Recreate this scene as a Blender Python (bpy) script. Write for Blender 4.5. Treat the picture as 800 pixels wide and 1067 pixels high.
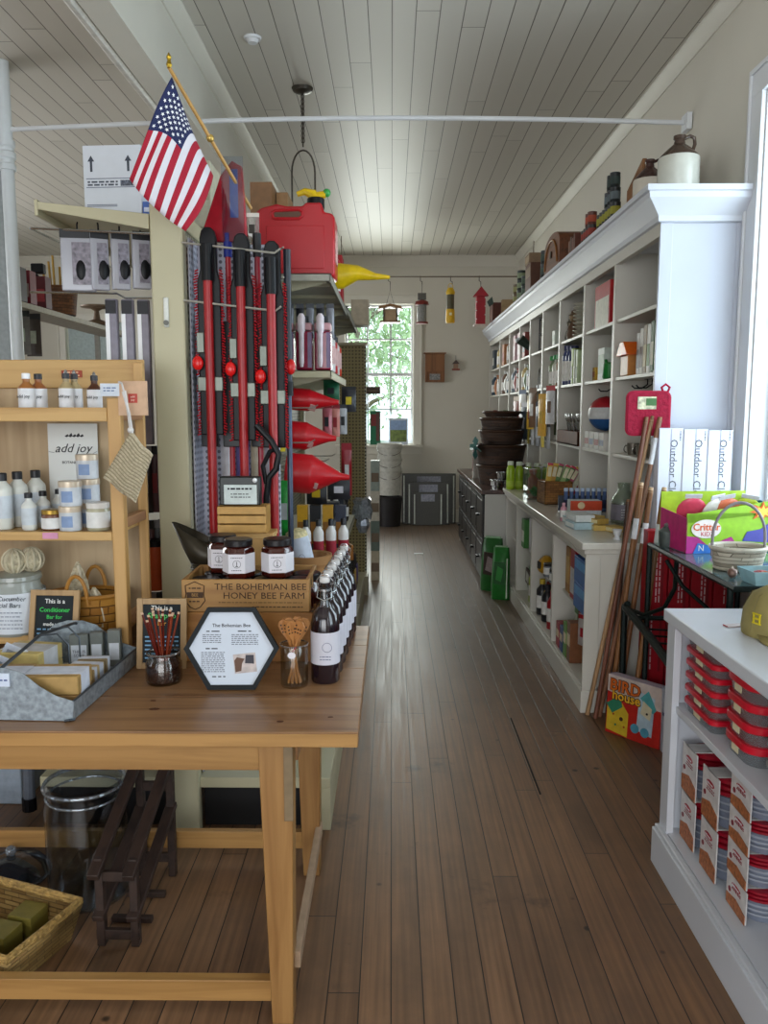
import bpy, math, random
from mathutils import Matrix, Vector, Euler
random.seed(7)
PI = math.pi
for o in list(bpy.data.objects): bpy.data.objects.remove(o)
SC = bpy.context.scene
COL = SC.collection

# ---------------------------------------------------------------- camera, world, lights, exposure
F, EYE = 850.0, 1.55
PITCH, YAW = math.atan(106/850), math.atan(8/850)
cam = bpy.data.cameras.new('camera'); camo = bpy.data.objects.new('camera', cam); COL.objects.link(camo)
cam.sensor_fit = 'HORIZONTAL'; cam.sensor_width = 36.0; cam.lens = 36.0*F/800.0
cam.clip_start = 0.02; cam.clip_end = 200
camo.location = (0, 0, EYE); camo.rotation_euler = (PI/2-PITCH, 0, YAW)
SC.camera = camo
SC.view_settings.view_transform = 'Standard'; SC.view_settings.look = 'None'
SC.view_settings.gamma = 1.0; SC.view_settings.use_curve_mapping = False
SC.view_settings.exposure = 0.12
w = bpy.data.worlds.new('sky'); SC.world = w; w.use_nodes = True
bg = w.node_tree.nodes['Background']; bg.inputs[0].default_value = (0.80, 0.90, 1.0, 1); bg.inputs[1].default_value = 3.0

def area(name, loc, rot, sx, sy, power, col):
    l = bpy.data.lights.new(name, 'AREA'); l.shape = 'RECTANGLE'; l.size = sx; l.size_y = sy
    l.energy = power; l.color = col
    o = bpy.data.objects.new(name, l); COL.objects.link(o); o.location = loc; o.rotation_euler = rot
    return o
DAY = (0.80, 0.90, 1.0)
area('daylight_right', (2.15, 3.3, 2.0), (0, PI/2, 0), 2.2, 1.5, 46, DAY)          # outside the right window
area('daylight_right_front', (2.15, 0.6, 2.0), (0, PI/2, 0), 2.2, 1.5, 40, DAY)
area('daylight_back', (-0.2, 11.9, 2.1), (-PI/2, 0, 0), 1.1, 2.0, 120, (1.0, 0.98, 0.93))
area('daylight_left', (-5.95, 6.9, 2.0), (0, -PI/2, 0), 2.0, 3.2, 70, (1.0, 0.96, 0.9))
area('daylight_street', (-0.8, -3.6, 1.7), (PI/2, 0, 0), 4.0, 2.4, 95, (1.0, 0.965, 0.91))

# ---------------------------------------------------------------- pixel/world helper (camera model of the photo)
def ray(px, py):
    xc = (px-400)/F; yc = (533.5-py)/F
    y = math.cos(PITCH)+yc*math.sin(PITCH); u = -math.sin(PITCH)+yc*math.cos(PITCH)
    c, s = math.cos(YAW), math.sin(YAW)
    return (xc*c-y*s, xc*s+y*c, u)
def P(px, py, x=None, y=None, z=None):
    r = ray(px, py)
    t = x/r[0] if x is not None else (y/r[1] if y is not None else (z-EYE)/r[2])
    return Vector((r[0]*t, r[1]*t, EYE+r[2]*t))

# ---------------------------------------------------------------- materials
def lin(h):
    h = h.lstrip('#'); v = [int(h[i:i+2], 16)/255 for i in (0, 2, 4)]
    return tuple(c/12.92 if c <= .04045 else ((c+.055)/1.055)**2.4 for c in v)
_M = {}
def mat(h, rough=.5, metal=0.0, var=.12, scale=30, spec=.4, emit=0, bump=0, alpha=None):
    k = (h, rough, metal, var, scale, spec, emit, bump, alpha)
    if k in _M: return _M[k]
    m = bpy.data.materials.new('m_'+h.lstrip('#')); m.use_nodes = True
    nt = m.node_tree; b = nt.nodes['Principled BSDF']
    c = lin(h)
    tc = nt.nodes.new('ShaderNodeTexCoord'); n = nt.nodes.new('ShaderNodeTexNoise'); n.inputs['Scale'].default_value = scale
    n.inputs['Detail'].default_value = 3
    nt.links.new(tc.outputs['Object'], n.inputs['Vector'])
    r = nt.nodes.new('ShaderNodeValToRGB'); r.color_ramp.elements[0].position = .3; r.color_ramp.elements[1].position = .7
    r.color_ramp.elements[0].color = tuple(x*(1-var) for x in c)+(1,); r.color_ramp.elements[1].color = tuple(min(1, x*(1+var)) for x in c)+(1,)
    nt.links.new(n.outputs['Fac'], r.inputs['Fac']); nt.links.new(r.outputs[0], b.inputs['Base Color'])
    b.inputs['Roughness'].default_value = rough; b.inputs['Metallic'].default_value = metal
    b.inputs['Specular IOR Level'].default_value = spec
    if bump:
        bp = nt.nodes.new('ShaderNodeBump'); bp.inputs['Strength'].default_value = bump; bp.inputs['Distance'].default_value = .01
        nt.links.new(n.outputs['Fac'], bp.inputs['Height']); nt.links.new(bp.outputs[0], b.inputs['Normal'])
    if alpha is not None: b.inputs['Alpha'].default_value = alpha
    _M[k] = m; return m
def glass(h='#eef4f2', fac=.16, rough=.03, haze=0.0):
    k = ('glass', h, fac, rough, haze)
    if k in _M: return _M[k]
    m = bpy.data.materials.new('glass'); m.use_nodes = True; nt = m.node_tree; nt.nodes.clear()
    out = nt.nodes.new('ShaderNodeOutputMaterial'); mx = nt.nodes.new('ShaderNodeMixShader')
    t = nt.nodes.new('ShaderNodeBsdfTransparent'); t.inputs[0].default_value = lin(h)+(1,)
    g = nt.nodes.new('ShaderNodeBsdfGlossy'); g.inputs['Roughness'].default_value = rough
    lw = nt.nodes.new('ShaderNodeLayerWeight'); lw.inputs[0].default_value = .5
    pw_ = nt.nodes.new('ShaderNodeMath'); pw_.operation = 'POWER'; pw_.inputs[1].default_value = 3.0; nt.links.new(lw.outputs['Facing'], pw_.inputs[0])
    mt = nt.nodes.new('ShaderNodeMath'); mt.operation = 'MULTIPLY_ADD'; mt.inputs[1].default_value = .55; mt.inputs[2].default_value = fac*.25
    nt.links.new(pw_.outputs[0], mt.inputs[0]); nt.links.new(mt.outputs[0], mx.inputs[0])
    nt.links.new(t.outputs[0], mx.inputs[1]); nt.links.new(g.outputs[0], mx.inputs[2])
    if haze:
        d = nt.nodes.new('ShaderNodeBsdfDiffuse'); d.inputs[0].default_value = lin(h)+(1,)
        m2 = nt.nodes.new('ShaderNodeMixShader'); m2.inputs[0].default_value = haze
        nt.links.new(mx.outputs[0], m2.inputs[1]); nt.links.new(d.outputs[0], m2.inputs[2]); nt.links.new(m2.outputs[0], out.inputs[0])
    else: nt.links.new(mx.outputs[0], out.inputs[0])
    _M[k] = m; return m
def ramp(nt, src, stops):
    r = nt.nodes.new('ShaderNodeValToRGB'); e = r.color_ramp.elements
    while len(e) < len(stops): e.new(.5)
    for i, (p, c) in enumerate(stops): e[i].position = p; e[i].color = (c if isinstance(c, tuple) else lin(c))+(1,)
    nt.links.new(src, r.inputs[0]); return r.outputs[0]
def mixc(nt, a, b, fac, mode='MIX'):
    m = nt.nodes.new('ShaderNodeMix'); m.data_type = 'RGBA'; m.blend_type = mode
    for s, v in ((0, fac), (6, a), (7, b)):
        if hasattr(v, 'links'): nt.links.new(v, m.inputs[s])
        else: m.inputs[s].default_value = v if s == 0 else tuple(v)+(1,)
    return m.outputs[2]
def wood(h1, h2, axis=0, scale=6, rough=.5, knots=True, obj=True):
    """grain running along local axis"""
    k = ('wood', h1, h2, axis, scale, rough, knots)
    if k in _M: return _M[k]
    m = bpy.data.materials.new('wood'); m.use_nodes = True; nt = m.node_tree; b = nt.nodes['Principled BSDF']
    tc = nt.nodes.new('ShaderNodeTexCoord'); mp = nt.nodes.new('ShaderNodeMapping')
    s = [scale*6]*3; s[axis] = scale*.35; mp.inputs['Scale'].default_value = s
    nt.links.new(tc.outputs['Object'], mp.inputs[0])
    n = nt.nodes.new('ShaderNodeTexNoise'); n.inputs['Scale'].default_value = 1.0; n.inputs['Detail'].default_value = 5; n.inputs['Distortion'].default_value = .6
    nt.links.new(mp.outputs[0], n.inputs['Vector'])
    c = ramp(nt, n.outputs['Fac'], [(.3, h2), (.55, h1), (.75, h1)])
    if knots:
        mp2 = nt.nodes.new('ShaderNodeMapping'); s = [5.5]*3; s[axis] = 3.2; mp2.inputs['Scale'].default_value = s
        nt.links.new(tc.outputs['Object'], mp2.inputs[0])
        v = nt.nodes.new('ShaderNodeTexVoronoi'); v.inputs['Scale'].default_value = 1; nt.links.new(mp2.outputs[0], v.inputs['Vector'])
        kf = ramp(nt, v.outputs['Distance'], [(.045, (1., 1., 1.)), (.10, (0., 0., 0.))])
        c = mixc(nt, c, lin('#4a2410'), kf)
    nt.links.new(c, b.inputs['Base Color']); b.inputs['Roughness'].default_value = rough
    _M[k] = m; return m
def planks(name, cols, width, length, seam, seamw, rough, bump=.3, dirt=None, spec=.4, rvar=False):
    """world-space boards running along Y"""
    m = bpy.data.materials.new(name); m.use_nodes = True; nt = m.node_tree; b = nt.nodes['Principled BSDF']
    g = nt.nodes.new('ShaderNodeNewGeometry'); sx = nt.nodes.new('ShaderNodeSeparateXYZ'); cb = nt.nodes.new('ShaderNodeCombineXYZ')
    nt.links.new(g.outputs['Position'], sx.inputs[0])
    def mth(op, a, bb=None):
        q = nt.nodes.new('ShaderNodeMath'); q.operation = op
        for i_, v_ in enumerate((a, bb)):
            if v_ is None: continue
            if hasattr(v_, 'links'): nt.links.new(v_, q.inputs[i_])
            else: q.inputs[i_].default_value = v_
        return q.outputs[0]
    row = mth('FLOOR', mth('DIVIDE', sx.outputs[0], width)); wn = nt.nodes.new('ShaderNodeTexWhiteNoise'); wn.noise_dimensions = '1D'; nt.links.new(row, wn.inputs['W'])
    nt.links.new(mth('ADD', sx.outputs[1], mth('MULTIPLY', wn.outputs['Value'], length*3.0)), cb.inputs[0]); nt.links.new(sx.outputs[0], cb.inputs[1])
    br = nt.nodes.new('ShaderNodeTexBrick'); nt.links.new(cb.outputs[0], br.inputs['Vector'])
    br.offset = 0; br.offset_frequency = 1; br.squash = 1
    br.inputs['Scale'].default_value = 1; br.inputs['Brick Width'].default_value = length; br.inputs['Row Height'].default_value = width
    br.inputs['Mortar Size'].default_value = seamw; br.inputs['Mortar Smooth'].default_value = .3; br.inputs['Bias'].default_value = 0
    br.inputs['Color1'].default_value = lin(cols[0])+(1,); br.inputs['Color2'].default_value = lin(cols[1])+(1,); br.inputs['Mortar'].default_value = lin(seam)+(1,)
    c = br.outputs['Color']
    mp = nt.nodes.new('ShaderNodeMapping'); mp.inputs['Scale'].default_value = (1.2, 45, 1); nt.links.new(cb.outputs[0], mp.inputs[0])
    n = nt.nodes.new('ShaderNodeTexNoise'); n.inputs['Scale'].default_value = 1.5; n.inputs['Detail'].default_value = 5; nt.links.new(mp.outputs[0], n.inputs['Vector'])
    if dirt:
        gr = ramp(nt, n.outputs['Fac'], [(.3, (.62, .60, .58)), (.7, (1.15, 1.15, 1.15))]); c = mixc(nt, c, gr, 1.0, 'MULTIPLY')
        n2 = nt.nodes.new('ShaderNodeTexNoise'); n2.inputs['Scale'].default_value = 1.3; n2.inputs['Detail'].default_value = 6; n2.inputs['Roughness'].default_value = .65
        nt.links.new(cb.outputs[0], n2.inputs['Vector'])
        d = ramp(nt, n2.outputs['Fac'], [(.42, (0., 0., 0.)), (.66, (.6, .6, .6))]); c = mixc(nt, c, lin(dirt), d)
        n3 = nt.nodes.new('ShaderNodeTexNoise'); n3.inputs['Scale'].default_value = 2.3; n3.inputs['Detail'].default_value = 8; n3.inputs['Roughness'].default_value = .7; nt.links.new(g.outputs['Position'], n3.inputs['Vector'])
        c = mixc(nt, c, lin('#2b2420'), ramp(nt, n3.outputs['Fac'], [(.60, (0., 0., 0.)), (.70, (.75, .75, .75))]))
        v = nt.nodes.new('ShaderNodeTexVoronoi'); v.inputs['Scale'].default_value = 4.5; nt.links.new(cb.outputs[0], v.inputs['Vector'])
        kf = ramp(nt, v.outputs['Distance'], [(.04, (.9, .9, .9)), (.07, (0., 0., 0.))]); c = mixc(nt, c, lin('#1c120b'), kf)
        # floor colour blends towards grey further back, across its full width
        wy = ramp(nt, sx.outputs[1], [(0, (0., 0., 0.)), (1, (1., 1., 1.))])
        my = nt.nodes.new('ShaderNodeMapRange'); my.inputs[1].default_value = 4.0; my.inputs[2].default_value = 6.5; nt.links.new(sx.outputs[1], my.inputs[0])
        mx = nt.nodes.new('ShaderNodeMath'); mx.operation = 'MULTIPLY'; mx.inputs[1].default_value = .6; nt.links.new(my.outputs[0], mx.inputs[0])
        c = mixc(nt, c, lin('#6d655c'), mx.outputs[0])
        c = mixc(nt, c, lin(seam), br.outputs['Fac'])
    nt.links.new(c, b.inputs['Base Color'])
    b.inputs['Roughness'].default_value = rough; b.inputs['Specular IOR Level'].default_value = spec
    if rvar:
        rr = nt.nodes.new('ShaderNodeMapRange'); rr.inputs[3].default_value = rough-.12; rr.inputs[4].default_value = rough+.15
        nt.links.new(n.outputs['Fac'], rr.inputs[0]); nt.links.new(rr.outputs[0], b.inputs['Roughness'])
    bp = nt.nodes.new('ShaderNodeBump'); bp.invert = True; bp.inputs['Strength'].default_value = bump; bp.inputs['Distance'].default_value = .01
    nt.links.new(br.outputs['Fac'], bp.inputs['Height']); nt.links.new(bp.outputs[0], b.inputs['Normal'])
    return m
def weave(h1, h2, sx=60, sz=60, rough=.7, bump=.8):
    k = ('weave', h1, h2, sx, sz)
    if k in _M: return _M[k]
    m = bpy.data.materials.new('weave'); m.use_nodes = True; nt = m.node_tree; b = nt.nodes['Principled BSDF']
    tc = nt.nodes.new('ShaderNodeTexCoord'); s = nt.nodes.new('ShaderNodeSeparateXYZ'); nt.links.new(tc.outputs['Object'], s.inputs[0])
    at = nt.nodes.new('ShaderNodeMath'); at.operation = 'ADD'; nt.links.new(s.outputs[0], at.inputs[0]); nt.links.new(s.outputs[1], at.inputs[1])
    cb = nt.nodes.new('ShaderNodeCombineXYZ'); nt.links.new(at.outputs[0], cb.inputs[0]); nt.links.new(s.outputs[2], cb.inputs[1])
    br = nt.nodes.new('ShaderNodeTexBrick'); br.inputs['Scale'].default_value = 1; br.inputs['Brick Width'].default_value = 1/sx*2; br.inputs['Row Height'].default_value = 1/sz
    br.inputs['Mortar Size'].default_value = .1/sz; br.inputs['Mortar Smooth'].default_value = 1
    br.inputs['Color1'].default_value = lin(h1)+(1,); br.inputs['Color2'].default_value = lin(h2)+(1,); br.inputs['Mortar'].default_value = tuple(x*.35 for x in lin(h2))+(1,)
    nt.links.new(cb.outputs[0], br.inputs['Vector']); nt.links.new(br.outputs['Color'], b.inputs['Base Color'])
    bp = nt.nodes.new('ShaderNodeBump'); bp.invert = True; bp.inputs['Strength'].default_value = bump; bp.inputs['Distance'].default_value = .004
    nt.links.new(br.outputs['Fac'], bp.inputs['Height']); nt.links.new(bp.outputs[0], b.inputs['Normal'])
    b.inputs['Roughness'].default_value = rough
    _M[k] = m; return m
def perforated(h, pitch=.025, hole='#3a3833', r=.28):
    k = ('perf', h, pitch)
    if k in _M: return _M[k]
    m = bpy.data.materials.new('pegboard'); m.use_nodes = True; nt = m.node_tree; b = nt.nodes['Principled BSDF']
    tc = nt.nodes.new('ShaderNodeTexCoord'); v = nt.nodes.new('ShaderNodeTexVoronoi'); v.inputs['Randomness'].default_value = 0; v.inputs['Scale'].default_value = 1/pitch
    s = nt.nodes.new('ShaderNodeSeparateXYZ'); nt.links.new(tc.outputs['Object'], s.inputs[0])
    at = nt.nodes.new('ShaderNodeMath'); at.operation = 'ADD'; nt.links.new(s.outputs[0], at.inputs[0]); nt.links.new(s.outputs[1], at.inputs[1])
    cb = nt.nodes.new('ShaderNodeCombineXYZ'); nt.links.new(at.outputs[0], cb.inputs[0]); nt.links.new(s.outputs[2], cb.inputs[1])
    nt.links.new(cb.outputs[0], v.inputs['Vector'])
    c = ramp(nt, v.outputs['Distance'], [(r-.03, hole), (r+.03, h)])
    nt.links.new(c, b.inputs['Base Color']); b.inputs['Roughness'].default_value = .55
    _M[k] = m; return m

WHITE = mat('#d9dadd', .4, var=.03, scale=6); CREAM = mat('#bdbb9c', .45, var=.03, scale=4)
PAPER = mat('#e9e9ea', .8, var=.02); BLACK = mat('#141417', .45, spec=.2); CHROME = mat('#b9bbbd', .25, 1.0, var=.05)
INK = mat('#26262a', .7); RED = mat('#a3121f', .4, var=.06); DRED = mat('#7d0f1c', .45); DARK = mat('#2a2523', .6)
GREYM = mat('#8d8e8c', .4, .6)
def K(h, r=.5, **k): return mat(h, r, **k)

# ---------------------------------------------------------------- mesh builder
class MB:
    def __init__(s): s.v = []; s.f = []; s.mi = []; s.T = Matrix.Identity(4); s.m = 0
    def add(s, vs, fs):
        b = len(s.v); s.v += [tuple(s.T @ Vector(v)) for v in vs]
        s.f += [tuple(b+i for i in f) for f in fs]; s.mi += [s.m]*len(fs); return s
    def bx(s, x0, x1, y0, y1, z0, z1):
        return s.add([(x0,y0,z0),(x1,y0,z0),(x1,y1,z0),(x0,y1,z0),(x0,y0,z1),(x1,y0,z1),(x1,y1,z1),(x0,y1,z1)],
                     [(3,2,1,0),(4,5,6,7),(0,1,5,4),(1,2,6,5),(2,3,7,6),(3,0,4,7)])
    def c(s, cx, cy, cz, sx, sy, sz): return s.bx(cx-sx/2, cx+sx/2, cy-sy/2, cy+sy/2, cz-sz/2, cz+sz/2)
    def lathe(s, prof, c=(0,0,0), n=20, a0=0, sx=1, sy=1):
        vs = []; fs = []
        for r, z in prof:
            for i in range(n):
                a = a0+2*PI*i/n; vs.append((c[0]+r*math.cos(a)*sx, c[1]+r*math.sin(a)*sy, c[2]+z))
        for j in range(len(prof)-1):
            for i in range(n):
                k = (i+1) % n; fs.append((j*n+i, j*n+k, (j+1)*n+k, (j+1)*n+i))
        if prof[0][0] > 1e-4: fs.append(tuple(range(n-1, -1, -1)))
        if prof[-1][0] > 1e-4: fs.append(tuple(range((len(prof)-1)*n, len(prof)*n)))
        return s.add(vs, fs)
    def olathe(s, prof, c=(0,0,0), n=20, sx=1, sy=1):       # closed profile ring (hollow vessel)
        vs = []; fs = []; L = len(prof)
        for r, z in prof:
            for i in range(n):
                a = 2*PI*i/n; vs.append((c[0]+max(r, .0002)*math.cos(a)*sx, c[1]+max(r, .0002)*math.sin(a)*sy, c[2]+z))
        for j in range(L-1):
            for i in range(n):
                k = (i+1) % n; fs.append((j*n+i, j*n+k, (j+1)*n+k, (j+1)*n+i))
        return s.add(vs, fs)
    def tube(s, pts, r, n=8, closed=False, rs=None):
        pts = [Vector(p) for p in pts]; vs = []; fs = []; L = len(pts); up = None
        for i, p in enumerate(pts):
            a = pts[(i-1) % L] if (closed or i > 0) else p; b = pts[(i+1) % L] if (closed or i < L-1) else p
            t = (b-a).normalized()
            if up is None:
                up = t.cross(Vector((0,0,1)))
                if up.length < .1: up = t.cross(Vector((0,1,0)))
                up.normalize()
            up = (up-t*up.dot(t)).normalized(); w_ = t.cross(up); rr = rs[i] if rs else r
            for k in range(n):
                an = 2*PI*k/n; vs.append(p+up*math.cos(an)*rr+w_*math.sin(an)*rr)
        for j in range(L if closed else L-1):
            for k in range(n):
                k2 = (k+1) % n; j2 = (j+1) % L; fs.append((j*n+k, j*n+k2, j2*n+k2, j2*n+k))
        if not closed: fs.append(tuple(range(n-1, -1, -1))); fs.append(tuple(range((L-1)*n, L*n)))
        return s.add(vs, fs)
    def prism(s, poly, h0, h1, plane='xy'):
        f = {'xy': lambda a, b, h: (a, b, h), 'xz': lambda a, b, h: (a, h, b), 'yz': lambda a, b, h: (h, a, b)}[plane]
        n = len(poly); vs = [f(a, b, h0) for a, b in poly]+[f(a, b, h1) for a, b in poly]
        fs = [tuple(range(n-1, -1, -1)), tuple(range(n, 2*n))]+[(i, (i+1) % n, n+(i+1) % n, n+i) for i in range(n)]
        return s.add(vs, fs)
    def sphere(s, c, r, n=14, sz=1.0, sx=1.0, sy=1.0):
        return s.lathe([(max(r*math.sin(PI*j/8), 0), -r*sz*math.cos(PI*j/8)) for j in range(9)], c, n, sx=sx, sy=sy)
    def build(s, name, parent, mats, bevel=0, ang=35, label=None, sub=0):
        me = bpy.data.meshes.new(name); me.from_pydata(s.v, [], s.f)
        if not isinstance(mats, (list, tuple)): mats = [mats]
        for m in mats: me.materials.append(m)
        for p, i in zip(me.polygons, s.mi): p.material_index = i; p.use_smooth = True
        import bmesh
        bm = bmesh.new(); bm.from_mesh(me); bmesh.ops.recalc_face_normals(bm, faces=bm.faces); bm.to_mesh(me); bm.free()
        me.set_sharp_from_angle(angle=math.radians(ang)); me.update()
        o = bpy.data.objects.new(name, me); COL.objects.link(o)
        if parent: o.parent = parent
        if bevel:
            b = o.modifiers.new('bevel', 'BEVEL'); b.width = bevel; b.segments = 2; b.limit_method = 'ANGLE'; b.angle_limit = math.radians(40); b.harden_normals = False
        if label: o['label'] = label
        return o
def Rz(a): return Matrix.Rotation(a, 4, 'Z')
def Rx(a): return Matrix.Rotation(a, 4, 'X')
def Ry(a): return Matrix.Rotation(a, 4, 'Y')
def Tr(*v): return Matrix.Translation(v)
def thing(name, label, cat, loc=(0,0,0), rz=0, group=None):
    o = bpy.data.objects.new(name, None); COL.objects.link(o); o.empty_display_size = .05
    o.location = loc; o.rotation_euler = (0, 0, rz) if not isinstance(rz, tuple) else rz
    return tag(o, label, cat, group)
def tag(o, label, cat, group=None, kind=None):
    o['label'] = label; o['category'] = cat
    if group: o['group'] = group
    if kind: o['kind'] = kind
    return o
def struct(o): o['kind'] = 'structure'; return o
def clone(root, loc, label=None, rz=None, group=None):
    r = root.copy(); COL.objects.link(r); r.location = loc
    if rz is not None: r.rotation_euler = (0, 0, rz)
    if label: r['label'] = label
    if group: r['group'] = group
    for ch in list(root.children):
        c = ch.copy(); COL.objects.link(c); c.parent = r
        for g in list(ch.children):
            d = g.copy(); COL.objects.link(d); d.parent = c
    return r
def text(s, size, m, parent, loc, rot=(PI/2, 0, 0), name='lettering', align='CENTER', sx=1.0, ext=.0004, sp=1.0, off=0, shear=0):
    cu = bpy.data.curves.new(name, 'FONT'); cu.body = s; cu.size = size; cu.align_x = align; cu.align_y = 'CENTER'
    cu.extrude = ext; cu.space_line = sp; cu.resolution_u = 2; cu.offset = off; cu.shear = shear
    t = bpy.data.objects.new('tmp', cu); COL.objects.link(t)
    me = bpy.data.meshes.new_from_object(t.evaluated_get(bpy.context.evaluated_depsgraph_get()))
    bpy.data.objects.remove(t); me.materials.clear(); me.materials.append(m)
    o = bpy.data.objects.new(name, me); COL.objects.link(o)
    if parent: o.parent = parent
    o.location = loc; o.rotation_euler = rot; o.scale = (sx, 1, 1)
    return o
def greek(parent, x0, x1, zs, m, y, h=.0022, name='printed_lines', seed=1, plane='xz', wl=.012):
    """rows of small word-like dashes where the photo's print is too small to read"""
    rn = random.Random(seed); b = MB()
    for z in zs:
        x = x0
        while x < x1-wl*.3:
            w_ = min(rn.uniform(.35, 1.2)*wl, x1-x)
            if plane == 'xz': b.bx(x, x+w_, y-.0004, y, z, z+h)
            elif plane == 'col': b.bx(z, z+h, y-.0004, y, x, x+w_)
            else: b.bx(y-.0004, y, x, x+w_, z, z+h)
            x += w_+wl*.25
    return b.build(name, parent, m)
FRONT = (PI/2, 0, 0); AISLE = (PI/2, 0, -PI/2)
ORD = ['nearest', 'second nearest', 'third nearest', 'fourth nearest', 'fifth nearest', 'sixth nearest', 'seventh nearest', 'eighth nearest', 'ninth nearest', 'tenth nearest', 'eleventh nearest', 'twelfth nearest']
LFT = ['leftmost', 'second from the left', 'third from the left', 'fourth from the left', 'fifth from the left', 'sixth from the left', 'seventh from the left', 'eighth from the left', 'ninth from the left', 'tenth from the left']

# ---------------------------------------------------------------- generic small goods
def carton(label, cat, loc, w_, d, h, col, rz=0, group=None, name='carton', band=None, words=None, face='x', tcol=None, tsize=None, bev=.0015, tilt=None):
    """box with its base centre at loc; printed band and words on the face towards -x or -y"""
    t = thing(name, label, cat, loc, rz if tilt is None else (tilt[0], tilt[1], rz), group)
    MB().bx(-w_/2, w_/2, -d/2, d/2, 0, h).build('box_body', t, K(col, .5), bev)
    if band:
        b = MB()
        if face == 'x': b.bx(-w_/2-.0012, -w_/2+.001, -d/2*.86, d/2*.86, h*band[1], h*band[2])
        else: b.bx(-w_/2*.86, w_/2*.86, -d/2-.0012, -d/2+.001, h*band[1], h*band[2])
        b.build('printed_panel', t, K(band[0], .5))
    if words:
        text(words, tsize or h*.16, K(tcol or '#222222', .6), t, (-w_/2-.0022, 0, h*.5) if face == 'x' else (0, -d/2-.0022, h*.5), AISLE if face == 'x' else FRONT)
    return t
def bottle(label, loc, r, h, col, cap='#eeeeee', lab=None, group=None, name='bottle', neck=.4, shoulder=.72, cat='bottle', n=16, capr=None, clear=False, labcol='#eceae6', pump=False):
    t = thing(name, label, cat, loc, 0, group)
    nr = r*neck; m = glass(col, .2) if clear else K(col, .3, var=.05, spec=.5)
    MB().lathe([(r*.9, 0), (r, h*.03), (r, h*shoulder*.95), (r*.93, h*shoulder), (nr*1.1, h*(shoulder+.1)), (nr, h*(shoulder+.13)), (nr, h*.9)], n=n).build('bottle_body', t, m)
    cr = capr or nr*1.25
    c = MB().lathe([(cr, h*.86), (cr, h*.985), (cr*.85, h)], n=n)
    if pump: c.lathe([(cr*.4, h), (cr*.4, h*1.1)], n=8).c(-cr*.9, 0, h*1.12, cr*3, cr*.9, h*.05)
    c.build('cap', t, K(cap, .4))
    if lab:
        MB().olathe([(r*1.012, h*lab[0]), (r*1.012, h*lab[1]), (r*1.004, h*lab[1]), (r*1.004, h*lab[0]), (r*1.012, h*lab[0])], n=n).build('paper_label', t, K(labcol, .7))
    return t
def jar(label, loc, r, h, col, lid, lab=None, group=None, name='jar', n=18, clear=False, lidh=.2, labcol='#e9e7e4', cat='jar'):
    t = thing(name, label, cat, loc, 0, group)
    m = glass(col, .2) if clear else K(col, .25, var=.06, spec=.6)
    MB().lathe([(r*.92, 0), (r, h*.06), (r, h*(.9-lidh)), (r*.9, h*(1-lidh))], n=n).build('jar_body', t, m)
    MB().lathe([(r*.98, h*(1-lidh)), (r*.98, h*.98), (r*.93, h)], n=n).build('lid', t, lid if not isinstance(lid, str) else K(lid, .35))
    if lab: MB().olathe([(r*1.012, h*lab[0]), (r*1.012, h*lab[1]), (r*1.004, h*lab[1]), (r*1.004, h*lab[0]), (r*1.012, h*lab[0])], n=n).build('paper_label', t, K(labcol, .7))
    return t
def can(label, loc, r, h, col, band, group=None, name='food_can'):
    t = thing(name, label, 'can', loc, 0, group)
    MB().lathe([(r, 0), (r*1.02, h*.02), (r*.99, h*.05), (r*.99, h*.95), (r*1.02, h*.98), (r*.95, h), (r*.9, h*.97)], n=16).build('can_body', t, K(col, .4))
    MB().olathe([(r*1.01, h*.22), (r*1.01, h*.72), (r, h*.72), (r, h*.22), (r*1.01, h*.22)], n=16).build('paper_label', t, K(band, .6))
    return t
def basket_shell(b, r0, r1, h, sx=1, sy=1, n=28, th=.012):
    return b.olathe([(.0, th), (r0-th, th), (r1-th, h), (r1, h), (r0, 0), (0, 0)], n=n, sx=sx, sy=sy)
def rim(b, r, z, t=.008, sx=1, sy=1, n=28):
    return b.tube([(r*math.cos(2*PI*i/n)*sx, r*math.sin(2*PI*i/n)*sy, z) for i in range(n)], t, 6, closed=True)
def arc(c, rx, rz_, a0, a1, n=14, plane='xz'):
    pts = []
    for i in range(n+1):
        a = a0+(a1-a0)*i/n; u = rx*math.cos(a); v = rz_*math.sin(a)
        pts.append((c[0]+u, c[1], c[2]+v) if plane == 'xz' else (c[0], c[1]+u, c[2]+v))
    return pts
def packet(label, cat, loc, w_, h, col, rz=0, group=None, name='hanging_packet', th=.02, head=None, lean=0, stripe=None):
    """soft bag with a card header, hanging: top centre at loc"""
    t = thing(name, label, cat, loc, (lean, 0, rz), group)
    pr = [(-w_/2, 0), (-w_/2*.96, -h*.5), (-w_/2, -h), (w_/2, -h), (w_/2*.96, -h*.5), (w_/2, 0)]
    b = MB(); vs = []; fs = []; N = 6
    for j in range(N+1):
        z = -h*.12-(h*.88)*j/N; d = th*math.sin(PI*(j+.15)/(N+.6))/2+.001
        for x in (-w_/2, -w_/4, w_/4, w_/2): vs.append((x, -d if abs(x) < w_/2 else 0, z))
        for x in (w_/4, -w_/4): vs.append((x, d, z))
    for j in range(N):
        for k in range(6):
            k2 = (k+1) % 6; fs.append((j*6+k, j*6+k2, (j+1)*6+k2, (j+1)*6+k))
    fs.append((0, 1, 2, 3, 4, 5)); fs.append(tuple(N*6+k for k in range(6)))
    b.add(vs, fs).build('bag', t, K(col, .35) if isinstance(col, str) else col)
    MB().c(0, 0, -h*.06, w_, .002, h*.14).build('header_card', t, K(head or '#222222', .6))
    if stripe: MB().c(0, -th*.42-.003, -h*.55, w_*.4, .003, h*.3).build('printed_panel', t, K(stripe, .6))
    return t
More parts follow.
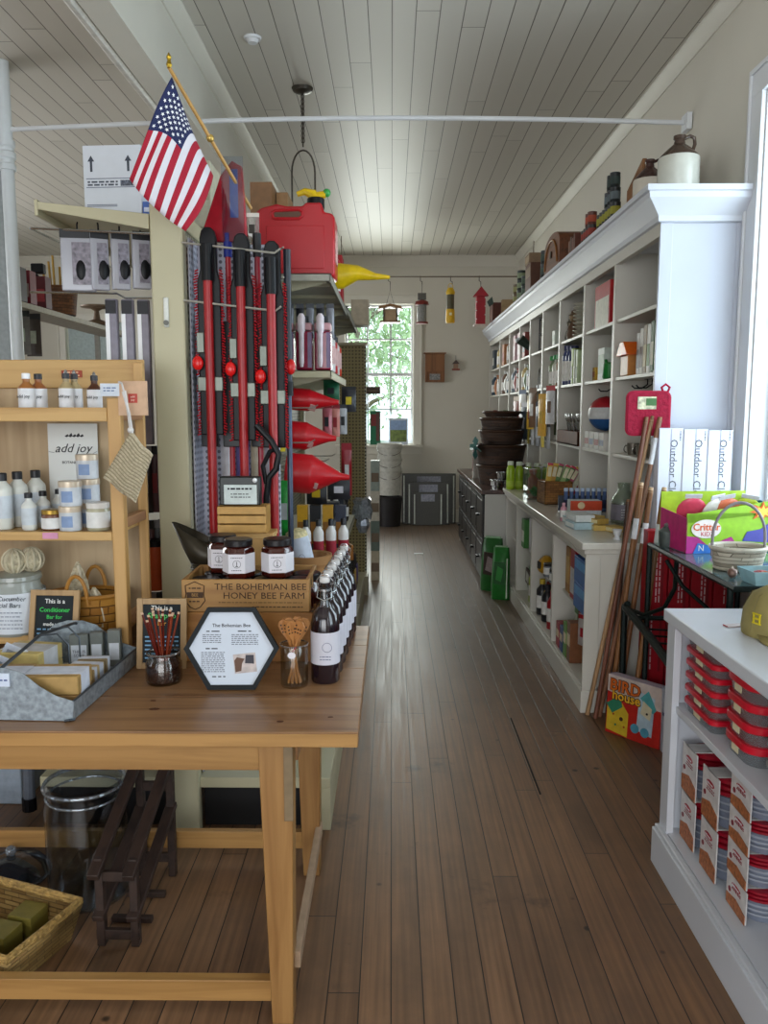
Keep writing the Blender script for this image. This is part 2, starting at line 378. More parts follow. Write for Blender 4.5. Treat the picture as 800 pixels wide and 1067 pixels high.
# ================================================================ THE ROOM
XR, YB, ZC = 1.70, 11.3, 3.6
XL, YF = -5.6, -3.0
floor_m = planks('floor_boards', ('#8f6a4b', '#7e5c41'), .085, 2.6, '#1c130d', .0018, .42, .35, dirt='#56412f', spec=.55, rvar=True)
ceil_m = planks('ceiling_boards', ('#cdc8be', '#c3beb3'), .125, 2.9, '#6a645a', .003, .45, .7, spec=.3)
wall_m = mat('#cfcabd', .75, var=.04, scale=1.3); trim_m = mat('#d8d4c8', .5, var=.03, scale=3)
wtrim = mat('#dfe1e4', .4, var=.02, scale=3)
struct(MB().bx(XL, XR, YF, YB, -.06, 0).build('floor', None, floor_m))
struct(MB().bx(XL, XR, YF, YB, ZC, ZC+.06).build('ceiling', None, ceil_m))
def wall(name, axis, at, th, a0, a1, holes):
    """wall with rectangular openings; holes=(a0,a1,z0,z1) sorted along a"""
    b = MB(); z1 = ZC+.06
    def blk(p0, p1, q0, q1):
        if p1-p0 < 1e-4 or q1-q0 < 1e-4: return
        if axis == 'x': b.bx(min(at, at+th), max(at, at+th), p0, p1, q0, q1)
        else: b.bx(p0, p1, min(at, at+th), max(at, at+th), q0, q1)
    p = a0
    for (h0, h1, k0, k1) in holes:
        blk(p, h0, -.06, z1); blk(h0, h1, -.06, k0); blk(h0, h1, k1, z1); p = h1
    blk(p, a1, -.06, z1)
    return struct(b.build(name, None, wall_m))
bw = (P(359, 400, y=YB).x, P(431, 400, y=YB).x, 1.09, 2.98)
WZ = (.92, 3.0)
wall('wall_right', 'x', XR, .14, YF, YB+.14, [(-1.9, -.8, *WZ), (.2, 1.4, *WZ), (2.75, 3.93, *WZ)])
wall('wall_back', 'y', YB, .14, XL, XR, [(-4.45, -3.5, 1.5, 2.75), (bw[0], bw[1], bw[2], bw[3])])
wall('wall_left', 'x', XL, -.14, YF, YB+.14, [(0, 1.3, .9, 3.0), (5.2, 8.6, .9, 3.0)])
wall('wall_front', 'y', YF, -.14, XL, XR, [(-4.6, -3.2, .5, 3.0), (-2.6, .8, .4, 3.0)])
# beam between the rooms, with crown, pipe and crown mouldings of the room
struct(MB().bx(-1.25, -1.12, YF, YB, 3.16, ZC).build('trim_1', None, trim_m))
def crown(name, x, sgn):
    pr = [(0, 0), (0, -.13), (.014, -.13), (.02, -.11), (.05, -.075), (.08, -.03), (.095, -.02), (.095, 0)]
    pr = [(x+sgn*a*.62, ZC+b*.62) for a, b in pr]
    return struct(MB().prism(pr, YF, YB, 'xz').build(name, None, trim_m))
crown('trim_2', -1.12, 1); crown('trim_3', XR, -1); crown('trim_4', -1.25, -1)
pr = [(0, 0), (0, -.13), (-.014, -.13), (-.02, -.11), (-.05, -.075), (-.08, -.03), (-.095, -.02), (-.095, 0)]
struct(MB().prism([(YB+a, ZC+b) for a, b in pr], -1.12, XR, 'yz').build('trim_5', None, trim_m))
struct(MB().prism([(YB+a, ZC+b) for a, b in pr], XL, -1.25, 'yz').build('trim_6', None, trim_m))
struct(MB().bx(-.6, XR, YB-.02, YB, 0, .16).bx(-.6, XR, YB-.028, YB, .15, .17).build('baseboard_back', None, trim_m))
struct(MB().bx(XR-.02, XR, YF, 4.02, 0, .18).build('baseboard_right', None, wtrim))
tag(MB().tube([(-1.285, YF+.1, 3.185), (-1.285, YB-.1, 3.185)], .03, 10).build('ceiling_pipe', None, mat('#cfcbc2', .4)), 'white painted pipe running along the underside of the ceiling beam', 'pipe')
ga, gb = P(532, 748, z=0), P(566, 828, z=0)
struct(MB().bx(ga.x-.004, ga.x+.004, gb.y, ga.y, 0, .0008).build('floor_gap', None, mat('#120d0a', .8)))  # thin dark strip laid on the floor, standing for a gap between boards
# windows
def window(n, axis, at, a0, a1, z0, z1, cols, rows, out, inn, cas=.11, m=None, sashm=None):
    """frame fixed in an opening; out=+1/-1 direction to outside"""
    m = m or wtrim; sm = sashm or m
    root = bpy.data.objects.new('window_%d' % n, None); COL.objects.link(root); struct(root)
    def BB(b, p0, p1, d0, d1, q0, q1):
        d0, d1 = at+out*d0, at+out*d1
        if axis == 'x': b.bx(min(d0, d1), max(d0, d1), p0, p1, q0, q1)
        else: b.bx(p0, p1, min(d0, d1), max(d0, d1), q0, q1)
    B = BB
    b = MB()
    B(b, a0-cas, a0+.005, -.022, -.001, z0-.009, z1-.005); B(b, a1-.005, a1+cas, -.022, -.001, z0-.009, z1-.005)
    B(b, a0-cas, a1+cas, -.022, -.001, z1-.005, z1+cas)
    B(b, a0-cas+.001, a0-cas+.02, -.035, -.022, z0-.008, z1+cas-.021); B(b, a1+cas-.02, a1+cas-.001, -.035, -.022, z0-.008, z1+cas-.021); B(b, a0-cas+.001, a1+cas-.001, -.035, -.022, z1+cas-.021, z1+cas-.001)
    e = .001; B(b, a0, a0+.012, e, .136, z0, z1); B(b, a1-.012, a1, e, .136, z0, z1); B(b, a0+.012, a1-.012, e, .136, z1-.012, z1)
    b.build('casing', root, m, .003)
    b = MB(); B(b, a0-cas-.02, a1+cas+.02, -.09, -.001, z0-.045, z0-.01); B(b, a0+.001, a1-.001, -.001, .1, z0-.001, z0+.004); B(b, a0-cas, a1+cas, -.02, 0, z0-.14, z0-.045)
    b.build('window_sill', root, m, .003)
    b = MB(); fw = .04
    sd = .04 if axis == 'x' else 0
    B0 = B
    def B1(b, p0, p1, d0, d1, q0, q1): B0(b, p0, p1, d0+sd, d1+sd, q0, q1)
    B = B1
    B(b, a0+.012, a0+fw, .05, .09, z0+.005, z1-.013); B(b, a1-fw, a1-.012, .05, .09, z0+.005, z1-.013); B(b, a0+fw, a1-fw, .051, .089, z0+.005, z0+fw*1.4); B(b, a0+fw, a1-fw, .051, .089, z1-fw, z1-.013)
    zm = (z0+z1)/2; B(b, a0+.013, a1-.013, .045, .093, zm-.022, zm+.022)
    for i in range(1, cols): x = a0+(a1-a0)*i/cols; B(b, x-.011, x+.011, .06, .085, z0, z1)
    for z in [z0+(zm-z0)*.5, zm+(z1-zm)*.5][:rows]: B(b, a0, a1, .06, .085, z-.011, z+.011)
    b.build('window_frame', root, sm)
    b = MB(); B(b, a0, a1, .07, .074, z0, z1); b.build('pane', root, glass('#f4f8f8', .06))
    return root
window(1, 'y', YB, bw[0], bw[1], bw[2], bw[3], 3, 2, 1, 1, .11, trim_m, wtrim)
window(2, 'x', XR, 2.75, 3.93, *WZ, 2, 2, 1, 1, .115)
window(3, 'x', XR, .2, 1.4, *WZ, 2, 2, 1, 1, .13)
w4 = window(4, 'y', YB, -4.45, -3.5, 1.5, 2.75, 1, 0, 1, 1, .1, trim_m)
b = MB()
for k in range(38):
    z = 1.53+k*.032; b.add([(-4.42, YB+.026, z+.019), (-3.53, YB+.026, z+.019), (-3.53, YB+.038, z-.019), (-4.42, YB+.038, z-.019)], [(0, 1, 2, 3)])
b.build('blind', w4, mat('#a9b3b3', .6))
struct(MB().bx(-.43, -.415, YB-.015, YB, .3, .42).build('trim_7', None, trim_m))
# ---- outside the back window: lawn, trees
tag(MB().bx(-9, 9, YB+.3, 40, -.35, -.26).build('lawn', None, mat('#7d9a55', .9, var=.3, scale=1)), 'sunlit lawn outside behind the back window', 'grass', kind='stuff')
def tree(loc, h, r, seed, label, col, n=500, group=None, ls=.09):
    rn = random.Random(seed); t = thing('garden_tree', label, 'tree', loc, 0, group)
    b = MB(); b.tube([(0, 0, -.25), (.1, 0, h*.35), (0, .1, h*.75)], .18, 10, rs=[.22, .16, .08])
    for k in range(9):
        a = rn.uniform(0, 2*PI); z = h*rn.uniform(.25, .65); L = r*rn.uniform(.6, 1)
        b.tube([(0, 0, z), (L*.5*math.cos(a), L*.5*math.sin(a), z+L*.35), (L*math.cos(a), L*math.sin(a), z+L*.5)], .05, 6, rs=[.06, .04, .015])
    b.build('trunk', t, mat('#6d6656', .9))
    b = MB()
    for k in range(n):
        a = rn.uniform(0, 2*PI); q = rn.uniform(.25, 1)**.6*r; z = h*.62+rn.uniform(-.5, .5)*h*.85*math.sqrt(max(0, 1-(q/r)**2)*.9+.1)
        p = Vector((q*math.cos(a), q*math.sin(a), z))
        M = Tr(*p) @ Euler((rn.uniform(0, 6), rn.uniform(0, 6), rn.uniform(0, 6))).to_matrix().to_4x4(); b.T = M
        s = ls*rn.uniform(.6, 1.3); b.add([(-s, 0, 0), (0, -s*.35, .01), (s, 0, 0), (0, s*.35, .02)], [(0, 1, 2, 3)])
    b.build('foliage', t, mat(col, .6, var=.25, scale=.8)); return t
tree((-.75, 15.5, 0), 5.2, 1.6, 1, 'leafy green tree outside, left half of the back window', '#9db58a', 3000)
tree((.9, 19.5, 0), 6.5, 1.9, 2, 'tree with a pale trunk outside, right half of the back window', '#a9bb98', 3000)
tree((-4.6, 25, 0), 7, 2.6, 3, 'farthest tree, behind the other trees outside the back window', '#93ab80', 1500)
# ---- ceiling things
t = thing('smoke_detector', 'small round white smoke detector on the ceiling', 'detector', tuple(P(263, 39, z=ZC)))
MB().lathe([(.045, -.012), (.05, 0)]).build('base', t, WHITE); MB().lathe([(.0, -.03), (.025, -.03), (.036, -.012)]).build('cover', t, WHITE)
pc = P(315, 92, z=ZC)
t = thing('pendant_hanger', 'dark metal ceiling hanger with a chain and an open loop above the fuel can', 'light fitting', (pc.x, pc.y, ZC))
dk = mat('#4a443c', .4, .6)
MB().lathe([(.0, -.035), (.03, -.033), (.06, -.02), (.07, 0)]).build('canopy', t, dk)
b = MB().tube([(0, 0, -.03), (0, 0, -.36)], .005, 6)
for k in range(10): b.tube([(math.cos(a)*.011, 0, -.05-.03*k+math.sin(a)*.018) for a in [i*PI/4 for i in range(8)]], .003, 5, closed=True)
b.build('chain', t, dk)
pts = [(-.075, 0, -.76), (-.075, 0, -.52)]+arc((0, 0, -.52), .075, .14, PI, 0, 12)+[(.075, 0, -.52), (.075, 0, -.76)]
MB().tube(pts, .006, 6).build('loop', t, dk); MB().tube([(-.075, 0, -.76), (.075, 0, -.76)], .006, 6).build('crossbar', t, dk)
# tie rod + pole
rl, rr_ = P(15, 135, y=5.1), P(719, 128, x=XR)
pts = [(-2.3, 5.1, rl.z)]+[(-2.3+(XR+2.3)*i/12, 5.1+(rr_.y-5.1)*i/12, rl.z+(rr_.z-rl.z)*i/12+.045*math.sin(PI*i/12)) for i in range(1, 12)]+[(XR, rr_.y, rr_.z)]
t = thing('tie_rod', 'thin white rod spanning the room below the ceiling', 'rod', pts[0])
MB().tube([Vector(p)-Vector(pts[0]) for p in pts], .014, 8).build('rod', t, wtrim)
MB().c(XR+2.28, rr_.y-5.1, rr_.z-rl.z, .03, .09, .09).build('wall_plate', t, wtrim)
t = thing('support_pole', 'round white metal pole with a ringed collar at the left edge', 'pole', (-2.31, 5.1, 0))
MB().lathe([(.038, 0), (.038, ZC)], n=20).build('shaft', t, mat('#dbe2e6', .35, var=.02))
MB().lathe([(.05, 0), (.05, .03), (.042, .04), (.042, .06), (.052, .07), (.052, .1), (.042, .11), (.042, .13), (.05, .14), (.05, .17)], (0, 0, 2.98)).build('collar', t, mat('#dbe2e6', .35, var=.02))
t = thing('support_post', 'broad pale post just left of the round white pole', 'post', (-2.43, 5.2, 0))
MB().c(0, 0, ZC/2, .13, .13, ZC).build('shaft', t, mat('#9fa6a8', .5), .01); MB().c(0, 0, .1, .16, .16, .2).build('plinth', t, mat('#9fa6a8', .5), .006)

# ================================================================ RIGHT: COUNTER, HUTCH
CX0, HX0, Y0, YCE, YHE = .985, 1.29, 4.07, 6.98, 10.95
shelfw = mat('#cfcbc1', .42, var=.02, scale=3)
ctr = thing('display_counter', 'long white counter with open shelves below and a pale top, right of the aisle', 'counter', (0, Y0, 0))
L = YCE-Y0
MB().bx(CX0-.03, XR, -.03, L, .855, .89).bx(CX0-.015, XR-.38, -.015, L, .83, .856).build('countertop', ctr, mat('#d6d2c8', .22, var=.04), .004)
MB().bx(CX0-.012, XR, -.012, L, 0, .115).build('plinth', ctr, shelfw, .003)
MB().bx(CX0, XR, 0, .03, .115, .835).bx(CX0-.006, CX0+.07, -.008, 0, .115, .835).build('end_panel', ctr, shelfw, .002)
MB().bx(XR-.05, XR-.02, .03, L, .1, .84).build('back_panel', ctr, shelfw)
MB().bx(CX0, XR-.05, 0, L, .115, .135).build('shelf', ctr, shelfw, .002)
MB().bx(CX0, CX0+.03, 0, L, .80, .835).build('rail', ctr, shelfw, .002)
CB = [.015, .86, 1.62, 2.3, L-.02]
for y in CB[1:]: MB().bx(CX0, XR-.05, y-.02, y+.02, .13, .835).build('divider', ctr, shelfw, .002)
for a, c_, z in ((CB[0], CB[1], .47), (CB[1], CB[2], .44), (CB[2], CB[3], .5), (CB[3], CB[4], .47)):
    MB().bx(CX0+.06, XR-.05, a+.02, c_-.02, z-.018, z).build('shelf', ctr, shelfw, .002)
H_ = YHE-4.06
hut = thing('wall_hutch', 'tall white open shelving with a crown moulding along the right wall', 'shelving', (0, 4.06, 0))
b = MB().bx(HX0, XR, 0, .03, .893, 2.44).bx(HX0-.005, HX0+.055, -.007, 0, .893, 2.44).bx(XR-.05, XR, -.007, 0, .893, 2.44)
b.build('end_panel', hut, mat('#c3c8d4', .4, var=.02, scale=3), .002)
MB().bx(HX0, XR, H_-.03, H_, .893, 2.44).build('end_panel', hut, shelfw)
MB().bx(XR-.03, XR-.01, .03, H_-.03, .893, 2.44).build('back_panel', hut, shelfw)
DV = [.03]+[v-4.06 for v in (4.86, 5.62, 6.42, 7.13, 7.78, 8.4, 9.12, 9.93)]+[H_-.03]
LV = [1.30, 1.74, 2.07]
for y in DV[1:-1]: MB().bx(HX0, XR-.03, y-.022, y+.022, .893, 2.44).build('divider', hut, shelfw, .002)
for i in range(len(DV)-1):
    for z in LV:
        MB().bx(HX0+.01, XR-.03, DV[i]+.02, DV[i+1]-.02, z-.02, z).build('shelf', hut, shelfw, .002)
MB().bx(HX0-.004, HX0+.03, 0, H_, 2.38, 2.46).build('rail', hut, shelfw, .002)
cr = [(0, 0), (-.02, .005), (-.022, .03), (-.035, .045), (-.06, .075), (-.085, .1), (-.088, .125), (-.10, .13), (-.10, .155), (0, .155)]
b = MB(); n = len(cr)
# mitred crown: front run along y, return along the near end
vs = []
for dx, z in cr: vs.append((HX0+dx, dx, 2.44+z))
for dx, z in cr: vs.append((HX0+dx, H_, 2.44+z))
b.add(vs, [(i, i+1, n+i+1, n+i) for i in range(n-1)])
vs = []
for dx, z in cr: vs.append((HX0+dx, dx, 2.44+z))
for dx, z in cr: vs.append((XR, dx, 2.44+z))
b.add(vs, [(i, i+1, n+i+1, n+i) for i in range(n-1)])
b.bx(HX0-.09, XR, -.09, H_, 2.588, 2.5945)
b.bx(HX0, XR, 0, H_, 2.44, 2.46)
b.build('crown_moulding', hut, mat('#ced1d9', .38, var=.02, scale=3), ang=25)
ZT = 2.596
# dark dresser
dx0, dy0, dy1 = .80, 7.07, 9.7
dr = thing('wooden_dresser', 'white sided chest of drawers with dark fronts and a dark top beyond the counter', 'dresser', (dx0, dy0, 0))
L2 = dy1-dy0; dkw = wood('#3c2a22', '#2a1c17', 1, 5, .35, False)
MB().bx(.015, XR-dx0-.005, 0, .03, 0, .825).build('side_panel', dr, mat('#cfcdc6', .5, var=.02, scale=3)); MB().bx(.015, XR-dx0-.005, L2-.03, L2, 0, .825).build('side_panel', dr, mat('#cfcdc6', .5, var=.02, scale=3))
MB().bx(.03, XR-dx0-.02, .03, L2-.03, .05, .82).build('carcass', dr, DARK)
MB().bx(-.02, XR-dx0-.005, -.015, L2, .825, .862).build('top', dr, wood('#4a2c22', '#33201a', 1, 5, .28, False), .004)
for r in range(2):
    for k in range(5):
        a = .04+k*(L2-.08)/5; z0, z1 = ((.43, .80), (.06, .41))[r]
        d = MB().bx(0, .02, a+.012, a+(L2-.08)/5-.012, z0, z1).bx(-.004, 0, a+.04, a+(L2-.08)/5-.04, z0+.04, z1-.04).build('drawer', dr, mat('#1f1b1a', .4), .003)
        o = MB().bx(-.035, -.005, a+.2, a+.29, (z0+z1)/2-.008, (z0+z1)/2+.008).build('handle', d, mat('#0f0f10', .3, .5), .004)

# ---------------------------------------------------------------- on top of the hutch
def jug(label, loc, r, h, bot, top):
    t = thing('stoneware_jug', label, 'jug', loc)
    MB().lathe([(r*.96, 0), (r, .01), (r, h*.60), (r*.97, h*.62)], n=32).build('jug_body', t, K(bot, .18, var=.04, spec=.6))
    MB().lathe([(r*.97, h*.62), (r*.9, h*.66), (r*.55, h*.78), (r*.28, h*.86), (r*.24, h*.93), (r*.3, h*.95), (r*.3, h), (r*.18, h)], n=32).build('shoulder', t, K(top, .2, spec=.6))
    MB().tube([(r*.24, 0, h*.96), (r*.5, 0, h*1.0), (r*.72, 0, h*.97), (r*.76, 0, h*.86), (r*.66, 0, h*.74)], r*.09, 8).build('handle', t, K(top, .2))
    return t
jp = P(706, 193, y=4.16)
jug('large white stoneware jug with a dark shoulder and loop handle on the cabinet crown', (jp.x, 4.16, ZT), .098, .272, '#cfcfc4', '#4a3a30')
jug('smaller stoneware jug with a brown shoulder behind the larger jug', (P(676, 200, y=4.55).x, 4.55, ZT), .085, .275, '#c9c0b2', '#3d2420')
t = thing('wooden_plank', 'brown wooden board standing on edge next to the smaller jug', 'board', (1.38, 4.80, ZT), 0)
MB().prism([(-.13, 0), (.16, 0), (.16, .22), (-.13, .32)], -.012, .012, 'yz').build('board', t, wood('#8a5c34', '#6a4324', 1, 6, .6, False), .002)
canc = [('#23262a', '#d8cf4a'), ('#1d2a2a', '#3f5a4c'), ('#2b2a2a', '#c9c5b0'), ('#30241e', '#b55a26')]
ci = 0
def cans(y0, n, rows, xs, cols, where, r=.05, h=.095):
    for row in range(rows):
        m = n[row]
        for k in range(m):
            y = y0+row*r*.5+k*r*2.1
            cc = cols[row % len(cols)]
            can('%s banded can, %s in row %d up, %s' % (cc[2], ORD[k] if m > 1 else 'alone', row+1, where), (xs, y, ZT+row*h), r, h, cc[0], cc[1], 'cans stacked on the white cabinet, '+where)
cans(5.02, (8, 6, 3, 2), 4, 1.325, [('#1c2422', '#6b7a4e', 'olive'), ('#1c2022', '#8f8a2a', 'yellow'), ('#141a1c', '#5a6468', 'grey'), ('#12181a', '#2c3a36', 'dark green')], 'by the wooden board', .031, .088)
cans(5.58, (5, 4, 2), 3, 1.325, [('#6a3424', '#c26a33', 'orange'), ('#7a2e1d', '#b44', 'red'), ('#5a2c20', '#a2452b', 'rust')] and [('#4a2a1e', '#a2582c', 'orange'), ('#26201c', '#8a3022', 'red'), ('#5a2c20', '#a2452b', 'rust')], 'by the old books', .031, .085)
for k in range(4):
    carton('brown old book, %s of the four standing behind the orange cans' % ORD[k], 'book', (1.36, 5.96+k*.055, ZT), .15, .045, .19-.02*(k % 2), ['#5c2e20', '#6b3526', '#4a2a1e', '#70422a'][k], group='old books on the white cabinet', name='old_book', band=('#8c6b3a', .3, .36))
t = thing('wooden_chest', 'brown arched wooden chest with a carved front on the cabinet crown', 'chest', (1.42, 6.66, ZT))
ap = [(-.17, 0), (.17, 0), (.17, .24)]+[(.17*math.cos(a), .24+.09*math.sin(a)) for a in [PI*i/10 for i in range(1, 10)]]+[(-.17, .24)]
MB().prism([(a*1.8, c_) for a, c_ in ap], -.16, .16, 'yz').build('chest_body', t, wood('#6e3f24', '#4d2a18', 1, 6, .5, False), .004)
MB().tube([(-.165, .25*math.cos(a), .08+.20*math.sin(a)) for a in [PI*i/10 for i in range(11)]], .008, 6).build('carving', t, K('#8a5a2c'))
MB().c(-.165, 0, .17, .012, .05, .05).build('latch', t, K('#3a2a1a', .4, metal=.5))
for k in range(3):
    can('dark can in the upright stack beyond the wooden chest, %s' % ['bottom', 'middle', 'top'][k], (1.36, 7.42, ZT+k*.115), .05, .115, '#1f2626', '#3c4a42', 'stack of dark cans beyond the chest')
for k in range(2):
    can('small grey can next to the upright dark stack, %s' % ['lower', 'upper'][k], (1.36, 7.24, ZT+k*.08), .04, .08, '#4a4038', '#8d7a5c', 'small grey cans beyond the chest')
carton('tall brown cardboard box standing on the cabinet crown', 'box', (1.36, 7.85, ZT), .18, .3, .30, '#5a3626', name='storage_box', band=('#7d6650', .6, .9))
carton('small tan box lying on the tall brown cardboard box', 'box', (1.36, 7.85, ZT+.30), .2, .24, .09, '#82694f', name='storage_box', band=('#a08868', .2, .8))
for c_ in range(3):
    for k in range(3+(c_ == 1)):
        can('can beyond the tall brown box, %s column, %s' % (ORD[c_], ['bottom', 'second up', 'third up', 'topmost'][k]), (1.36, 8.5+c_*.28, ZT+k*.1), .05, .1, ['#25302c', '#232a28', '#5c4a30'][c_], ['#4b5c4c', '#7d8a6c', '#8c8a5a'][c_], 'cans at the far end of the cabinet')
carton('narrow tan board box beyond the far cans', 'box', (1.36, 9.75, ZT), .16, .1, .23, '#9b8260', name='storage_box', band=('#7d6242', .2, .7))
carton('dark red-brown box at the far end of the cabinet crown', 'box', (1.36, 10.35, ZT), .26, .3, .26, '#5a2a1c', name='storage_box', band=('#74402c', .3, .7))
# ================================================================ RIGHT SIDE GOODS
def fy(px, x=1.36): return P(px, 450, x=x).y
# ---- bay shelves of the hutch (bay 0 is the nearest)
T1, T2, T3, TC_ = 2.07+.001, 1.74+.001, 1.30+.001, .891
t = thing('picture_frame', 'dark brown narrow frame standing in the topmost nearest hutch cubby', 'frame', (1.42, 4.16, T1))
MB().bx(-.09, -.075, -.05, .05, 0, .17).build('frame_border', t, K('#4a2a22')); MB().bx(-.092, -.09, -.035, .035, .02, .15).build('picture', t, K('#8b7a6b'))
t = thing('bird_feeder', 'orange roofed small plastic feeder house in the second nearest-bay cubby', 'feeder', (1.36, 4.66, T2)); t.scale = (1.25, 1.25, 1.25)
MB().c(0, 0, .045, .09, .12, .09).build('feeder_body', t, K('#b97a3c', .4), .004)
MB().prism([(-.09, .09), (.09, .09), (.03, .15), (-.03, .15)], -.06, .06, 'yz').build('roof', t, K('#d9641f', .35), .003)
for i, (yy, hh, cc) in enumerate(((4.48, .22, '#d5d3cf'), (4.42, .24, '#c9c4bb'), (4.36, .25, '#8f7a5c'), (4.30, .25, '#e2e2de'), (4.24, .26, '#4d6a48'))):
    carton('%s upright boxed pack beside the orange feeder, %s' % (['white', 'pale grey', 'tan', 'cream', 'green'][i], LFT[i]), 'box', (1.39, yy, T2), .13, .05, hh, cc, name='seed_box', group='upright packs beside the orange feeder', band=(['#9a9aa0', '#7a6d66', '#c9b98c', '#5f8a4c', '#c9c9b0'][i], .15, .6))
for i in range(5):
    t = thing('tin_cup', 'small dark metal cup behind the pole tops, %s of five' % LFT[i], 'cup', (1.36+.03*(i % 2), 4.62-i*.085, T3), 0, 'metal cups on the lowest shelf of the nearest hutch bay')
    MB().olathe([(0, 0), (.03, 0), (.036, .065), (.033, .065), (.027, .005), (0, .005)], n=16).build('cup_body', t, K(['#8a8378', '#4c463f'][i % 2], .3, metal=.7))
    MB().tube(arc((-.034, 0, .033), .018, .02, PI/2, 3*PI/2, 8), .003, 6).build('handle', t, K('#4c463f', .3, metal=.7))
for k, (bb, yy) in enumerate(((0, 4.5), (0, 4.42), (1, 5.22))):
    t = thing('display_hook', ['thin black hook under a shelf, near the pot holder, farther of two', 'thin black hook under a shelf, near the pot holder, nearer of two', 'thin black hook above the striped ball bag'][k], 'hook', (HX0+.1, yy, T2-.022))
    MB().tube([(0, 0, 0), (0, 0, -.03), (-.03, 0, -.05), (-.07, 0, -.05), (-.085, 0, -.035)], .004, 6).build('wire', t, K('#1a1a1c', .4, metal=.6)); MB().c(0, 0, -.002, .03, .02, .004).build('plate', t, K('#1a1a1c', .4))
# bay 1
carton('red and white splashed flat box leaning in a top hutch cubby', 'box', (1.335, 5.22, T1), .05, .36, .26, '#b21e24', name='gift_box', band=('#d6d2c0', .0, .66))
carton('small yellow box at the left of the green toy', 'box', (1.37, 5.48, T2), .07, .06, .09, '#c79a2a', name='small_box', band=('#a5561f', .3, .7))
carton('white upright box beside the green watering toy', 'box', (1.37, 5.28, T2), .08, .15, .2, '#cfd8cf', name='seed_box', band=('#9bb59b', .2, .8))
carton('narrow grey box right of the white upright box', 'box', (1.42, 5.09, T2), .08, .06, .19, '#9aa3a8', name='seed_box', band=('#4d5c74', .2, .8))
t = thing('watering_can', 'small green plastic watering can toy in front of the white box', 'watering can', (1.335, 5.08, T2))
MB().lathe([(.04, 0), (.045, .01), (.04, .09), (.03, .1)], n=16).build('can_body', t, K('#1f7a35', .35)); MB().tube([(0, .035, .03), (0, .08, .09), (0, .1, .12)], .01, 8).build('spout', t, K('#1f7a35', .35)); MB().tube([(0, -.03, .09), (0, -.07, .08), (0, -.07, .03), (0, -.04, .02)], .006, 6).build('handle', t, K('#1f7a35', .35))
t = thing('ball_bag', 'round red, white and blue ball in a clear bag above small boxes', 'ball', (1.42, 5.46, T3+.112))
for k, (a, c_) in enumerate(((0, '#2c5f9c'), (1, '#d9d9d9'), (2, '#b41f2c'))):
    zz = [(-.115, -.035), (-.035, .04), (.04, .115)][k]; pr = []
    for j in range(7):
        z = zz[0]+(zz[1]-zz[0])*j/6; pr.append((math.sqrt(max(.0, .115**2-z*z)), z+.115))
    MB().lathe(pr, n=24).build('stripe_panel', t, K(c_, .4))
for k in range(4):
    carton('small white lettered box under the striped ball, %s' % LFT[k], 'box', (1.35, 5.5-k*.13, T3), .09, .11, .11, '#cfcac4', name='small_box', band=(['#a0403c', '#7a8aa8', '#a0403c', '#5c6a8c'][k], .25, .6), group='small white boxes under the striped ball')
# bay 2
for k in range(9):
    t = thing('plate', 'white plate in the stack on the top hutch shelf, %s' % (['bottom plate', 'second up', 'third up', 'fourth up', 'fifth up', 'sixth up', 'seventh up', 'eighth up', 'topmost'][k]), 'plate', (1.41, 6.02, T1+.027*k), 0, 'stacked white plates on the top shelf')
    MB().olathe([(0, 0), (.06, 0), (.095, .018), (.1, .02), (.095, .024), (.055, .006), (0, .006)], n=20).build('plate_body', t, K('#d9d6c9', .3))
    MB().olathe([(.092, .0185), (.102, .021), (.102, .024), (.092, .0235), (.092, .0185)], n=20).build('rim', t, K('#b9b29c', .3))
def figure(label, loc, h, c1, c2, cat='figurine', group=None):
    t = thing('figurine', label, cat, loc, 0, group)
    MB().lathe([(h*.22, 0), (h*.26, h*.15), (h*.2, h*.45), (h*.1, h*.62)], n=14).build('figure_body', t, K(c1, .5))
    MB().sphere((0, 0, h*.76), h*.17).build('head', t, K(c2, .5))
    MB().lathe([(h*.2, h*.82), (h*.12, h*.87), (h*.1, h*.98), (0, h)], n=12).build('hat', t, K(c1, .5))
    return t
figure('small brown figurine beside the white plate stack', (1.36, 6.23, T1), .22, '#5d4430', '#8b7355')
figure('dark squat figurine left of the brown figurine on the top shelf', (1.36, 6.34, T1), .17, '#3f3a33', '#6d6552')
for k in range(3):
    bottle('tall navy topped slim bottle on the second shelf, %s of three' % LFT[k], (1.345, 6.34-k*.11, T2), .042, .3-.01*k, '#3a4474', '#1c2250', (.1, .6), 'navy topped slim bottles on the second shelf', 'slim_bottle', shoulder=.75, neck=.6)
for k in range(3):
    carton('%s gardening booklet box right of the navy topped bottles, %s' % (['lime', 'olive', 'pale green'][k], LFT[k]), 'box', (1.36, 5.99-k*.075, T2), .12, .05, .25-.01*k, ['#a5b95a', '#5c6a3a', '#b4c49a'][k], name='garden_book', band=(['#3f4a2c', '#c9c9a8', '#5c7a4c'][k], .15, .5), group='green booklet boxes')
t = thing('wooden_tray', 'long brown wooden trough holding silver utensils', 'tray', (1.345, 6.03, T3), 0)
MB().bx(-.06, .1, -.35, .35, 0, .012).bx(-.06, -.048, -.35, .35, 0, .1).bx(.088, .1, -.35, .35, 0, .1).bx(-.06, .1, -.35, -.338, 0, .1).bx(-.06, .1, .338, .35, 0, .1).build('tray_body', t, mat('#6e3d1e', .6, var=.15), .002)
rn = random.Random(3)
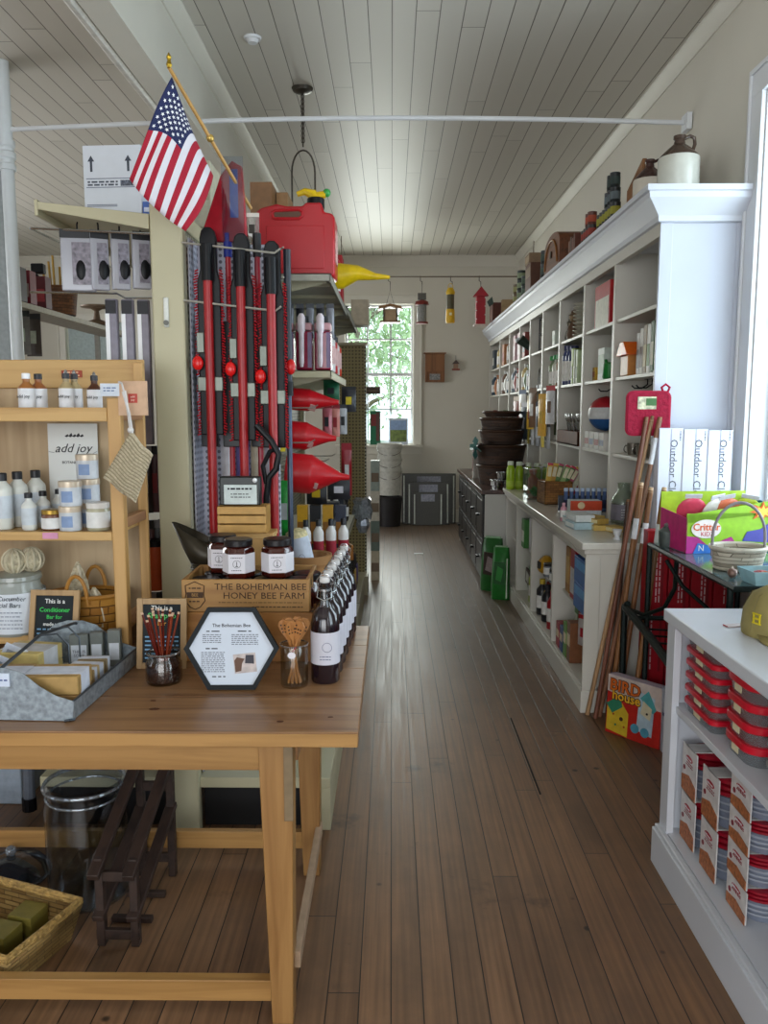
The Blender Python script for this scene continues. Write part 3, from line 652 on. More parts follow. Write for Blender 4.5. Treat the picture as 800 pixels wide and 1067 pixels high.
for k in range(10):
    t = thing('serving_spoon', 'silver spoon standing in the brown trough, %s' % (ORD[9-k]), 'spoon', (1.355+.02*(k % 2), 5.74+k*.062, T3+.015), (.1*rn.uniform(-1, 1), -.25+rn.uniform(-.1, .1), 0), 'silver utensils in the brown trough')
    MB().tube([(0, 0, 0), (0, 0, .15)], .005, 6).build('handle', t, CHROME); MB().sphere((0, 0, .185), .026, sz=1.3, sx=.35).build('bowl', t, CHROME)
for k in range(5):
    figure('grey rustic figurine behind the silver utensils, %s' % ORD[k], (1.55, 5.78+k*.12, T3), .24-.02*(k % 2), ['#6d665c', '#7d7263', '#55504a'][k % 3], '#8c857a', group='grey figurines behind the utensils')
# bays 3..8 : smaller mixed goods
def vase(label, loc, r, h, col, group=None):
    t = thing('vase', label, 'vase', loc, 0, group)
    MB().lathe([(r*.6, 0), (r, h*.35), (r*.8, h*.65), (r*.35, h*.85)], n=14).build('vase_body', t, K(col, .3)); MB().lathe([(r*.35, h*.85), (r*.5, h)], n=14).build('lip', t, K(col, .35)); return t
bays = [(DV[i]+4.06, DV[i+1]+4.06) for i in range(len(DV)-1)]
def bay(i, k, n): a, b_ = bays[i]; return a+.07+(b_-a-.14)*(k+.5)/n
BN = {3: 'fourth', 4: 'fifth', 5: 'sixth', 6: 'seventh', 7: 'eighth', 8: 'ninth'}
bottle('tall pale bottle on the top shelf of the fourth hutch bay', (1.37, bay(3, 0, 3), T1), .04, .3, '#a5a38c', '#6d6a4c', (.1, .45))
carton('white small tub box on the top shelf of the fourth hutch bay', 'box', (1.36, bay(3, 1, 3), T1), .09, .1, .12, '#c9cfc6', name='small_box', band=('#9bae9a', .3, .7))
for k in range(4):
    bottle('green topped spray bottle in the fourth hutch bay, %s' % ORD[k], (1.36, bay(3, k, 4), T2), .035, .26, ['#b9c4a5', '#8c6a4c', '#c9c9bd', '#7a8a6a'][k], '#1f8a3f', (.12, .5), 'green topped bottles in the fourth hutch bay', 'spray_bottle', shoulder=.7, capr=.03)
t = thing('wire_basket', 'tall dark wire holder on the top shelf of the fifth hutch bay', 'wire holder', (1.38, bay(4, 1, 3), T1))
b = MB()
for k in range(8): a = k*PI/4; b.tube([(.06*math.cos(a), .1*math.sin(a), 0), (.06*math.cos(a), .1*math.sin(a), .3)], .004, 5)
b.build('uprights', t, K('#24242a', .4))
for z in (.02, .15, .29): MB().tube([(.062*math.cos(a), .102*math.sin(a), z) for a in [q*PI/8 for q in range(16)]], .004, 5, closed=True).build('ring', t, K('#24242a', .4))
t = thing('hose_nozzle', 'dark green sprayer sticking out of the sixth hutch bay', 'sprayer', (1.30, bay(5, 0, 3), T1+.002))
MB().tube([(.05, 0, .05), (-.08, 0, .15)], .035, 10, rs=[.03, .05]).build('sprayer_body', t, K('#1f2f26', .4)); MB().lathe([(.04, 0), (.04, .06)], (.06, 0, 0), n=14).build('base', t, K('#1f2f26', .4)); MB().tube([(-.08, 0, .15), (-.12, 0, .13)], .02, 8).build('nozzle', t, K('#c9ccd0', .3))
for k in range(3):
    t = thing('wire_loop_handle', 'bent silver wire tool on the second shelf of the fifth hutch bay, %s' % ORD[k], 'tool', (1.36, bay(4, k, 3), T2), 0, 'silver wire tools')
    MB().tube(arc((0, 0, .09), .05, .1, -.4, PI+.4, 12, 'yz'), .006, 6).build('loop', t, CHROME); MB().c(0, 0, .02, .05, .12, .04).build('base', t, K('#4c4a46'))
cols8 = ['#8c3f38', '#7d8a94', '#5c6f4c', '#c9b27a', '#49525c', '#b9b5aa', '#a5683c', '#304a5c', '#d0cfc8', '#6a4c3a']
names8 = ['rusty red', 'grey blue', 'moss green', 'straw yellow', 'slate', 'pale grey', 'orange brown', 'dark blue', 'white', 'brown']
q = 0
for bi in range(5, 9):
    for lv, zz, nn in ((1, T1, 2), (2, T2, 3), (3, T3, 3)):
        for k in range(nn):
            if bi == 5 and lv == 1 and k == 0: continue
            y = bay(bi, k, nn); col = cols8[q % 10]; cn = names8[q % 10]; where = '%s hutch bay, %s shelf' % (BN[bi], {1: 'top', 2: 'second', 3: 'third'}[lv]); q += 1
            s_ = ', %s' % ['nearest', 'middle' if nn == 3 else 'farther', 'farthest'][k]
            m = q % 4
            if bi == 6 and lv == 1: carton('pink tall box, %s%s' % (where, s_), 'box', (1.36, y, zz), .1, .14, .27, '#c09aa0', name='tall_box', band=('#d9c9cc', .2, .6))
            elif m == 0: bottle('%s bottle, %s%s' % (cn, where, s_), (1.34, y, zz), .045, .27, col, '#d0d0cc', (.15, .5))
            elif m == 1: carton('%s box, %s%s' % (cn, where, s_), 'box', (1.35, y, zz), .1, .15, .24, col, name='tall_box', band=(cols8[(q+3) % 10], .2, .6))
            elif m == 2: jar('%s jar, %s%s' % (cn, where, s_), (1.35, y, zz), .06, .19, col, '#8c8a84', (.2, .7))
            else: vase('%s vase, %s%s' % (cn, where, s_), (1.35, y, zz), .065, .25, col)
# hanging packets over the counter, bays 3-5
hp = [('#c9c9cc', '#b9333c'), ('#d9a52c', '#d9a52c'), ('#b4b8bd', '#33394a'), ('#6a4a30', '#6a4a30'), ('#c9a53a', '#e0d8c0'), ('#3f4a52', '#c9c9cc'), ('#cfcfcc', '#4c5c7a'), ('#8a3f2c', '#e0d0c0')]
hn = ['silver', 'yellow', 'pale blue', 'brown', 'mustard', 'dark slate', 'white', 'russet']
for k in range(8):
    packet('%s hanging packet on the hutch edge, %s' % (hn[k], ORD[k]), 'packet', (HX0-.04-.02*(k % 2), 6.5+k*.23, 1.74-.06*(k % 3)), .16, .3+.04*(k % 2), hp[k][0], -PI/2+.25, 'packets hanging from the hutch edge', head=hp[k][1], stripe=hp[(k+3) % 8][0])
for k in range(6):
    packet('long silver utensil packet below the hanging packets, %s' % ORD[k], 'packet', (HX0-.02, 6.65+k*.25, 1.44), .07, .2, ['#a9abae', '#d9c45a', '#8d9094'][k % 3], -PI/2+.2, 'slim packets below', head='#2c2c30', name='slim_packet')
# ---- on the counter
for k, (x, y, z) in enumerate(((1.15, 4.50, 0), (1.15, 4.62, 0), (1.22, 4.44, 0), (1.15, 4.53, .032), (1.16, 4.65, .032))):
    carton('small yellow wrapped soap block near the counter corner, %s' % ['front left', 'rear left', 'right', 'upper one in front', 'upper one at the rear'][k], 'soap', (x, y, TC_+z), .075, .1, .03, ['#c9aa5c', '#b8974c'][k % 2], .15*k, 'yellow soap blocks', 'soap_block', band=('#e3d6a8', .2, .8))
t = thing('egg_cup', 'small white cup at the near corner of the counter beside the poles', 'cup', (1.16, 4.16, TC_))
MB().lathe([(.022, 0), (.024, .004), (.012, .014), (.02, .03), (.024, .05)], n=16).build('cup_body', t, WHITE); MB().tube([(.024*math.cos(a), .024*math.sin(a), .05) for a in [q*PI/6 for q in range(12)]], .002, 5, closed=True).build('rim', t, WHITE)
for k, (x, y, z, c_) in enumerate(((1.06, 4.58, 0, '#a9c3cc'), (1.07, 4.60, .04, '#d7dddc'), (1.08, 4.80, 0, '#b9d0d4'))):
    carton('pale blue clear topped box near the yellow soap, %s' % ['bottom of the pair', 'top of the pair', 'farther single one'][k], 'box', (x, y, TC_+z), .11, .17, .038, c_, .1, 'pale blue boxes', 'gift_box', band=('#eef2f2', .2, .8))
t = carton('orange and white box with a round emblem behind the pale blue boxes', 'box', (1.19, 5.02, TC_), .19, .1, .11, '#cfd6dc', 0, None, 'soap_carton')
MB().bx(-.096, .096, -.051, -.049, .05, .109).build('printed_panel', t, K('#c4421c')); MB().prism([(-.03+.022*math.cos(q*PI/8), .08+.022*math.sin(q*PI/8)) for q in range(16)], -.0525, -.0505, 'xz').build('emblem', t, K('#e0c9a0'))
for k in range(8):
    bottle('slim blue glitter tube behind the orange box, %s' % LFT[k], (1.14+.036*k, 5.32, TC_), .013, .155, '#4c6494', '#b9c9e0', (.15, .5), 'blue glitter tubes behind the orange box', 'glitter_tube', shoulder=.85, neck=.9, n=10, labcol='#2a2a50')
t = thing('tube_rack', 'dark low rack holding the blue glitter tubes', 'rack', (1.27, 5.36, TC_)); MB().bx(-.17, .17, .0, .02, 0, .1).build('rack_back', t, K('#3a3f4c')); MB().bx(-.17, .17, -.06, 0, 0, .004).build('base', t, K('#3a3f4c'))
bottle('small pink bottle at the left of the orange box', (1.03, 4.86, TC_), .02, .11, '#c98d9c', '#d9a9b4', (.2, .6))
t = thing('glass_bottle', 'large clear round shouldered glass bottle with a grey label', 'bottle', (1.345, 4.72, TC_))
pr = [(.062, 0), (.068, .01), (.068, .13), (.06, .16), (.04, .19), (.034, .2), (.034, .235), (.038, .24)]
MB().olathe(pr+[(.034, .24), (.03, .2), (.056, .158), (.064, .13), (.064, .012), (0, .012)], n=28).build('bottle_body', t, glass('#dfe6dc', .2, haze=.12))
MB().olathe([(.069, .03), (.069, .12), (.0685, .12), (.0685, .03)], n=28).build('paper_label', t, K('#7d7884')); greek(t, -.03, .03, (.09, .075, .06, .045), WHITE, -.0700, .004)
bottle('dark speckled bottle right of the large glass bottle', (1.43, 4.6, TC_), .03, .17, '#3c3a30', '#55504a', (.15, .6), labcol='#8c8f6a', shoulder=.8, neck=.6)
bottle('pale green slim bottle right behind the dark speckled bottle', (1.50, 4.68, TC_), .028, .19, '#9aa88c', '#c9ccc0', (.15, .6), labcol='#d0d5b8', shoulder=.8)
t = thing('seed_basket', 'square golden brown woven basket on the counter', 'basket', (1.165, 5.82, TC_), .1)
wv = weave('#a3713a', '#7d5228', 50, 60)
MB().prism([(-.1, -.1), (.1, -.1), (.1, .1), (-.1, .1)], 0, .012).bx(-.1, -.088, -.1, .1, 0, .16).bx(.088, .1, -.1, .1, 0, .16).bx(-.1, .1, -.1, -.088, 0, .16).bx(-.1, .1, .088, .1, 0, .16).build('basket_body', t, wv, .003)
MB().tube([(-.1, -.1, .16), (.1, -.1, .16), (.1, .1, .16), (-.1, .1, .16)], .007, 6, closed=True).build('rim', t, K('#8a5c2c'))
sp = [('#c9a33a', 'yellow'), ('#b98d3a', 'gold'), ('#5c7a44', 'green'), ('#8aa86a', 'pale green'), ('#3f6a34', 'dark green'), ('#b0506a', 'pink'), ('#c9c9b4', 'cream'), ('#9c2f44', 'crimson')]
for k, (c_, nm) in enumerate(sp):
    x = 1.10+.02*k; ty = .1+.085*k
    t = thing('seed_roll', '%s long seed packet box standing in the woven basket, %s' % (nm, LFT[k]), 'seed packet', (x, 5.80+.02*(k % 3), TC_+.014), (0, ty, 0), 'seed boxes in the woven basket')
    MB().bx(-.018, .018, -.012, .012, 0, .27).build('box_body', t, K(c_, .5), .002); MB().bx(-.012, .012, -.0135, -.012, .18, .25).build('printed_panel', t, K('#d8cfae')); MB().bx(-.0182, .0182, -.0125, .0125, .26, .275).build('end_flap', t, K(['#b03048', '#c9a33a', '#a8405c', '#b03048'][k % 4]))
t = thing('glass_vase', 'clear square glass box vase with a green sprig inside', 'vase', (1.10, 6.12, TC_))
gl = glass('#e9f0ee', .2, haze=.02); b = MB(); s = .095; b.bx(-s, s, -s, s, 0, .01).bx(-s, -s+.006, -s, s, .01, .23).bx(s-.006, s, -s, s, .01, .23).bx(-s, s, -s, -s+.006, .01, .23).bx(-s, s, s-.006, s, .01, .23)
b.build('glass_body', t, gl); MB().tube([(-s, -s, .23), (s, -s, .23), (s, s, .23), (-s, s, .23)], .004, 6, closed=True).build('rim', t, CHROME)
t = thing('green_sprig', 'small green plant sprig inside the square glass vase', 'plant', (1.11, 6.12, TC_+.011))
b = MB()
for k in range(14): a = k*2.4; b.T = Rz(a) @ Ry(.5+.05*k); b.add([(0, 0, .02), (.02, .008, .06), (0, 0, .1), (-.02, -.008, .06)], [(0, 1, 2, 3)])
b.build('leaves', t, K('#2f7a30')); MB().tube([(0, 0, 0), (0, 0, .07)], .004, 6).build('stem', t, K('#3a6a30'))
bottle('coral orange tapered bottle behind the square glass vase', (1.13, 6.52, TC_), .05, .19, '#c95a33', '#c95a33', None, shoulder=.6, neck=.5)
for k in range(7):
    bottle('lime green squat bottle in the row beside the baskets, %s' % LFT[k], (1.0+.075*k, 6.86+.02*(k % 2), TC_), .035, .235-.006*k, ['#98b81f', '#8aa81c'][k % 2], '#c9d2c0', (.1, .3), 'lime green bottles', 'lime_bottle', shoulder=.75, neck=.6, labcol='#a9c04a')
# ---- on the dresser
TD = .863
for k in range(4):
    t = thing('galvanised_pot', 'shiny small metal pot on the dresser corner, %s' % ['near left', 'near right', 'far left', 'upper near one'][k], 'pot', ((.93, 1.02, .93, .97)[k], (7.20, 7.20, 7.31, 7.22)[k], TD+(.072 if k == 3 else 0)), 0, 'shiny metal pots on the dresser')
    MB().olathe([(0, 0), (.03, 0), (.04, .07), (.037, .07), (.027, .006), (0, .006)], n=16).build('pot_body', t, CHROME); MB().tube([(.041*math.cos(a), .041*math.sin(a), .07) for a in [q*PI/6 for q in range(12)]], .003, 5, closed=True).build('rim', t, CHROME)
wvd = weave('#3f2819', '#2a1a10', 30, 35)
for k, (r0, r1, h, z, dx) in enumerate(((.20, .225, .17, 0, 0), (.205, .235, .17, .186, -.01), (.175, .20, .12, .372, .0), (.17, .185, .10, .508, .0), (.13, .155, .045, .624, .0))):
    t = thing('willow_basket', 'dark brown willow basket, %s in the stack on the dresser' % ['bottom', 'second up', 'third up', 'fourth up', 'topmost'][k], 'basket', (1.035+dx, 7.74, TD+z), .2*k, 'stacked dark baskets on the dresser')
    basket_shell(MB(), r0, r1, h, 1.0, 1.2).build('basket_body', t, wvd); rim(MB(), r1-.005, h, .014, 1.0, 1.2).build('rim', t, K('#3a2416'))
t = thing('ribbon_bow', 'teal ribbon ornament stuck on the dark basket stack', 'ribbon', (.775, 7.56, TD+.34))
b = MB(); rn = random.Random(5)
for k in range(12): a = rn.uniform(0, 6.3); b.T = Rz(rn.uniform(-.5, .5)) @ Rx(a); b.add([(0, 0, 0), (-.02, .02, .07), (0, 0, .11), (.02, -.02, .07)], [(0, 1, 2, 3)])
b.build('loops', t, K('#3f6f6a', .3)); MB().sphere((0, 0, 0), .02).build('knot', t, K('#2f5a55'))
carton('white upright card box behind the dark basket stack', 'box', (.88, 8.35, TD), .1, .12, .36, '#a9a39a', name='card_box', band=('#5a2c24', .2, .8))
# ---- in the open counter bays
def low(x, y, z): return (x, y, z)
zs = [.472, .442, .502, .472]; fz = .137
carton('tan box on the upper shelf of the nearest counter bay', 'box', (1.15, 4.80, zs[0]), .2, .1, .27, '#a5793c', name='storage_box', band=('#c9a35c', .2, .8))
carton('red bag box beside the tan box in the counter', 'box', (1.12, 4.62, zs[0]), .16, .12, .3, '#a3202a', name='storage_box', band=('#c9c5c8', .1, .6))
for k in range(2):
    t = carton('blue detergent box near the front of the nearest counter bay, %s' % ['lower', 'upper'][k], 'box', (1.10, 4.33, zs[0]+k*.145), .17, .28, .14, '#1f5fa8', name='detergent_box', group='blue detergent boxes', band=('#4c94d0', .55, .9))
for k in range(3):
    packet('red and white striped packet hanging under the counter shelf, %s' % ORD[k], 'packet', (1.06+.03*k, 4.38+k*.12, .43), .1, .17, '#b9b0ae', -PI/2+.5, 'red striped packets in the counter', head='#a3202a', stripe='#a3202a')
for k, (c_, h, nm) in enumerate((('#7a4a2a', .2, 'brown'), ('#5c8a34', .17, 'green'), ('#1f3f7a', .12, 'navy'), ('#a32f3c', .12, 'red'))):
    carton('%s small box on the floor shelf of the nearest counter bay' % nm, 'box', (1.05, 4.50+k*.1, fz), .10, .08, h+.03, c_, name='small_box', band=('#d9c9a8', .4, .7))
bottle('yellow squeeze bottle lying behind the front bottles, second counter bay', (1.3, 5.05, zs[1]), .045, .17, '#c99a1f', '#1c1c1e', (.2, .5))
for k in range(3): jar('dark lidded small jar on the upper shelf of the second counter bay, %s' % ORD[k], (1.06+.05*(k % 2), 5.20+.1*k, zs[1]), .04, .09, '#8a9098', '#26262a', (.2, .7), 'dark lidded jars')
for k, (c_, cp, nm) in enumerate((('#a31c26', '#a31c26', 'red'), ('#b3222c', '#e0e0e0', 'white capped red'), ('#24242a', '#24242a', 'black'), ('#c99a2a', '#8a2c1f', 'yellow'), ('#2a2a30', '#d0b43a', 'yellow capped black'))):
    bottle('%s bottle on the floor shelf of the second counter bay' % nm, (1.05+.03*(k % 2), 5.20+k*.095, fz), .040, .25, c_, cp, (.2, .55))
t = thing('paper_towel_roll', 'white upright roll on the upper shelf of the third counter bay', 'roll', (1.08, 6.02, zs[2]))
MB().olathe([(.02, 0), (.055, 0), (.055, .25), (.02, .25), (.02, 0)], n=24).build('paper', t, WHITE); MB().olathe([(.018, -.0), (.022, 0), (.022, .253), (.018, .253), (.018, 0)], n=14).build('core', t, K('#8a7355'))
carton('green printed bag box on the upper shelf of the third counter bay', 'box', (1.08, 6.22, zs[2]), .14, .12, .22, '#3a7a34', name='storage_box', band=('#c9cfc0', .2, .6))
for k in range(2): bottle('lime bottle on the floor shelf of the third counter bay, %s' % ORD[k], (1.06, 5.82+k*.12, fz), .045, .26, '#a3b52c', '#c9cf6a', (.2, .5))
def bag(label, loc, w_, d, h, col, rz=0, lean=0, panel='#d0d4cc', pat='#4a2f24', group=None):
    t = thing('seed_bag', label, 'bag', loc, (lean, 0, rz), group)
    N = 10; b = MB(); vs = []; fs = []
    for j in range(N+1):
        z = h*j/N; k = math.sin(PI*min(1, (j+1.6)/(N+1.6)))**.6 if j < N else .08
        for i in range(16):
            a = 2*PI*i/16; ca, sa = math.cos(a), math.sin(a)
            vs.append((w_/2*abs(ca)**.5*(1 if ca > 0 else -1)*(1-.10*(j/N)**2-.22*max(0, j/N-.75)), d/2*k*abs(sa)**.8*(1 if sa > 0 else -1), z))
    for j in range(N):
        for i in range(16): fs.append((j*16+i, j*16+(i+1) % 16, (j+1)*16+(i+1) % 16, (j+1)*16+i))
    fs.append(tuple(range(15, -1, -1))); fs.append(tuple(range(N*16, N*16+16)))
    b.add(vs, fs).build('bag_body', t, K(col, .35, bump=.3))
    q = MB().prism([(-w_*.3, h*.32), (w_*.3, h*.3), (w_*.32, h*.72), (-w_*.28, h*.74)], -d*.5-.004, -d*.44, 'xz').build('printed_panel', t, K(pat, .5))
    MB().prism([(-w_*.2, h*.4), (w_*.1, h*.36), (w_*.22, h*.6), (-w_*.1, h*.66)], -d*.5-.007, -d*.5-.003, 'xz').build('printed_panel', t, K(panel, .5))
    MB().bx(-w_*.34, w_*.34, -.006, .006, h*.985, h*1.03).build('top_seam', t, K('#8fae8c', .5)); MB().bx(w_*.36, w_*.42, -d*.42, -d*.30, h*.04, h*.8).build('side_stripe', t, K('#c9d2c0', .5)); return t
bag('green bag of garden mix standing on the floor shelf of the third counter bay', (1.12, 6.18, fz), .3, .14, .27, '#2a6a2c', -PI/2)
bag('green patterned sack leaning on the dresser end, left of two', (.865, 6.93, .002), .20, .12, .46, '#1f5a22', -.5, -.05, '#8a7a78', '#35261f')
bag('brighter green sack on the floor at the counter end, right of two', (.90, 6.62, .002), .15, .16, .43, '#23702a', -.3, -.04, '#2f8a36', '#1c5a24')
# extra goods filling the hutch and the counter
ex = [('#b9c2c9', '#2c3a6a', 'pale blue and navy'), ('#8a2430', '#d8d0c4', 'dark red and cream'), ('#d8d4c8', '#4a5a34', 'cream and olive'), ('#c98a2c', '#5a3a1c', 'amber and brown'), ('#2c3440', '#a9b4bf', 'slate and silver'), ('#5a8a4a', '#dfe6d4', 'leaf green and white')]
for k in range(6):
    c1_, c2_, nm = ex[k]; y = bay(3+k//3, k % 3, 3)
    bottle('%s bottle on the third shelf behind the hanging packets, %s hutch bay' % (nm, BN[3+k//3]), (1.42, y, T3), .045, .27-.02*(k % 2), c1_, c2_, (.15, .55), 'bottles behind the hanging packets', labcol=c2_)
for k in range(3):
    c1_, c2_, nm = ex[(k+2) % 6]
    carton('%s small box on the top shelf of the fifth hutch bay, %s' % (nm, ORD[k]), 'box', (1.45, bay(4, k, 3), T1), .08, .1, .15+.03*k, c1_, name='small_box', band=(c2_, .2, .7))
for k in range(4):
    c1_, c2_, nm = ex[(k+1) % 6]
    jar('%s jar at the back of the second hutch shelf, third bay, %s' % (nm, ORD[k]), (1.55, 5.75+.15*k, T2), .05, .2, c1_, c2_, (.2, .6), 'jars at the back of the third bay')
for k in range(6):
    y = 4.34+.097*k; c1_, c2_, nm = ex[k]
    carton('%s pack deep in the nearest counter bay, %s' % (nm, ORD[k]), 'box', (1.165, y, fz), .1, .085, .22+.03*(k % 3), c1_, name='shelf_pack', group='packs deep in the nearest counter bay', band=(c2_, .3, .7))
for k in range(5):
    y = 5.15+.11*k; c1_, c2_, nm = ex[(k+3) % 6]
    bottle('%s bottle at the back of the second counter bay, %s' % (nm, ORD[k]), (1.18, y, fz), .045, .29, c1_, c2_, (.2, .55), 'bottles at the back of the second counter bay', labcol=c2_)
for k in range(4):
    y = 5.14+.13*k; c1_, c2_, nm = ex[(k+2) % 6]
    carton('%s pack on the upper shelf of the second counter bay, %s' % (nm, ORD[k]), 'box', (1.20, y, zs[1]), .12, .1, .24+.04*(k % 2), c1_, name='shelf_pack', group='packs on the upper shelf of the second counter bay', band=(c2_, .2, .6))
for k in range(3):
    y = 5.80+.14*k; c1_, c2_, nm = ex[(k+4) % 6]
    carton('%s pack deep in the third counter bay, %s' % (nm, ORD[k]), 'box', (1.30, y, fz), .12, .11, .28, c1_, name='shelf_pack', group='packs deep in the third counter bay', band=(c2_, .2, .6))
t = thing('yellow_bag', 'yellow crumpled bag hanging over the upper shelf edge, second counter bay', 'bag', (1.07, 5.55, zs[1]), .2); MB().lathe([(.05, 0), (.06, .03), (.05, .08), (.02, .11)], n=9, sy=1.5).build('bag_body', t, mat('#c9951c', .4, bump=.6)); MB().c(-.055, 0, .05, .004, .06, .05).build('printed_panel', t, K('#2a2a30'))
# ---------------------------------------------------------------- pot holder, poles, tall boxes
t = thing('oven_mitt', 'crimson quilted square pot holder hanging at the near hutch corner', 'pot holder', (1.245, 4.005, 1.50), 0)
b = MB(); n = 8; pts = []
for cx, cz, a0 in ((.075, -.04, -PI/2), (.075, .11, 0), (-.075, .11, PI/2), (-.075, -.04, PI)):
    for i in range(6): a = a0+i*PI/10; pts.append((cx+.028*math.cos(a), cz+.028*math.sin(a)))
b.prism([(x, z) for x, z in pts], -.009, .009, 'xz').build('pad', t, mat('#8f1030', .9, var=.15, scale=60, bump=.6), .004)
MB().tube([(x*1.0, 0, z) for x, z in pts], .007, 6, closed=True).build('edging', t, mat('#a01236', .8))
MB().tube([(.07, 0, .135), (.06, -.002, .16), (.08, 0, .175), (.1, 0, .16), (.09, 0, .135)], .006, 6).build('hanging_loop', t, mat('#a01236', .8))
MB().c(-.01, -.0105, .085, .09, .003, .06).build('paper_label', t, mat('#b9b79c', .6, var=.5, scale=50)); MB().c(.01, -.0125, .09, .05, .002, .035).build('printed_panel', t, K('#3f6a3a'))
poles = [((1.005, 4.035), (1.262, 4.0, 1.505), .0115, '#b08a62', 'palest front wooden pole, its foot nearest the counter corner'),
         ((1.035, 3.99), (1.232, 3.99, 1.50), .0115, '#7d4c38', 'long reddish wooden pole just right of the palest one'),
         ((1.06, 4.01), (1.29, 3.97, 1.50), .0125, '#8a5d42', 'long brown pole behind, topping out beside the pot holder'),
         ((1.09, 3.95), (1.205, 3.94, 1.19), .013, '#8e6038', 'shorter wooden pole with a white sticker, leftmost of three'),
         ((1.12, 3.92), (1.240, 3.90, 1.17), .013, '#7f5230', 'shorter wooden pole with a white sticker, middle of three'),
         ((1.155, 3.80), (1.270, 3.80, 1.18), .013, '#8f6036', 'shorter wooden pole with a white sticker, rightmost of three'),
         ((1.10, 4.01), (1.17, 4.02, 1.10), .012, '#4f3424', 'dark shorter wooden pole at the back of the bundle')]
for k, (bt, tp, r, c_, lb) in enumerate(poles):
    t = thing('wooden_pole', lb, 'pole', (bt[0], bt[1], 0), 0, 'wooden poles leaning beside the counter')
    d = Vector((tp[0]-bt[0], tp[1]-bt[1], tp[2]))
    MB().tube([Vector((0, 0, .001)), d], r, 12).build('shaft', t, wood(c_, '#%02x%02x%02x' % tuple(int(int(c_[i:i+2], 16)*.7) for i in (1, 3, 5)), 2, 5, .45, False))
    MB().tube([d*.992, d*1.012], r*1.02, 12, rs=[r*1.02, r*.8]).build('pole_tip', t, K('#c4a584' if 3 <= k <= 5 else '#7d5a3c'))
    if 2 <= k <= 5: f = .78 if k > 2 else .86; MB().tube([d*f, d*(f+.085)], r*1.06, 12).build('sticker', t, K('#d3d6db', .5))
bxw = mat('#d3d6e6', .55, var=.02)
for k in range(3):
    x = 1.345+.1165*k; t = thing('clothes_dryer_box', 'tall white lettered carton against the hutch side, %s of three' % LFT[k], 'box', (x, 3.985-.004*k, 0), .0, 'tall white lettered cartons')
    MB().bx(-.058, .058, -.035, .035, 0, 1.465-.005*k).build('carton', t, bxw, .002)
    o = text('Outdoor Clothes Dryer', .050, K('#4a4c58', .7), t, (.012, -.0358, 1.165)); o.rotation_euler = Matrix(((0, 1, 0), (0, 0, -1), (-1, 0, 0))).to_euler() 
    greek(t, 1.405, 1.45, (.040,), K('#7d8090', .7), -.0352, .006, plane='col', wl=.012)
    MB().bx(-.002, .002, -.0362, -.035, .0, 1.46).build('seam', t, K('#a4a8bc'))
redc = mat('#9c0f1e', .4, var=.05)
for k in range(4):
    x = 1.262+.105*k; t = thing('red_carton', 'tall red carton with white print behind the metal rack, %s of four' % LFT[k], 'box', (x, 3.865-.008*k, 0), 0, 'tall red cartons behind the rack')
    MB().bx(-.05, .05, -.04, .04, 0, .985-.01*(k % 2)).build('carton', t, redc, .002)
    for j, (s_, zc) in enumerate((('DRYING RACK', .78), ('FOLDS FLAT FOR STORAGE', .45))):
        greek(t, zc-.14, zc+.14, (.01-.03*j, -.005-.03*j), K('#c9a9ac', .7), -.0402, .006, plane='col', wl=.03, seed=k+j*5)
    MB().bx(.02, .032, -.0412, -.04, .3, .9).build('printed_panel', t, K('#7a0c18'))
# ---- dark green metal rack
gm = mat('#16211f', .5, .5, var=.5, scale=90)
rk = thing('metal_rack', 'dark green metal plant rack with a glass shelf against the right wall', 'rack', (0, 0, 0))
def fr(z, x0, y0, y1): return [(x0, y0, z), (XR-.08, y0, z), (XR-.08, y1, z), (x0, y1, z)]
MB().tube(fr(.935, 1.19, 2.78, 3.72), .012, 6, closed=True).build('shelf_frame', rk, gm)
MB().bx(1.195, XR-.085, 2.785, 3.715, .938, .946).build('glass_shelf', rk, mat('#4d6a70', .12, spec=.8))
for x, y in ((1.19, 2.82), (1.20, 3.755), (XR-.09, 2.82), (XR-.09, 3.74)): MB().tube([(x, y, 0), (x, y, .935)], .013, 8).build('leg', rk, gm)
MB().tube([(1.130, 3.875, .0), (1.127, 3.87, .61), (1.13, 3.83, .63)], .016, 8).build('post', rk, gm)
MB().tube([(1.127, 3.86, .61), (1.115, 3.4, .575), (1.115, 3.05, .52), (1.12, 2.80, .49)], .019, 8).build('lower_rail', rk, gm)
MB().tube([(XR-.09, 3.74, .58), (1.12, 3.76, .58)], .012, 8).build('crossbar', rk, gm); MB().tube([(XR-.09, 2.82, .49), (1.12, 2.80, .49)], .012, 8).build('crossbar', rk, gm)
MB().tube([(1.13, 3.80, .61), (1.16, 3.66, .62), (1.21, 3.55, .68), (1.235, 3.5, .78), (1.23, 3.48, .92)], .010, 8).build('scroll', rk, gm)
MB().tube([(1.2, 3.52, .9), (1.25, 3.45, .8), (1.33, 3.35, .72), (1.42, 3.2, .68)], .009, 8).build('scroll', rk, gm)
b = MB()
for k in range(9): y = 2.9+k*.085; b.tube([(1.11, y, .5+(y-2.8)*.1), (XR-.1, y, .5+(y-2.8)*.06)], .005, 6)
b.build('wire_grid', rk, gm)
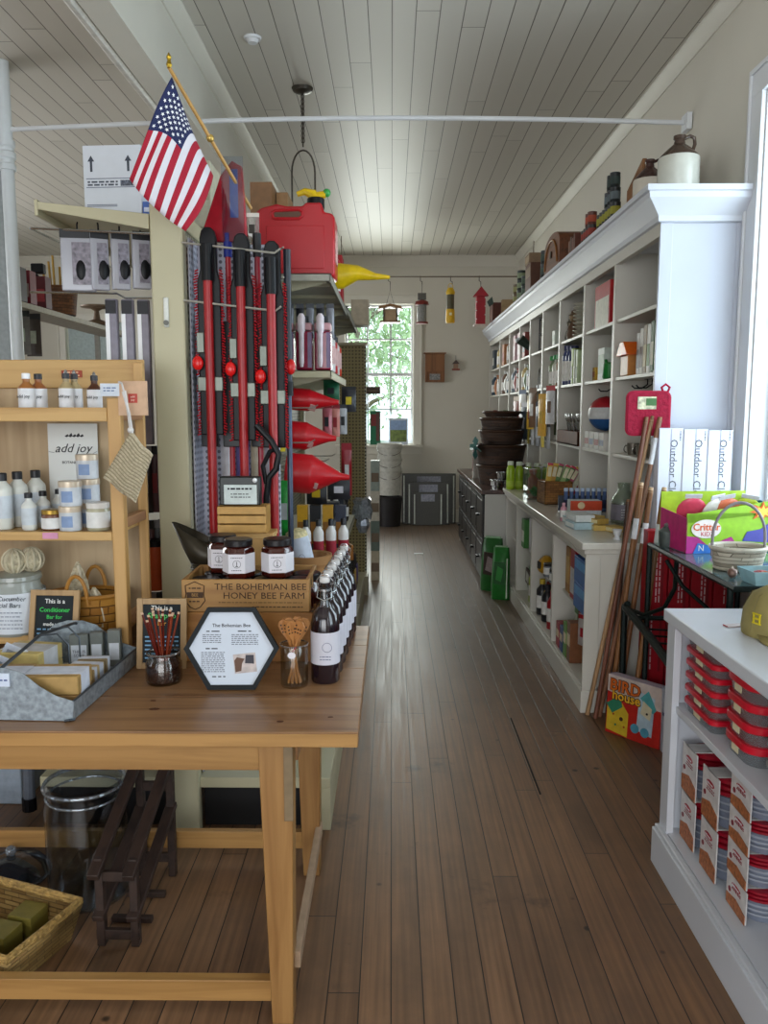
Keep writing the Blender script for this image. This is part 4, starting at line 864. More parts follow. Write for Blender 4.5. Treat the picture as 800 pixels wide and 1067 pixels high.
# critter box (open display tray) on the glass shelf
ct = thing('display_tray_box', 'bright lime, pink and blue open cardboard display box on the rack', 'box', (1.245, 3.42, .947), .12)
MB().bx(0, .40, -.0, .004, 0, .17).build('front_panel', ct, mat('#8fbf24', .5)); MB().add([(0, 0, .13), (.40, 0, .17), (.40, 0, .225), (0, 0, .165), (0, .004, .13), (.40, .004, .17), (.40, .004, .225), (0, .004, .165)], [(0, 1, 2, 3), (7, 6, 5, 4), (3, 2, 6, 7), (0, 3, 7, 4), (1, 5, 6, 2)]).build('front_panel', ct, mat('#8fbf24', .5))
for x in (-.0, .396): MB().prism([(0, 0), (.25, 0), (.25, .22 if x else .17), (0, .2 if x else .15)], x, x+.004, 'yz').build('side_panel', ct, mat('#2878b0' if x else '#c42c74', .5))
MB().bx(0, .40, .25, .254, 0, .24).build('back_panel', ct, mat('#a5c82c', .5)); MB().bx(0, .4, 0, .25, 0, .004).build('base', ct, mat('#5a8a8a'))
b = MB().prism([(.0, .0), (.25, .0), (.2, .07), (.15, .05), (.10, .03), (.05, .07), (0, .075)], -.003, -.0004, 'xz'); b.build('printed_wave', ct, mat('#b02c84'))
MB().prism([(.03, .0), (.13, .0), (.10, .035), (.05, .045)], -.005, -.0034, 'xz').build('printed_wave', ct, mat('#2f6fc0'))
MB().prism([(.25, .05), (.4, .04), (.4, .15), (.33, .1), (.27, .09)], -.003, -.0004, 'xz').build('printed_wave', ct, mat('#4a4aa0'))
st = [((.335+(.062 if k % 2 == 0 else .03)*math.cos(k*PI/8)), .175+(.045 if k % 2 == 0 else .02)*math.sin(k*PI/8)) for k in range(16)]
MB().prism(st, -.005, -.003, 'xz').build('printed_burst', ct, mat('#d9601c')); MB().prism([(.335+(x-.335)*.65, .175+(z-.175)*.65) for x, z in st], -.007, -.005, 'xz').build('printed_burst', ct, mat('#e8c84a'))
MB().prism([(.085+.066*math.cos(a), .105+.04*math.sin(a)) for a in [k*PI/12 for k in range(24)]], -.006, -.003, 'xz').build('printed_badge', ct, mat('#e6dcd8'))
text('Critter', .042, mat('#d95a14'), ct, (.085, -.0066, .112), ext=.0008, off=.0006); text('KIDZ', .026, mat('#c23a4c'), ct, (.09, -.0066, .083))
text('N', .035, WHITE, ct, (.065, -.0058, .022))
rn = random.Random(9)
for k, (c_, nm) in enumerate((('#e0506a', 'pink'), ('#e8e2dc', 'white'), ('#e07a5a', 'salmon'), ('#c4d83a', 'neon yellow'), ('#d8d4d0', 'silver'))):
    t = thing('toy_pouch', '%s toy pouch lying in the bright display box' % nm, 'toy', (1.31+k*.08, 3.58, 1.03), (.5, .2*rn.uniform(-1, 1), rn.uniform(-.5, .5)), 'toy pouches in the display box')
    MB().sphere((0, 0, .10), .045, sx=1.4, sy=.35, sz=1.5).build('pouch', t, K(c_, .25)); MB().c(0, 0, .175, .07, .004, .02).build('header', t, K('#d8d8e0', .4))
# woven basket with hoop handle
wb = thing('gift_basket', 'pale white-washed woven basket with a tall hoop handle on the rack', 'basket', (1.325, 3.09, .947), .0)
wvw = weave('#cfc6b4', '#9c9280', 40, 70)
basket_shell(MB(), .085, .105, .085, 1.0, .85).build('basket_body', wb, wvw); rim(MB(), .103, .085, .008, 1, .85).build('rim', wb, K('#c9c2b2')); rim(MB(), .085, .006, .006, 1, .85).build('foot_ring', wb, K('#b4ac9a'))
MB().tube([(-.1, 0, .05)]+arc((0, 0, .12), .1, .135, PI, 0, 16)+[(.1, 0, .05)], .006, 8).build('handle', wb, K('#8a8488', .4))
lb_ = thing('small_tray_box', 'small light blue open box of red shells at the near rack edge', 'box', (1.30, 2.83, .947), .1)
b = MB(); s0, s1, h = .045, .06, .05
for sg in (0, 1, 2, 3):
    b.T = Rz(sg*PI/2); b.add([(-s0, -s0, 0), (s0, -s0, 0), (s1, -s1, h), (-s1, -s1, h), (-s0, -s0+.003, 0), (s0, -s0+.003, 0), (s1, -s1+.003, h), (-s1, -s1+.003, h)], [(0, 1, 2, 3), (7, 6, 5, 4), (3, 2, 6, 7)])
b.T = Matrix.Identity(4); b.bx(-s0, s0, -s0, s0, 0, .003).build('tray', lb_, mat('#9cc4cc', .5)); MB().c(0, -s1+.004, .03, .05, .002, .015).build('printed_panel', lb_, mat('#c4783c')).rotation_euler = (-.25, 0, 0)
tag(MB().sphere((1.30, 2.83, .975), .035, sz=.5).build('red_shells', None, mat('#b0302c', .4, var=.6, scale=120, bump=1)), 'heap of small red shells in the light blue open box', 'shells', kind='stuff')
t = thing('shell_ornament', 'small brown glittery ornament between the pale basket and light blue box', 'ornament', (1.235, 2.92, .947)); MB().sphere((0, 0, .018), .018).build('body', t, mat('#7d6258', .3, .3, bump=.8)); MB().lathe([(.006, .034), (.002, .042)], n=8).build('tip', t, K('#c9b9a8'))
t = thing('metal_lantern', 'small grey metal ornament left of the bright display box', 'ornament', (1.225, 3.6, .947)); MB().lathe([(.03, 0), (.036, .02), (.036, .07), (.015, .09)], n=14).build('body', t, mat('#59625f', .4, .4, bump=.5)); MB().lathe([(.012, .09), (.016, .1), (0, .11)], n=10).build('cap', t, GREYM)
# bird house box
bd = thing('bird_house_kit', 'red and yellow bird house craft kit box on the floor by the poles', 'box', (0, 0, 0))
pA, pB = P(630, 762, z=0), P(686, 782, z=0); v = pB-pA; w_ = v.length; ang = math.atan2(v.y, v.x)
bd.location = (pA.x, pA.y, .002); bd.rotation_euler = (-.06, 0, ang); h = .285
MB().bx(0, w_, 0, .06, 0, h).build('box_body', bd, mat('#b5241c', .4), .002); MB().bx(.0, w_, .001, .059, h-.002, h+.001).build('top_flap', bd, mat('#b9a9b4', .5))
fp = lambda poly, c_, d, nm='printed_panel': MB().prism([(a*w_, b_*h) for a, b_ in poly], -d-.001, -d, 'xz').build(nm, bd, mat(c_, .5))
fp([(0, .72), (.0, 1), (1, 1), (1, .62), (.6, .62)], '#c9b7ae', .0002); fp([(.02, .06), (.02, .45), (.24, .62), (.42, .42), (.42, .02)], '#c9a82a', .0006, 'printed_house')
fp([(.0, .5), (.26, .7), (.3, .5), (.12, .36)], '#2f7a5c', .0020, 'printed_roof'); fp([(.58, .2), (.60, .85), (.88, .8), (.86, .15)], '#a9bcc8', .0012); fp([(.62, .75), (.76, .9), (.92, .62), (.86, .55)], '#4d9a9a', .0024, 'printed_roof')
fp([(.64, .5), (.68, .72), (.84, .62), (.82, .42)], '#d0c4a4', .0030, 'printed_house')
for cx, cz, r_, c_ in ((.3, .3, .035, '#3a1c14'), (.15, .35, .018, '#a33a1c'), (.2, .18, .018, '#2f7a5c'), (.36, .18, .018, '#a33a1c'), (.76, .52, .02, '#2a1c18'), (.56, .22, .08, '#4d8fa5'), (.74, .2, .08, '#4d8fa5')):
    MB().prism([(cx*w_+r_*.28*math.cos(a), cz*h+r_*.28*math.sin(a)) for a in [k*PI/8 for k in range(16)]], -.0058, -.0044, 'xz').build('printed_dot', bd, mat(c_, .5))
text('BIRD', .078, mat('#c9601c'), bd, (w_*.34, -.0066, h*.84), ext=.001, off=.0016); text('BIRD', .078, mat('#2c1208'), bd, (w_*.34, -.0062, h*.84), ext=.0004, off=.0045); text('house', .064, mat('#2c1208'), bd, (w_*.37, -.0062, h*.68), ext=.0004, off=.0045); text('house', .064, mat('#e0a82a'), bd, (w_*.37, -.0066, h*.68), ext=.001, off=.0014)
carton('plain white carton with blue print on the floor behind the craft kit', 'box', (1.335, 3.40, 0), .20, .42, .30, '#b3b8c6', .0, None, 'white_carton', band=('#2c3a6a', .58, .63))
# ================================================================ NEAR WHITE DISPLAY
ND = thing('store_display_unit', 'white display unit with a plain top in the near right foreground', 'display unit', (0, 0, 0))
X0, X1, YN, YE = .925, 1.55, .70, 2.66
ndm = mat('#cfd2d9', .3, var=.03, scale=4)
MB().bx(X0-.01, X1, YN, YE+.03, .85, .89).build('top', ND, ndm, .004)
MB().bx(X0-.025, X0, YN, YE+.012, 0, .125).bx(X0-.018, X0+.001, YN, YE+.006, .125, .14).bx(X0, X1, YE-.03, YE+.011, 0, .1245).build('plinth', ND, ndm, .003)
MB().bx(X0, X1, YE-.035, YE, .125, .85).bx(X0-.004, X0+.02, YE-.07, YE, .14, .85).build('end_panel', ND, ndm, .002)
MB().bx(X0, X1, YN, YN+.035, .125, .85).build('end_panel', ND, ndm, .002)
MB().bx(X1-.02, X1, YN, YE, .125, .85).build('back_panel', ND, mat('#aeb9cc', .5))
MB().bx(X0+.002, X1-.021, YN+.036, YE-.036, .12, .1435).build('shelf', ND, ndm)
MB().bx(X0+.01, X1-.02, YN+.03, YE-.035, .562, .585).build('shelf', ND, ndm, .002)
clr = glass('#d9e0e4', .22, .08, .14)
def tub(label, loc, sx, sy, h, group, rz=0, lid='#c4142a', rounded=None):
    t = thing('food_container', label, 'food container', loc, rz, group)
    def rr(kx, ky, r, n=5):
        p = []
        for (cx, cy, a0) in ((kx-r, ky-r, 0), (-kx+r, ky-r, PI/2), (-kx+r, -ky+r, PI), (kx-r, -ky+r, 3*PI/2)):
            for i in range(n+1): a = a0+i*PI/2/n; p.append((cx+r*math.cos(a), cy+r*math.sin(a)))
        return p
    r = rounded or .025
    a, b_ = rr(sx/2*.86, sy/2*.9, r*.85), rr(sx/2*.96, sy/2*.97, r*.95); n = len(a)
    MB().add([(x, y, 0) for x, y in a]+[(x, y, h*.72) for x, y in b_], [tuple(range(n-1, -1, -1))]+[(i, (i+1) % n, n+(i+1) % n, n+i) for i in range(n)]).build('tub', t, clr)
    o, i_ = rr(sx/2, sy/2, r), rr(sx/2*.86, sy/2*.9, r*.8)
    MB().prism(o, h*.58, h*.94).build('lid', t, mat(lid, .3, var=.04), .003)
    MB().prism(i_, h*.93, h*.955).build('lid_panel', t, mat(lid, .35))
    MB().c(-sx/2*.95, -.0, h*.42, .002, sy*.22, h*.36).build('sticker', t, K('#cfc3a0'))
    return t
t0 = None; UP = ['bottom', 'second up', 'third up', 'fourth up', 'fifth up', 'topmost']
for k in range(6):
    loc = (1.025, 2.46, .586+k*.0425); lb = 'clear rectangular tub with a red lid, %s of the long flat stack' % UP[k]
    t0 = tub(lb, loc, .15, .24, .046, 'long flat red lidded tubs') if t0 is None else clone(t0, loc, lb)
t0 = None
for k in range(4):
    loc = (1.045, 2.20, .586+k*.058); lb = 'clear squarish tub with a red lid, %s of the deeper stack' % ['bottom', 'second up', 'third up', 'top'][k]
    t0 = tub(lb, loc, .17, .19, .062, 'deeper red lidded tubs', rounded=.05) if t0 is None else clone(t0, loc, lb)
for k in range(4):
    t = thing('clear_bowl', 'clear glass bowl, %s of the nested stack at the right picture edge' % ['bottom', 'second up', 'third up', 'top'][k], 'bowl', (1.05, 1.99, .586+.055*k), 0, 'clear bowls')
    MB().olathe([(0, 0), (.045, 0), (.08, .05), (.084, .052), (.084, .056), (.076, .054), (.042, .005), (0, .005)], n=24).build('bowl_body', t, clr); MB().tube([(.084*math.cos(a), .084*math.sin(a), .055) for a in [q*PI/10 for q in range(20)]], .004, 6, closed=True).build('rim', t, glass('#e8ecee', .4, haze=.3))
def pack(label, loc, ly, h, group):
    t = thing('container_pack', label, 'food container pack', loc, 0, group)
    n = 3; lz = h*.09
    MB().lathe([(.05, 0), (.062, h*.62)], (.06, 0, 0), 20, sy=.9).build('tub', t, mat('#7d8494', .25, var=.1))
    for j in range(3): MB().olathe([(.0615+.0005*j, h*(.2+.14*j)), (.064, h*(.2+.14*j)+.003), (.0615, h*(.2+.14*j)+.006)], (.06, 0, 0), 20, sy=.9).build('tub_rim', t, mat('#a3a8b4', .25))
    for j in range(n): MB().lathe([(.064, h*.64+j*lz*1.3), (.067, h*.65+j*lz*1.3), (.067, h*.64+j*lz*1.3+lz*.8), (.06, h*.64+j*lz*1.3+lz)], (.06, 0, 0), 20, sy=.9).build('lid', t, mat('#9a1226', .35))
    s = MB().bx(-.012, -.008, -ly/2, ly/2, .004, h*.99).bx(-.012, .12, -ly/2*.55, ly/2*.55, h*.97, h*.99).build('card_sleeve', t, mat('#cdc9c8', .5), .001)
    MB().prism([(.028*math.cos(a), h*.76+h*.055*math.sin(a)) for a in [q*PI/8 for q in range(16)]], -.0135, -.0118, 'yz').build('logo', t, mat('#a3142a'))
    text('Rubbermaid', .0085, WHITE, t, (-.0142, 0, h*.76), AISLE); greek(t, -.03, .03, (h*.60, h*.65), mat('#8a2030'), -.0122, .004, plane='yz')
    MB().prism([(-ly/2*.95, h*.02), (ly/2*.95, h*.02), (ly/2*.95, h*.32), (0, h*.42), (-ly/2*.95, h*.3)], -.0132, -.0118, 'yz').build('food_picture', t, mat('#a3623a', .5, var=.5, scale=70))
    MB().prism([(ly*.32+.008*math.cos(a), h*.5+.008*math.sin(a)) for a in [q*PI/8 for q in range(16)]], -.0132, -.0118, 'yz').build('seal', t, mat('#7a1626')); return t
zb = .1445
k0 = pack('card sleeved red lidded container pack, lower one in the farthest column', (.975, 2.52, zb), .125, .163, 'sleeved container packs')
clone(k0, (.975, 2.525, zb+.163), 'card sleeved red lidded container pack, upper one in the farthest column')
clone(k0, (.975, 2.345, zb), 'card sleeved red lidded container pack, lower one in the middle column'); clone(k0, (.975, 2.35, zb+.163), 'card sleeved red lidded container pack, upper one in the middle column')
k1 = pack('short sleeved red lidded container pack, bottom of the nearest column', (.98, 2.15, zb), .13, .098, 'short sleeved container packs')
for j in range(3): clone(k1, (.98, 2.155, zb+.098*(j+1)), 'short sleeved red lidded container pack, %s of the nearest column' % ['second up', 'third up', 'topmost'][j])
# khaki cap on the display top
cp = thing('khaki_cap', 'khaki fabric cap with a yellow embroidered emblem on the white display top', 'cap', (1.135, 2.36, .891), .3)
kh = mat('#8f8250', .85, var=.08, bump=.2)
MB().lathe([(.088, 0), (.09, .02), (.086, .07), (.065, .12), (.03, .145), (0, .15)], n=24, sy=1.15).build('crown', cp, kh)
b = MB(); vs = []; N = 14
for j in range(4):
    for i in range(N+1): a = PI+.25+(PI-.5)*i/N; r = .085+.075*j/3*math.sin((a-PI)); vs.append((r*math.cos(a)*1.05, r*math.sin(a)*1.1-.01*j, .012-.004*j*j/3+.003))
b.add(vs, [(j*(N+1)+i, j*(N+1)+i+1, (j+1)*(N+1)+i+1, (j+1)*(N+1)+i) for j in range(3) for i in range(N)])
o = b.build('brim', cp, kh); o.modifiers.new('s', 'SOLIDIFY').thickness = .004
for a in (0, PI/3, 2*PI/3): MB().tube([(math.cos(a)*r_, math.sin(a)*r_*1.15, z) for r_, z in ((-.09, .02), (-.087, .07), (-.066, .121), (0, .152), (.066, .121), (.087, .07), (.09, .02))], .0015, 5).build('seam', cp, mat('#7a6e42'))
t_ = MB().c(0, .012, 0, .003, .005, .03).c(0, -.012, 0, .003, .005, .03).c(0, 0, 0, .003, .02, .005).c(0, 0, .014, .003, .034, .004).c(0, 0, -.014, .003, .034, .004).build('emblem', cp, mat('#d8c21e')); t_.location = (-.0885, -.02, .06); MB().sphere((0, 0, .153), .007).build('button', cp, kh)
carton('small white and red price card on the white display top', 'card', (1.06, 2.46, .891), .07, .03, .004, '#d0c4c4', .2, None, 'price_card', band=('#a32a2c', .2, .9))
# ================================================================ LEFT: GONDOLA SHELVING
GX0, GX1, GY0, GY1 = -.815, -.705, 2.83, 6.6
cm = mat('#b5ae90', .45, var=.03, scale=4); cmd = mat('#aaa389', .45, var=.03)
gon = thing('gondola_shelving', 'cream metal shop shelving with its end post behind the pine table', 'shelving', (0, 0, 0))
MB().bx(GX0, GX1, GY0, GY0+.05, 0, 2.24).build('end_post', gon, cm, .006)
lk = MB().bx(-.775, -.757, GY0-.008, GY0, 1.83, 1.93).build('lock_plate', gon, mat('#d5d6cf', .4), .004)
MB().prism([(-.766+.009*math.cos(a), 1.845+.009*math.sin(a)) for a in [k*PI/5 for k in range(10)]], GY0-.012, GY0-.007, 'xz').build('keyhole', lk, K('#6d6d66'))
MB().bx(-.785, -.735, GY0+.05, GY1, .16, 2.2).build('spine_panel', gon, perforated('#a09d86', .025))
MB().bx(GX0, GX1, GY1, GY1+.05, 0, 2.2).build('end_post', gon, cm, .006)
MB().bx(GX0+.02, GX1-.02, GY0+.02, GY1, 2.18, 2.24).build('top_cap', gon, cm, .004)
for (xa, xb, z, y0, y1, nm) in ((-1.19, -.817, 2.2, GY0+.004, 4.0, 'l'), (-1.19, -.817, 2.2, 4.02, 5.2, 'l')):
    s = MB()
    s.add([(xa, y0, 2.245), (xb, y0, 2.205), (xb, y1, 2.205), (xa, y1, 2.245), (xa, y0, 2.22), (xb, y0, 2.155), (xb, y1, 2.185), (xa, y1, 2.225)],
          [(0, 1, 2, 3), (7, 6, 5, 4), (0, 4, 5, 1), (2, 6, 7, 3), (0, 3, 7, 4), (1, 5, 6, 2)])
    s.bx(xa-.012, xa, y0, y1, 2.2, 2.252); s.build('shelf', gon, cm, .002)
def gshelf(z, x1, y0, y1, m=cm):
    o = MB().bx(-.735, x1, y0, y1, z-.004, z).bx(x1-.004, x1, y0, y1, z-.035, z).bx(-.735, x1, y0, y0+.003, z-.03, z).bx(-.735, x1, y1-.003, y1, z-.03, z).build('shelf', gon, m)
    for y in (y0+.06, y1-.06): MB().prism([(-.735, z-.14), (-.735, z-.005), (x1-.02, z-.005), (x1-.02, z-.03)], y-.0015, y+.0015, 'xz').build('bracket', gon, cmd)
    for k in range(3): MB().bx(-.72, x1-.02, y0+.25+k*(y1-y0-.5)/2-.008, y0+.25+k*(y1-y0-.5)/2+.008, z-.018, z-.004).build('rib', gon, cmd)
gmid = mat('#9d9b90', .5, .2)
gshelf(2.105, -.25, 3.42, 4.66, gmid); gshelf(2.13, -.25, 4.68, 5.95, gmid); gshelf(1.715, -.25, 3.42, 4.5); gshelf(.845, -.25, 3.0, 4.3, cmd); gshelf(.845, -.25, 4.32, 5.5, cmd)
for y0, y1 in ((2.86, 4.3), (4.32, 5.6), (5.62, 6.6)): MB().bx(-.735, -.225, y0, y1, .165, .205).bx(-.26, -.225, y0, y1, .0, .165).build('base_deck', gon, cm, .003)
MB().bx(-1.3, -.80, 2.86, 4.3, .165, .205).build('base_deck', gon, cm, .003)
for xa, xb in ((-1.28, -.825), (-.70, -.27)): MB().bx(xa, xb, 2.9, 2.94, 0, .163).build('kick_plate', gon, K('#08080a'))
# perforated end panel facing the table, with wire rails
ep = thing('end_panel_rack', 'white perforated end panel carrying the hanging red poles', 'panel', (-.705, 3.02, .21))
MB().bx(0, .29, 0, .02, 0, 1.93).build('panel', ep, perforated('#c9cad6', .022, '#6d6c78'))
MB().bx(.0, .006, -.12, 0, 0, 1.93).build('side_panel', ep, perforated('#c4c6d4', .022, '#77788a'))
for z, nm in ((1.90, 'a'), (1.71, 'b')):
    MB().tube([(.0, 0, z), (.0, -.19, z), (.31, -.19, z-.035), (.33, -.19, z-.02)], .004, 6).build('wire_rail', ep, mat('#b9b6ac', .3, .6))
for k in range(7):
    x = .285; z = 1.88-.1*k; MB().tube([(x, 0, z), (x+.02, -.12, z), (x+.05, -.15, z+.012)], .003, 5).build('peg_hook', ep, mat('#b9b6ac', .3, .6))
# three red snow tools
rp = mat('#9b1a1e', .35); rb = mat('#b01522', .55, var=.3, scale=200, bump=.6); bk = mat('#101013', .4, spec=.2)
def tool(label, x, y, ztop, rz):
    t = thing('snow_brush', label, 'snow brush', (x, y, 0), rz, 'red poled snow brushes hanging in a row')
    MB().tube([(0, -.035, .60), (0, -.035, ztop-.11)], .0155, 14).build('pole', t, rp)
    b = MB().prism([(-.039, ztop-.68), (-.039, ztop-.16), (-.028, ztop-.12), (-.028, ztop-.015), (-.022, ztop+.008), (-.010, ztop+.02), (.010, ztop+.02), (.022, ztop+.008), (.028, ztop-.015), (.028, ztop-.12), (.039, ztop-.16), (.039, ztop-.68)], -.018, .012, 'xz')
    b.build('brush_head', t, bk, .004)
    MB().tube([(0, -.035, ztop-.16), (0, -.037, ztop-.04)], .020, 12).build('socket', t, bk)
    for s in (-1, 1):
        br = MB(); rn = random.Random(int(x*1000)+s)
        for k in range(60):
            z = ztop-.12-k*.0094; a = rn.uniform(-.5, .3); L = .012+rn.uniform(-.003, .005)
            br.tube([(s*.036, -.01, z), (s*(.038+L*.8), -.014+L*a, z-.006)], .0028, 4)
        br.build('bristles', t, rb)
    MB().bx(-.045, -.018, -.028, -.018, ztop-.40, ztop-.33).build('clamp', t, mat('#5c6058', .3, .5), .003); MB().bx(-.045, .042, -.028, -.018, ztop-.53, ztop-.48).build('clamp', t, mat('#5c6058', .3, .5), .003)
    MB().sphere((-.040, -.04, ztop-.435), .019, sz=1.3, sy=.6).build('latch_knob', t, mat('#d01818', .25))
    MB().c(-.02, -.02, ztop-.3-.04, .02, .003, .016).build('sticker', t, PAPER); return t
tool('red poled black snow brush, leftmost of the three beside the white end panel', -.625, 2.865, 2.145, .05)
tool('red poled black snow brush, middle of the three', -.512, 2.865, 2.125, .0)
tool('red poled black snow brush, rightmost of the three', -.408, 2.865, 2.10, -.05)
for k, (x, y, c_, lb) in enumerate(((-.572, 2.93, '#a01422', 'dark red'), (-.47, 2.93, '#8f1226', 'crimson'), (-.655, 2.95, '#7d7c86', 'grey'))):
    t = thing('ice_scraper_pole', '%s slim pole hanging behind the snow brushes' % lb, 'pole', (x, y, 0))
    MB().tube([(0, 0, .9), (0, 0, 2.12)], .010, 10).build('pole', t, K(c_, .35)); MB().bx(-.03, .03, -.012, .012, 1.42, 1.86).build('brush_back', t, K('#1c1c22', .4), .003); MB().tube([(0, 0, 2.08), (0, 0, 2.16)], .015, 10).build('grip', t, K(['#1c2c8a', '#141418', '#55555c'][k]))
t = thing('steel_pole', 'dark steel pole at the right end of the hanging red tools', 'pole', (-.362, 2.90, 0))
MB().tube([(0, 0, .55), (0, 0, 1.62)], .010, 12).build('lower_tube', t, mat('#3d4656', .3, .6)); MB().tube([(0, 0, 1.62), (0, 0, 2.1)], .013, 12).build('upper_tube', t, mat('#20242e', .35)); MB().tube([(0, 0, 1.60), (0, 0, 1.65)], .016, 12).build('collar', t, bk)
MB().sphere((.01, -.02, 1.70), .017, sz=1.6).build('hook', t, mat('#c01818', .3))
for k, (x, c_, nm) in enumerate(((-.60, '#d4d4dc', 'white'), (-.545, '#6a5f9a', 'violet'), (-.49, '#a9a08a', 'beige'), (-.44, '#b9bac6', 'silver'))):
    packet('%s long packet hanging low on the end panel, %s' % (nm, LFT[k]), 'packet', (x, 2.985, 1.55), .05, .62, c_, 0, 'long packets low on the end panel', head='#3a3a44', name='long_packet')
# red package and clear bags above the tools
t = thing('red_shovel_package', 'glossy red packaged snow shovel with a blue card below the flag', 'package', (-.57, 2.93, 2.13))
MB().prism([(-.10, .0), (.07, .0), (.055, .25), (.02, .27), (-.02, .22)], -.012, .012, 'xz').build('shovel_blade', t, mat('#9b1020', .25), .004); MB().bx(.012, .04, -.016, -.0125, .08, .24).build('header_card', t, mat('#24408a', .4)); MB().bx(-.015, .06, -.022, -.0175, .0, .28).build('clear_wrap', t, glass('#e8ecf4', .2))
for k in range(2):
    packet('clear bag with a small black and gold fitting, %s' % ['left of the pair above the tools', 'right of the pair above the tools'][k], 'packet', (-.535+k*.048, 2.96-.02*k, 2.23), .05, .10, glass('#dcdcd8', .3, haze=.15), 0, 'clear fitting bags', head='#c9c4bc', name='fitting_bag', stripe='#2a221a')
# gas can
gc = thing('fuel_can', 'large red plastic fuel can with a yellow spout on the metal shelf', 'fuel can', (-.405, 3.62, 2.107), 0)
gr = mat('#b0141f', .33, var=.05, scale=5)
out = [(-.145, .0), (.14, .0), (.15, .01), (.15, .22), (.14, .235), (.11, .24), (.10, .275), (.04, .275), (.03, .262), (-.03, .262), (-.07, .27), (-.13, .255), (-.152, .235), (-.152, .01)]
MB().prism(out, -.085, .085, 'xz').build('can_body', gc, gr, .012)
b = MB().tube([(-.075, -.0865, .215), (.015, -.0865, .215), (.028, -.0865, .225), (.028, -.0865, .24), (.015, -.0865, .247), (-.075, -.0865, .244), (-.088, -.0865, .235), (-.085, -.0865, .22)], .006, 8, closed=True).build('handle_rim', gc, gr)
MB().prism([(-.078, .218), (.015, .218), (.024, .23), (.015, .244), (-.078, .24)], -.0875, -.0835, 'xz').build('handle_opening', gc, K('#5a3a2a'))
MB().bx(-.11, .11, -.0885, -.084, .03, .19).build('raised_panel', gc, gr, .006); MB().c(.1515, 0, .12, .003, .1, .12).build('paper_label', gc, K('#d9b0a8', .5, var=.4, scale=90))
MB().lathe([(.034, 0), (.034, .035), (.03, .04)], (.072, 0, .27), 20).build('collar', gc, bk)
MB().tube([(.07, 0, .305), (.06, 0, .325), (.03, 0, .335), (.0, 0, .325)], .016, 10, rs=[.022, .02, .014, .01]).tube([(.07, 0, .32), (.11, 0, .325)], .014, 8).build('spout', gc, mat('#d8b412', .35)); MB().sphere((.115, 0, .33), .016).build('spout_button', gc, mat('#3a9a4a', .35))
yf = thing('yellow_funnel', 'yellow plastic funnel lying beyond the red fuel can', 'funnel', (-.20, 3.95, 2.172))
MB().tube([(-.12, 0, .0), (-.04, 0, .005), (.04, -.0, .02), (.12, -.02, .0), (.19, -.03, -.005)], .05, 16, rs=[.055, .06, .035, .016, .008]).build('funnel_body', yf, mat('#d8b810', .35)); MB().tube([(-.13, 0, 0), (-.118, 0, 0)], .062, 16).build('rim', yf, mat('#c9a80c', .35))
bottle('red tall quart bottle behind the fuel can', (-.30, 4.15, 2.110), .045, .24, '#a8202a', '#3a9a4a', (.1, .6)); bottle('green capped dark quart bottle next to the red one', (-.33, 4.35, 2.110), .045, .27, '#33333a', '#2f8a3a', (.1, .6))
carton('flat red book shaped box standing at the shelf edge beyond the funnel', 'box', (-.29, 4.55, 2.110), .05, .16, .26, '#a01a22', name='red_box', band=('#c9b0a8', .3, .6))
carton('black slim box standing left of the red book shaped box', 'box', (-.33, 4.40, 2.110), .03, .1, .2, '#26262a', name='black_box', band=('#b9b0a8', .3, .6))
carton('beige rounded tub at the far end of the upper metal shelf', 'tub', (-.22, 5.80, 2.132), .12, .18, .17, '#b5a690', name='beige_tub', band=('#a3937c', .3, .5))
for k, (x, h, c_) in enumerate(((-.66, .34, '#7a5636'), (-.57, .32, '#8f6a44'), (-.51, .27, '#7d5a38'))):
    carton('brown cardboard carton on the metal shelving behind the fuel can, %s' % LFT[k], 'box', (x, 4.38+.12*k, 2.134+.31 if False else 2.110), .11 if k == 0 else .06, .22, h+.24, c_, name='cardboard_carton', group='brown cartons behind the fuel can', band=('#a98a60', .45, .55), face='y')
carton('pale narrow carton left of the brown cartons', 'box', (-.73, 3.3, 2.242), .09, .2, .24, '#b5b09a', name='pale_carton', band=('#9c967f', .4, .5), face='y')
gc.scale = (1.1, 1.1, 1.1)
# torch fuel bottles on the second shelf
for k in range(3):
    x = -.445+.078*k
    t = thing('torch_fuel_bottle', 'crimson liquid jug with a white filler tube, %s of three' % LFT[k], 'bottle', (x, 3.50, 1.717), 0, 'crimson liquid jugs')
    MB().bx(-.034, .034, -.04, .04, 0, .16).build('jug_body', t, mat('#861536', .2, spec=.6), .008); MB().bx(-.034, .034, -.04, .04, .163, .195).build('shoulder', t, mat('#b98a90', .3), .006)
    MB().bx(.016, .033, -.0425, -.041, .01, .155).build('paper_label', t, mat('#7d6c8a', .5)); MB().lathe([(.018, .195), (.018, .225)], (0, 0, 0), 14).build('cap', t, bk)
    MB().lathe([(.006, .012), (.010, .03), (.011, .15), (.016, .16), (.017, .215), (.008, .23)], (-.008, -.055, 0), 12).build('filler_tube', t, mat('#d5c9cf', .35))
for k in range(6):
    packet('black handled tool card hanging behind the crimson jugs, %s' % LFT[k], 'packet', (-.50+.045*k, 3.72, 2.02), .035, .15, ['#26262c', '#8a8c94'][k % 2], 0, 'tool cards behind the crimson jugs', head='#55565c')
for k, (y, c_, nm) in enumerate(((3.75, '#d0ccc8', 'white'), (3.9, '#b4252a', 'red'), (4.05, '#c9c4c0', 'pale'), (4.2, '#c43a24', 'orange red'))):
    bottle('%s printed bottle on the second metal shelf, %s after the jugs' % (nm, ORD[k]), (-.29, y, 1.717), .035, .2, c_, '#2a2a30', (.2, .6), 'printed bottles after the crimson jugs', labcol='#c9a3a0')
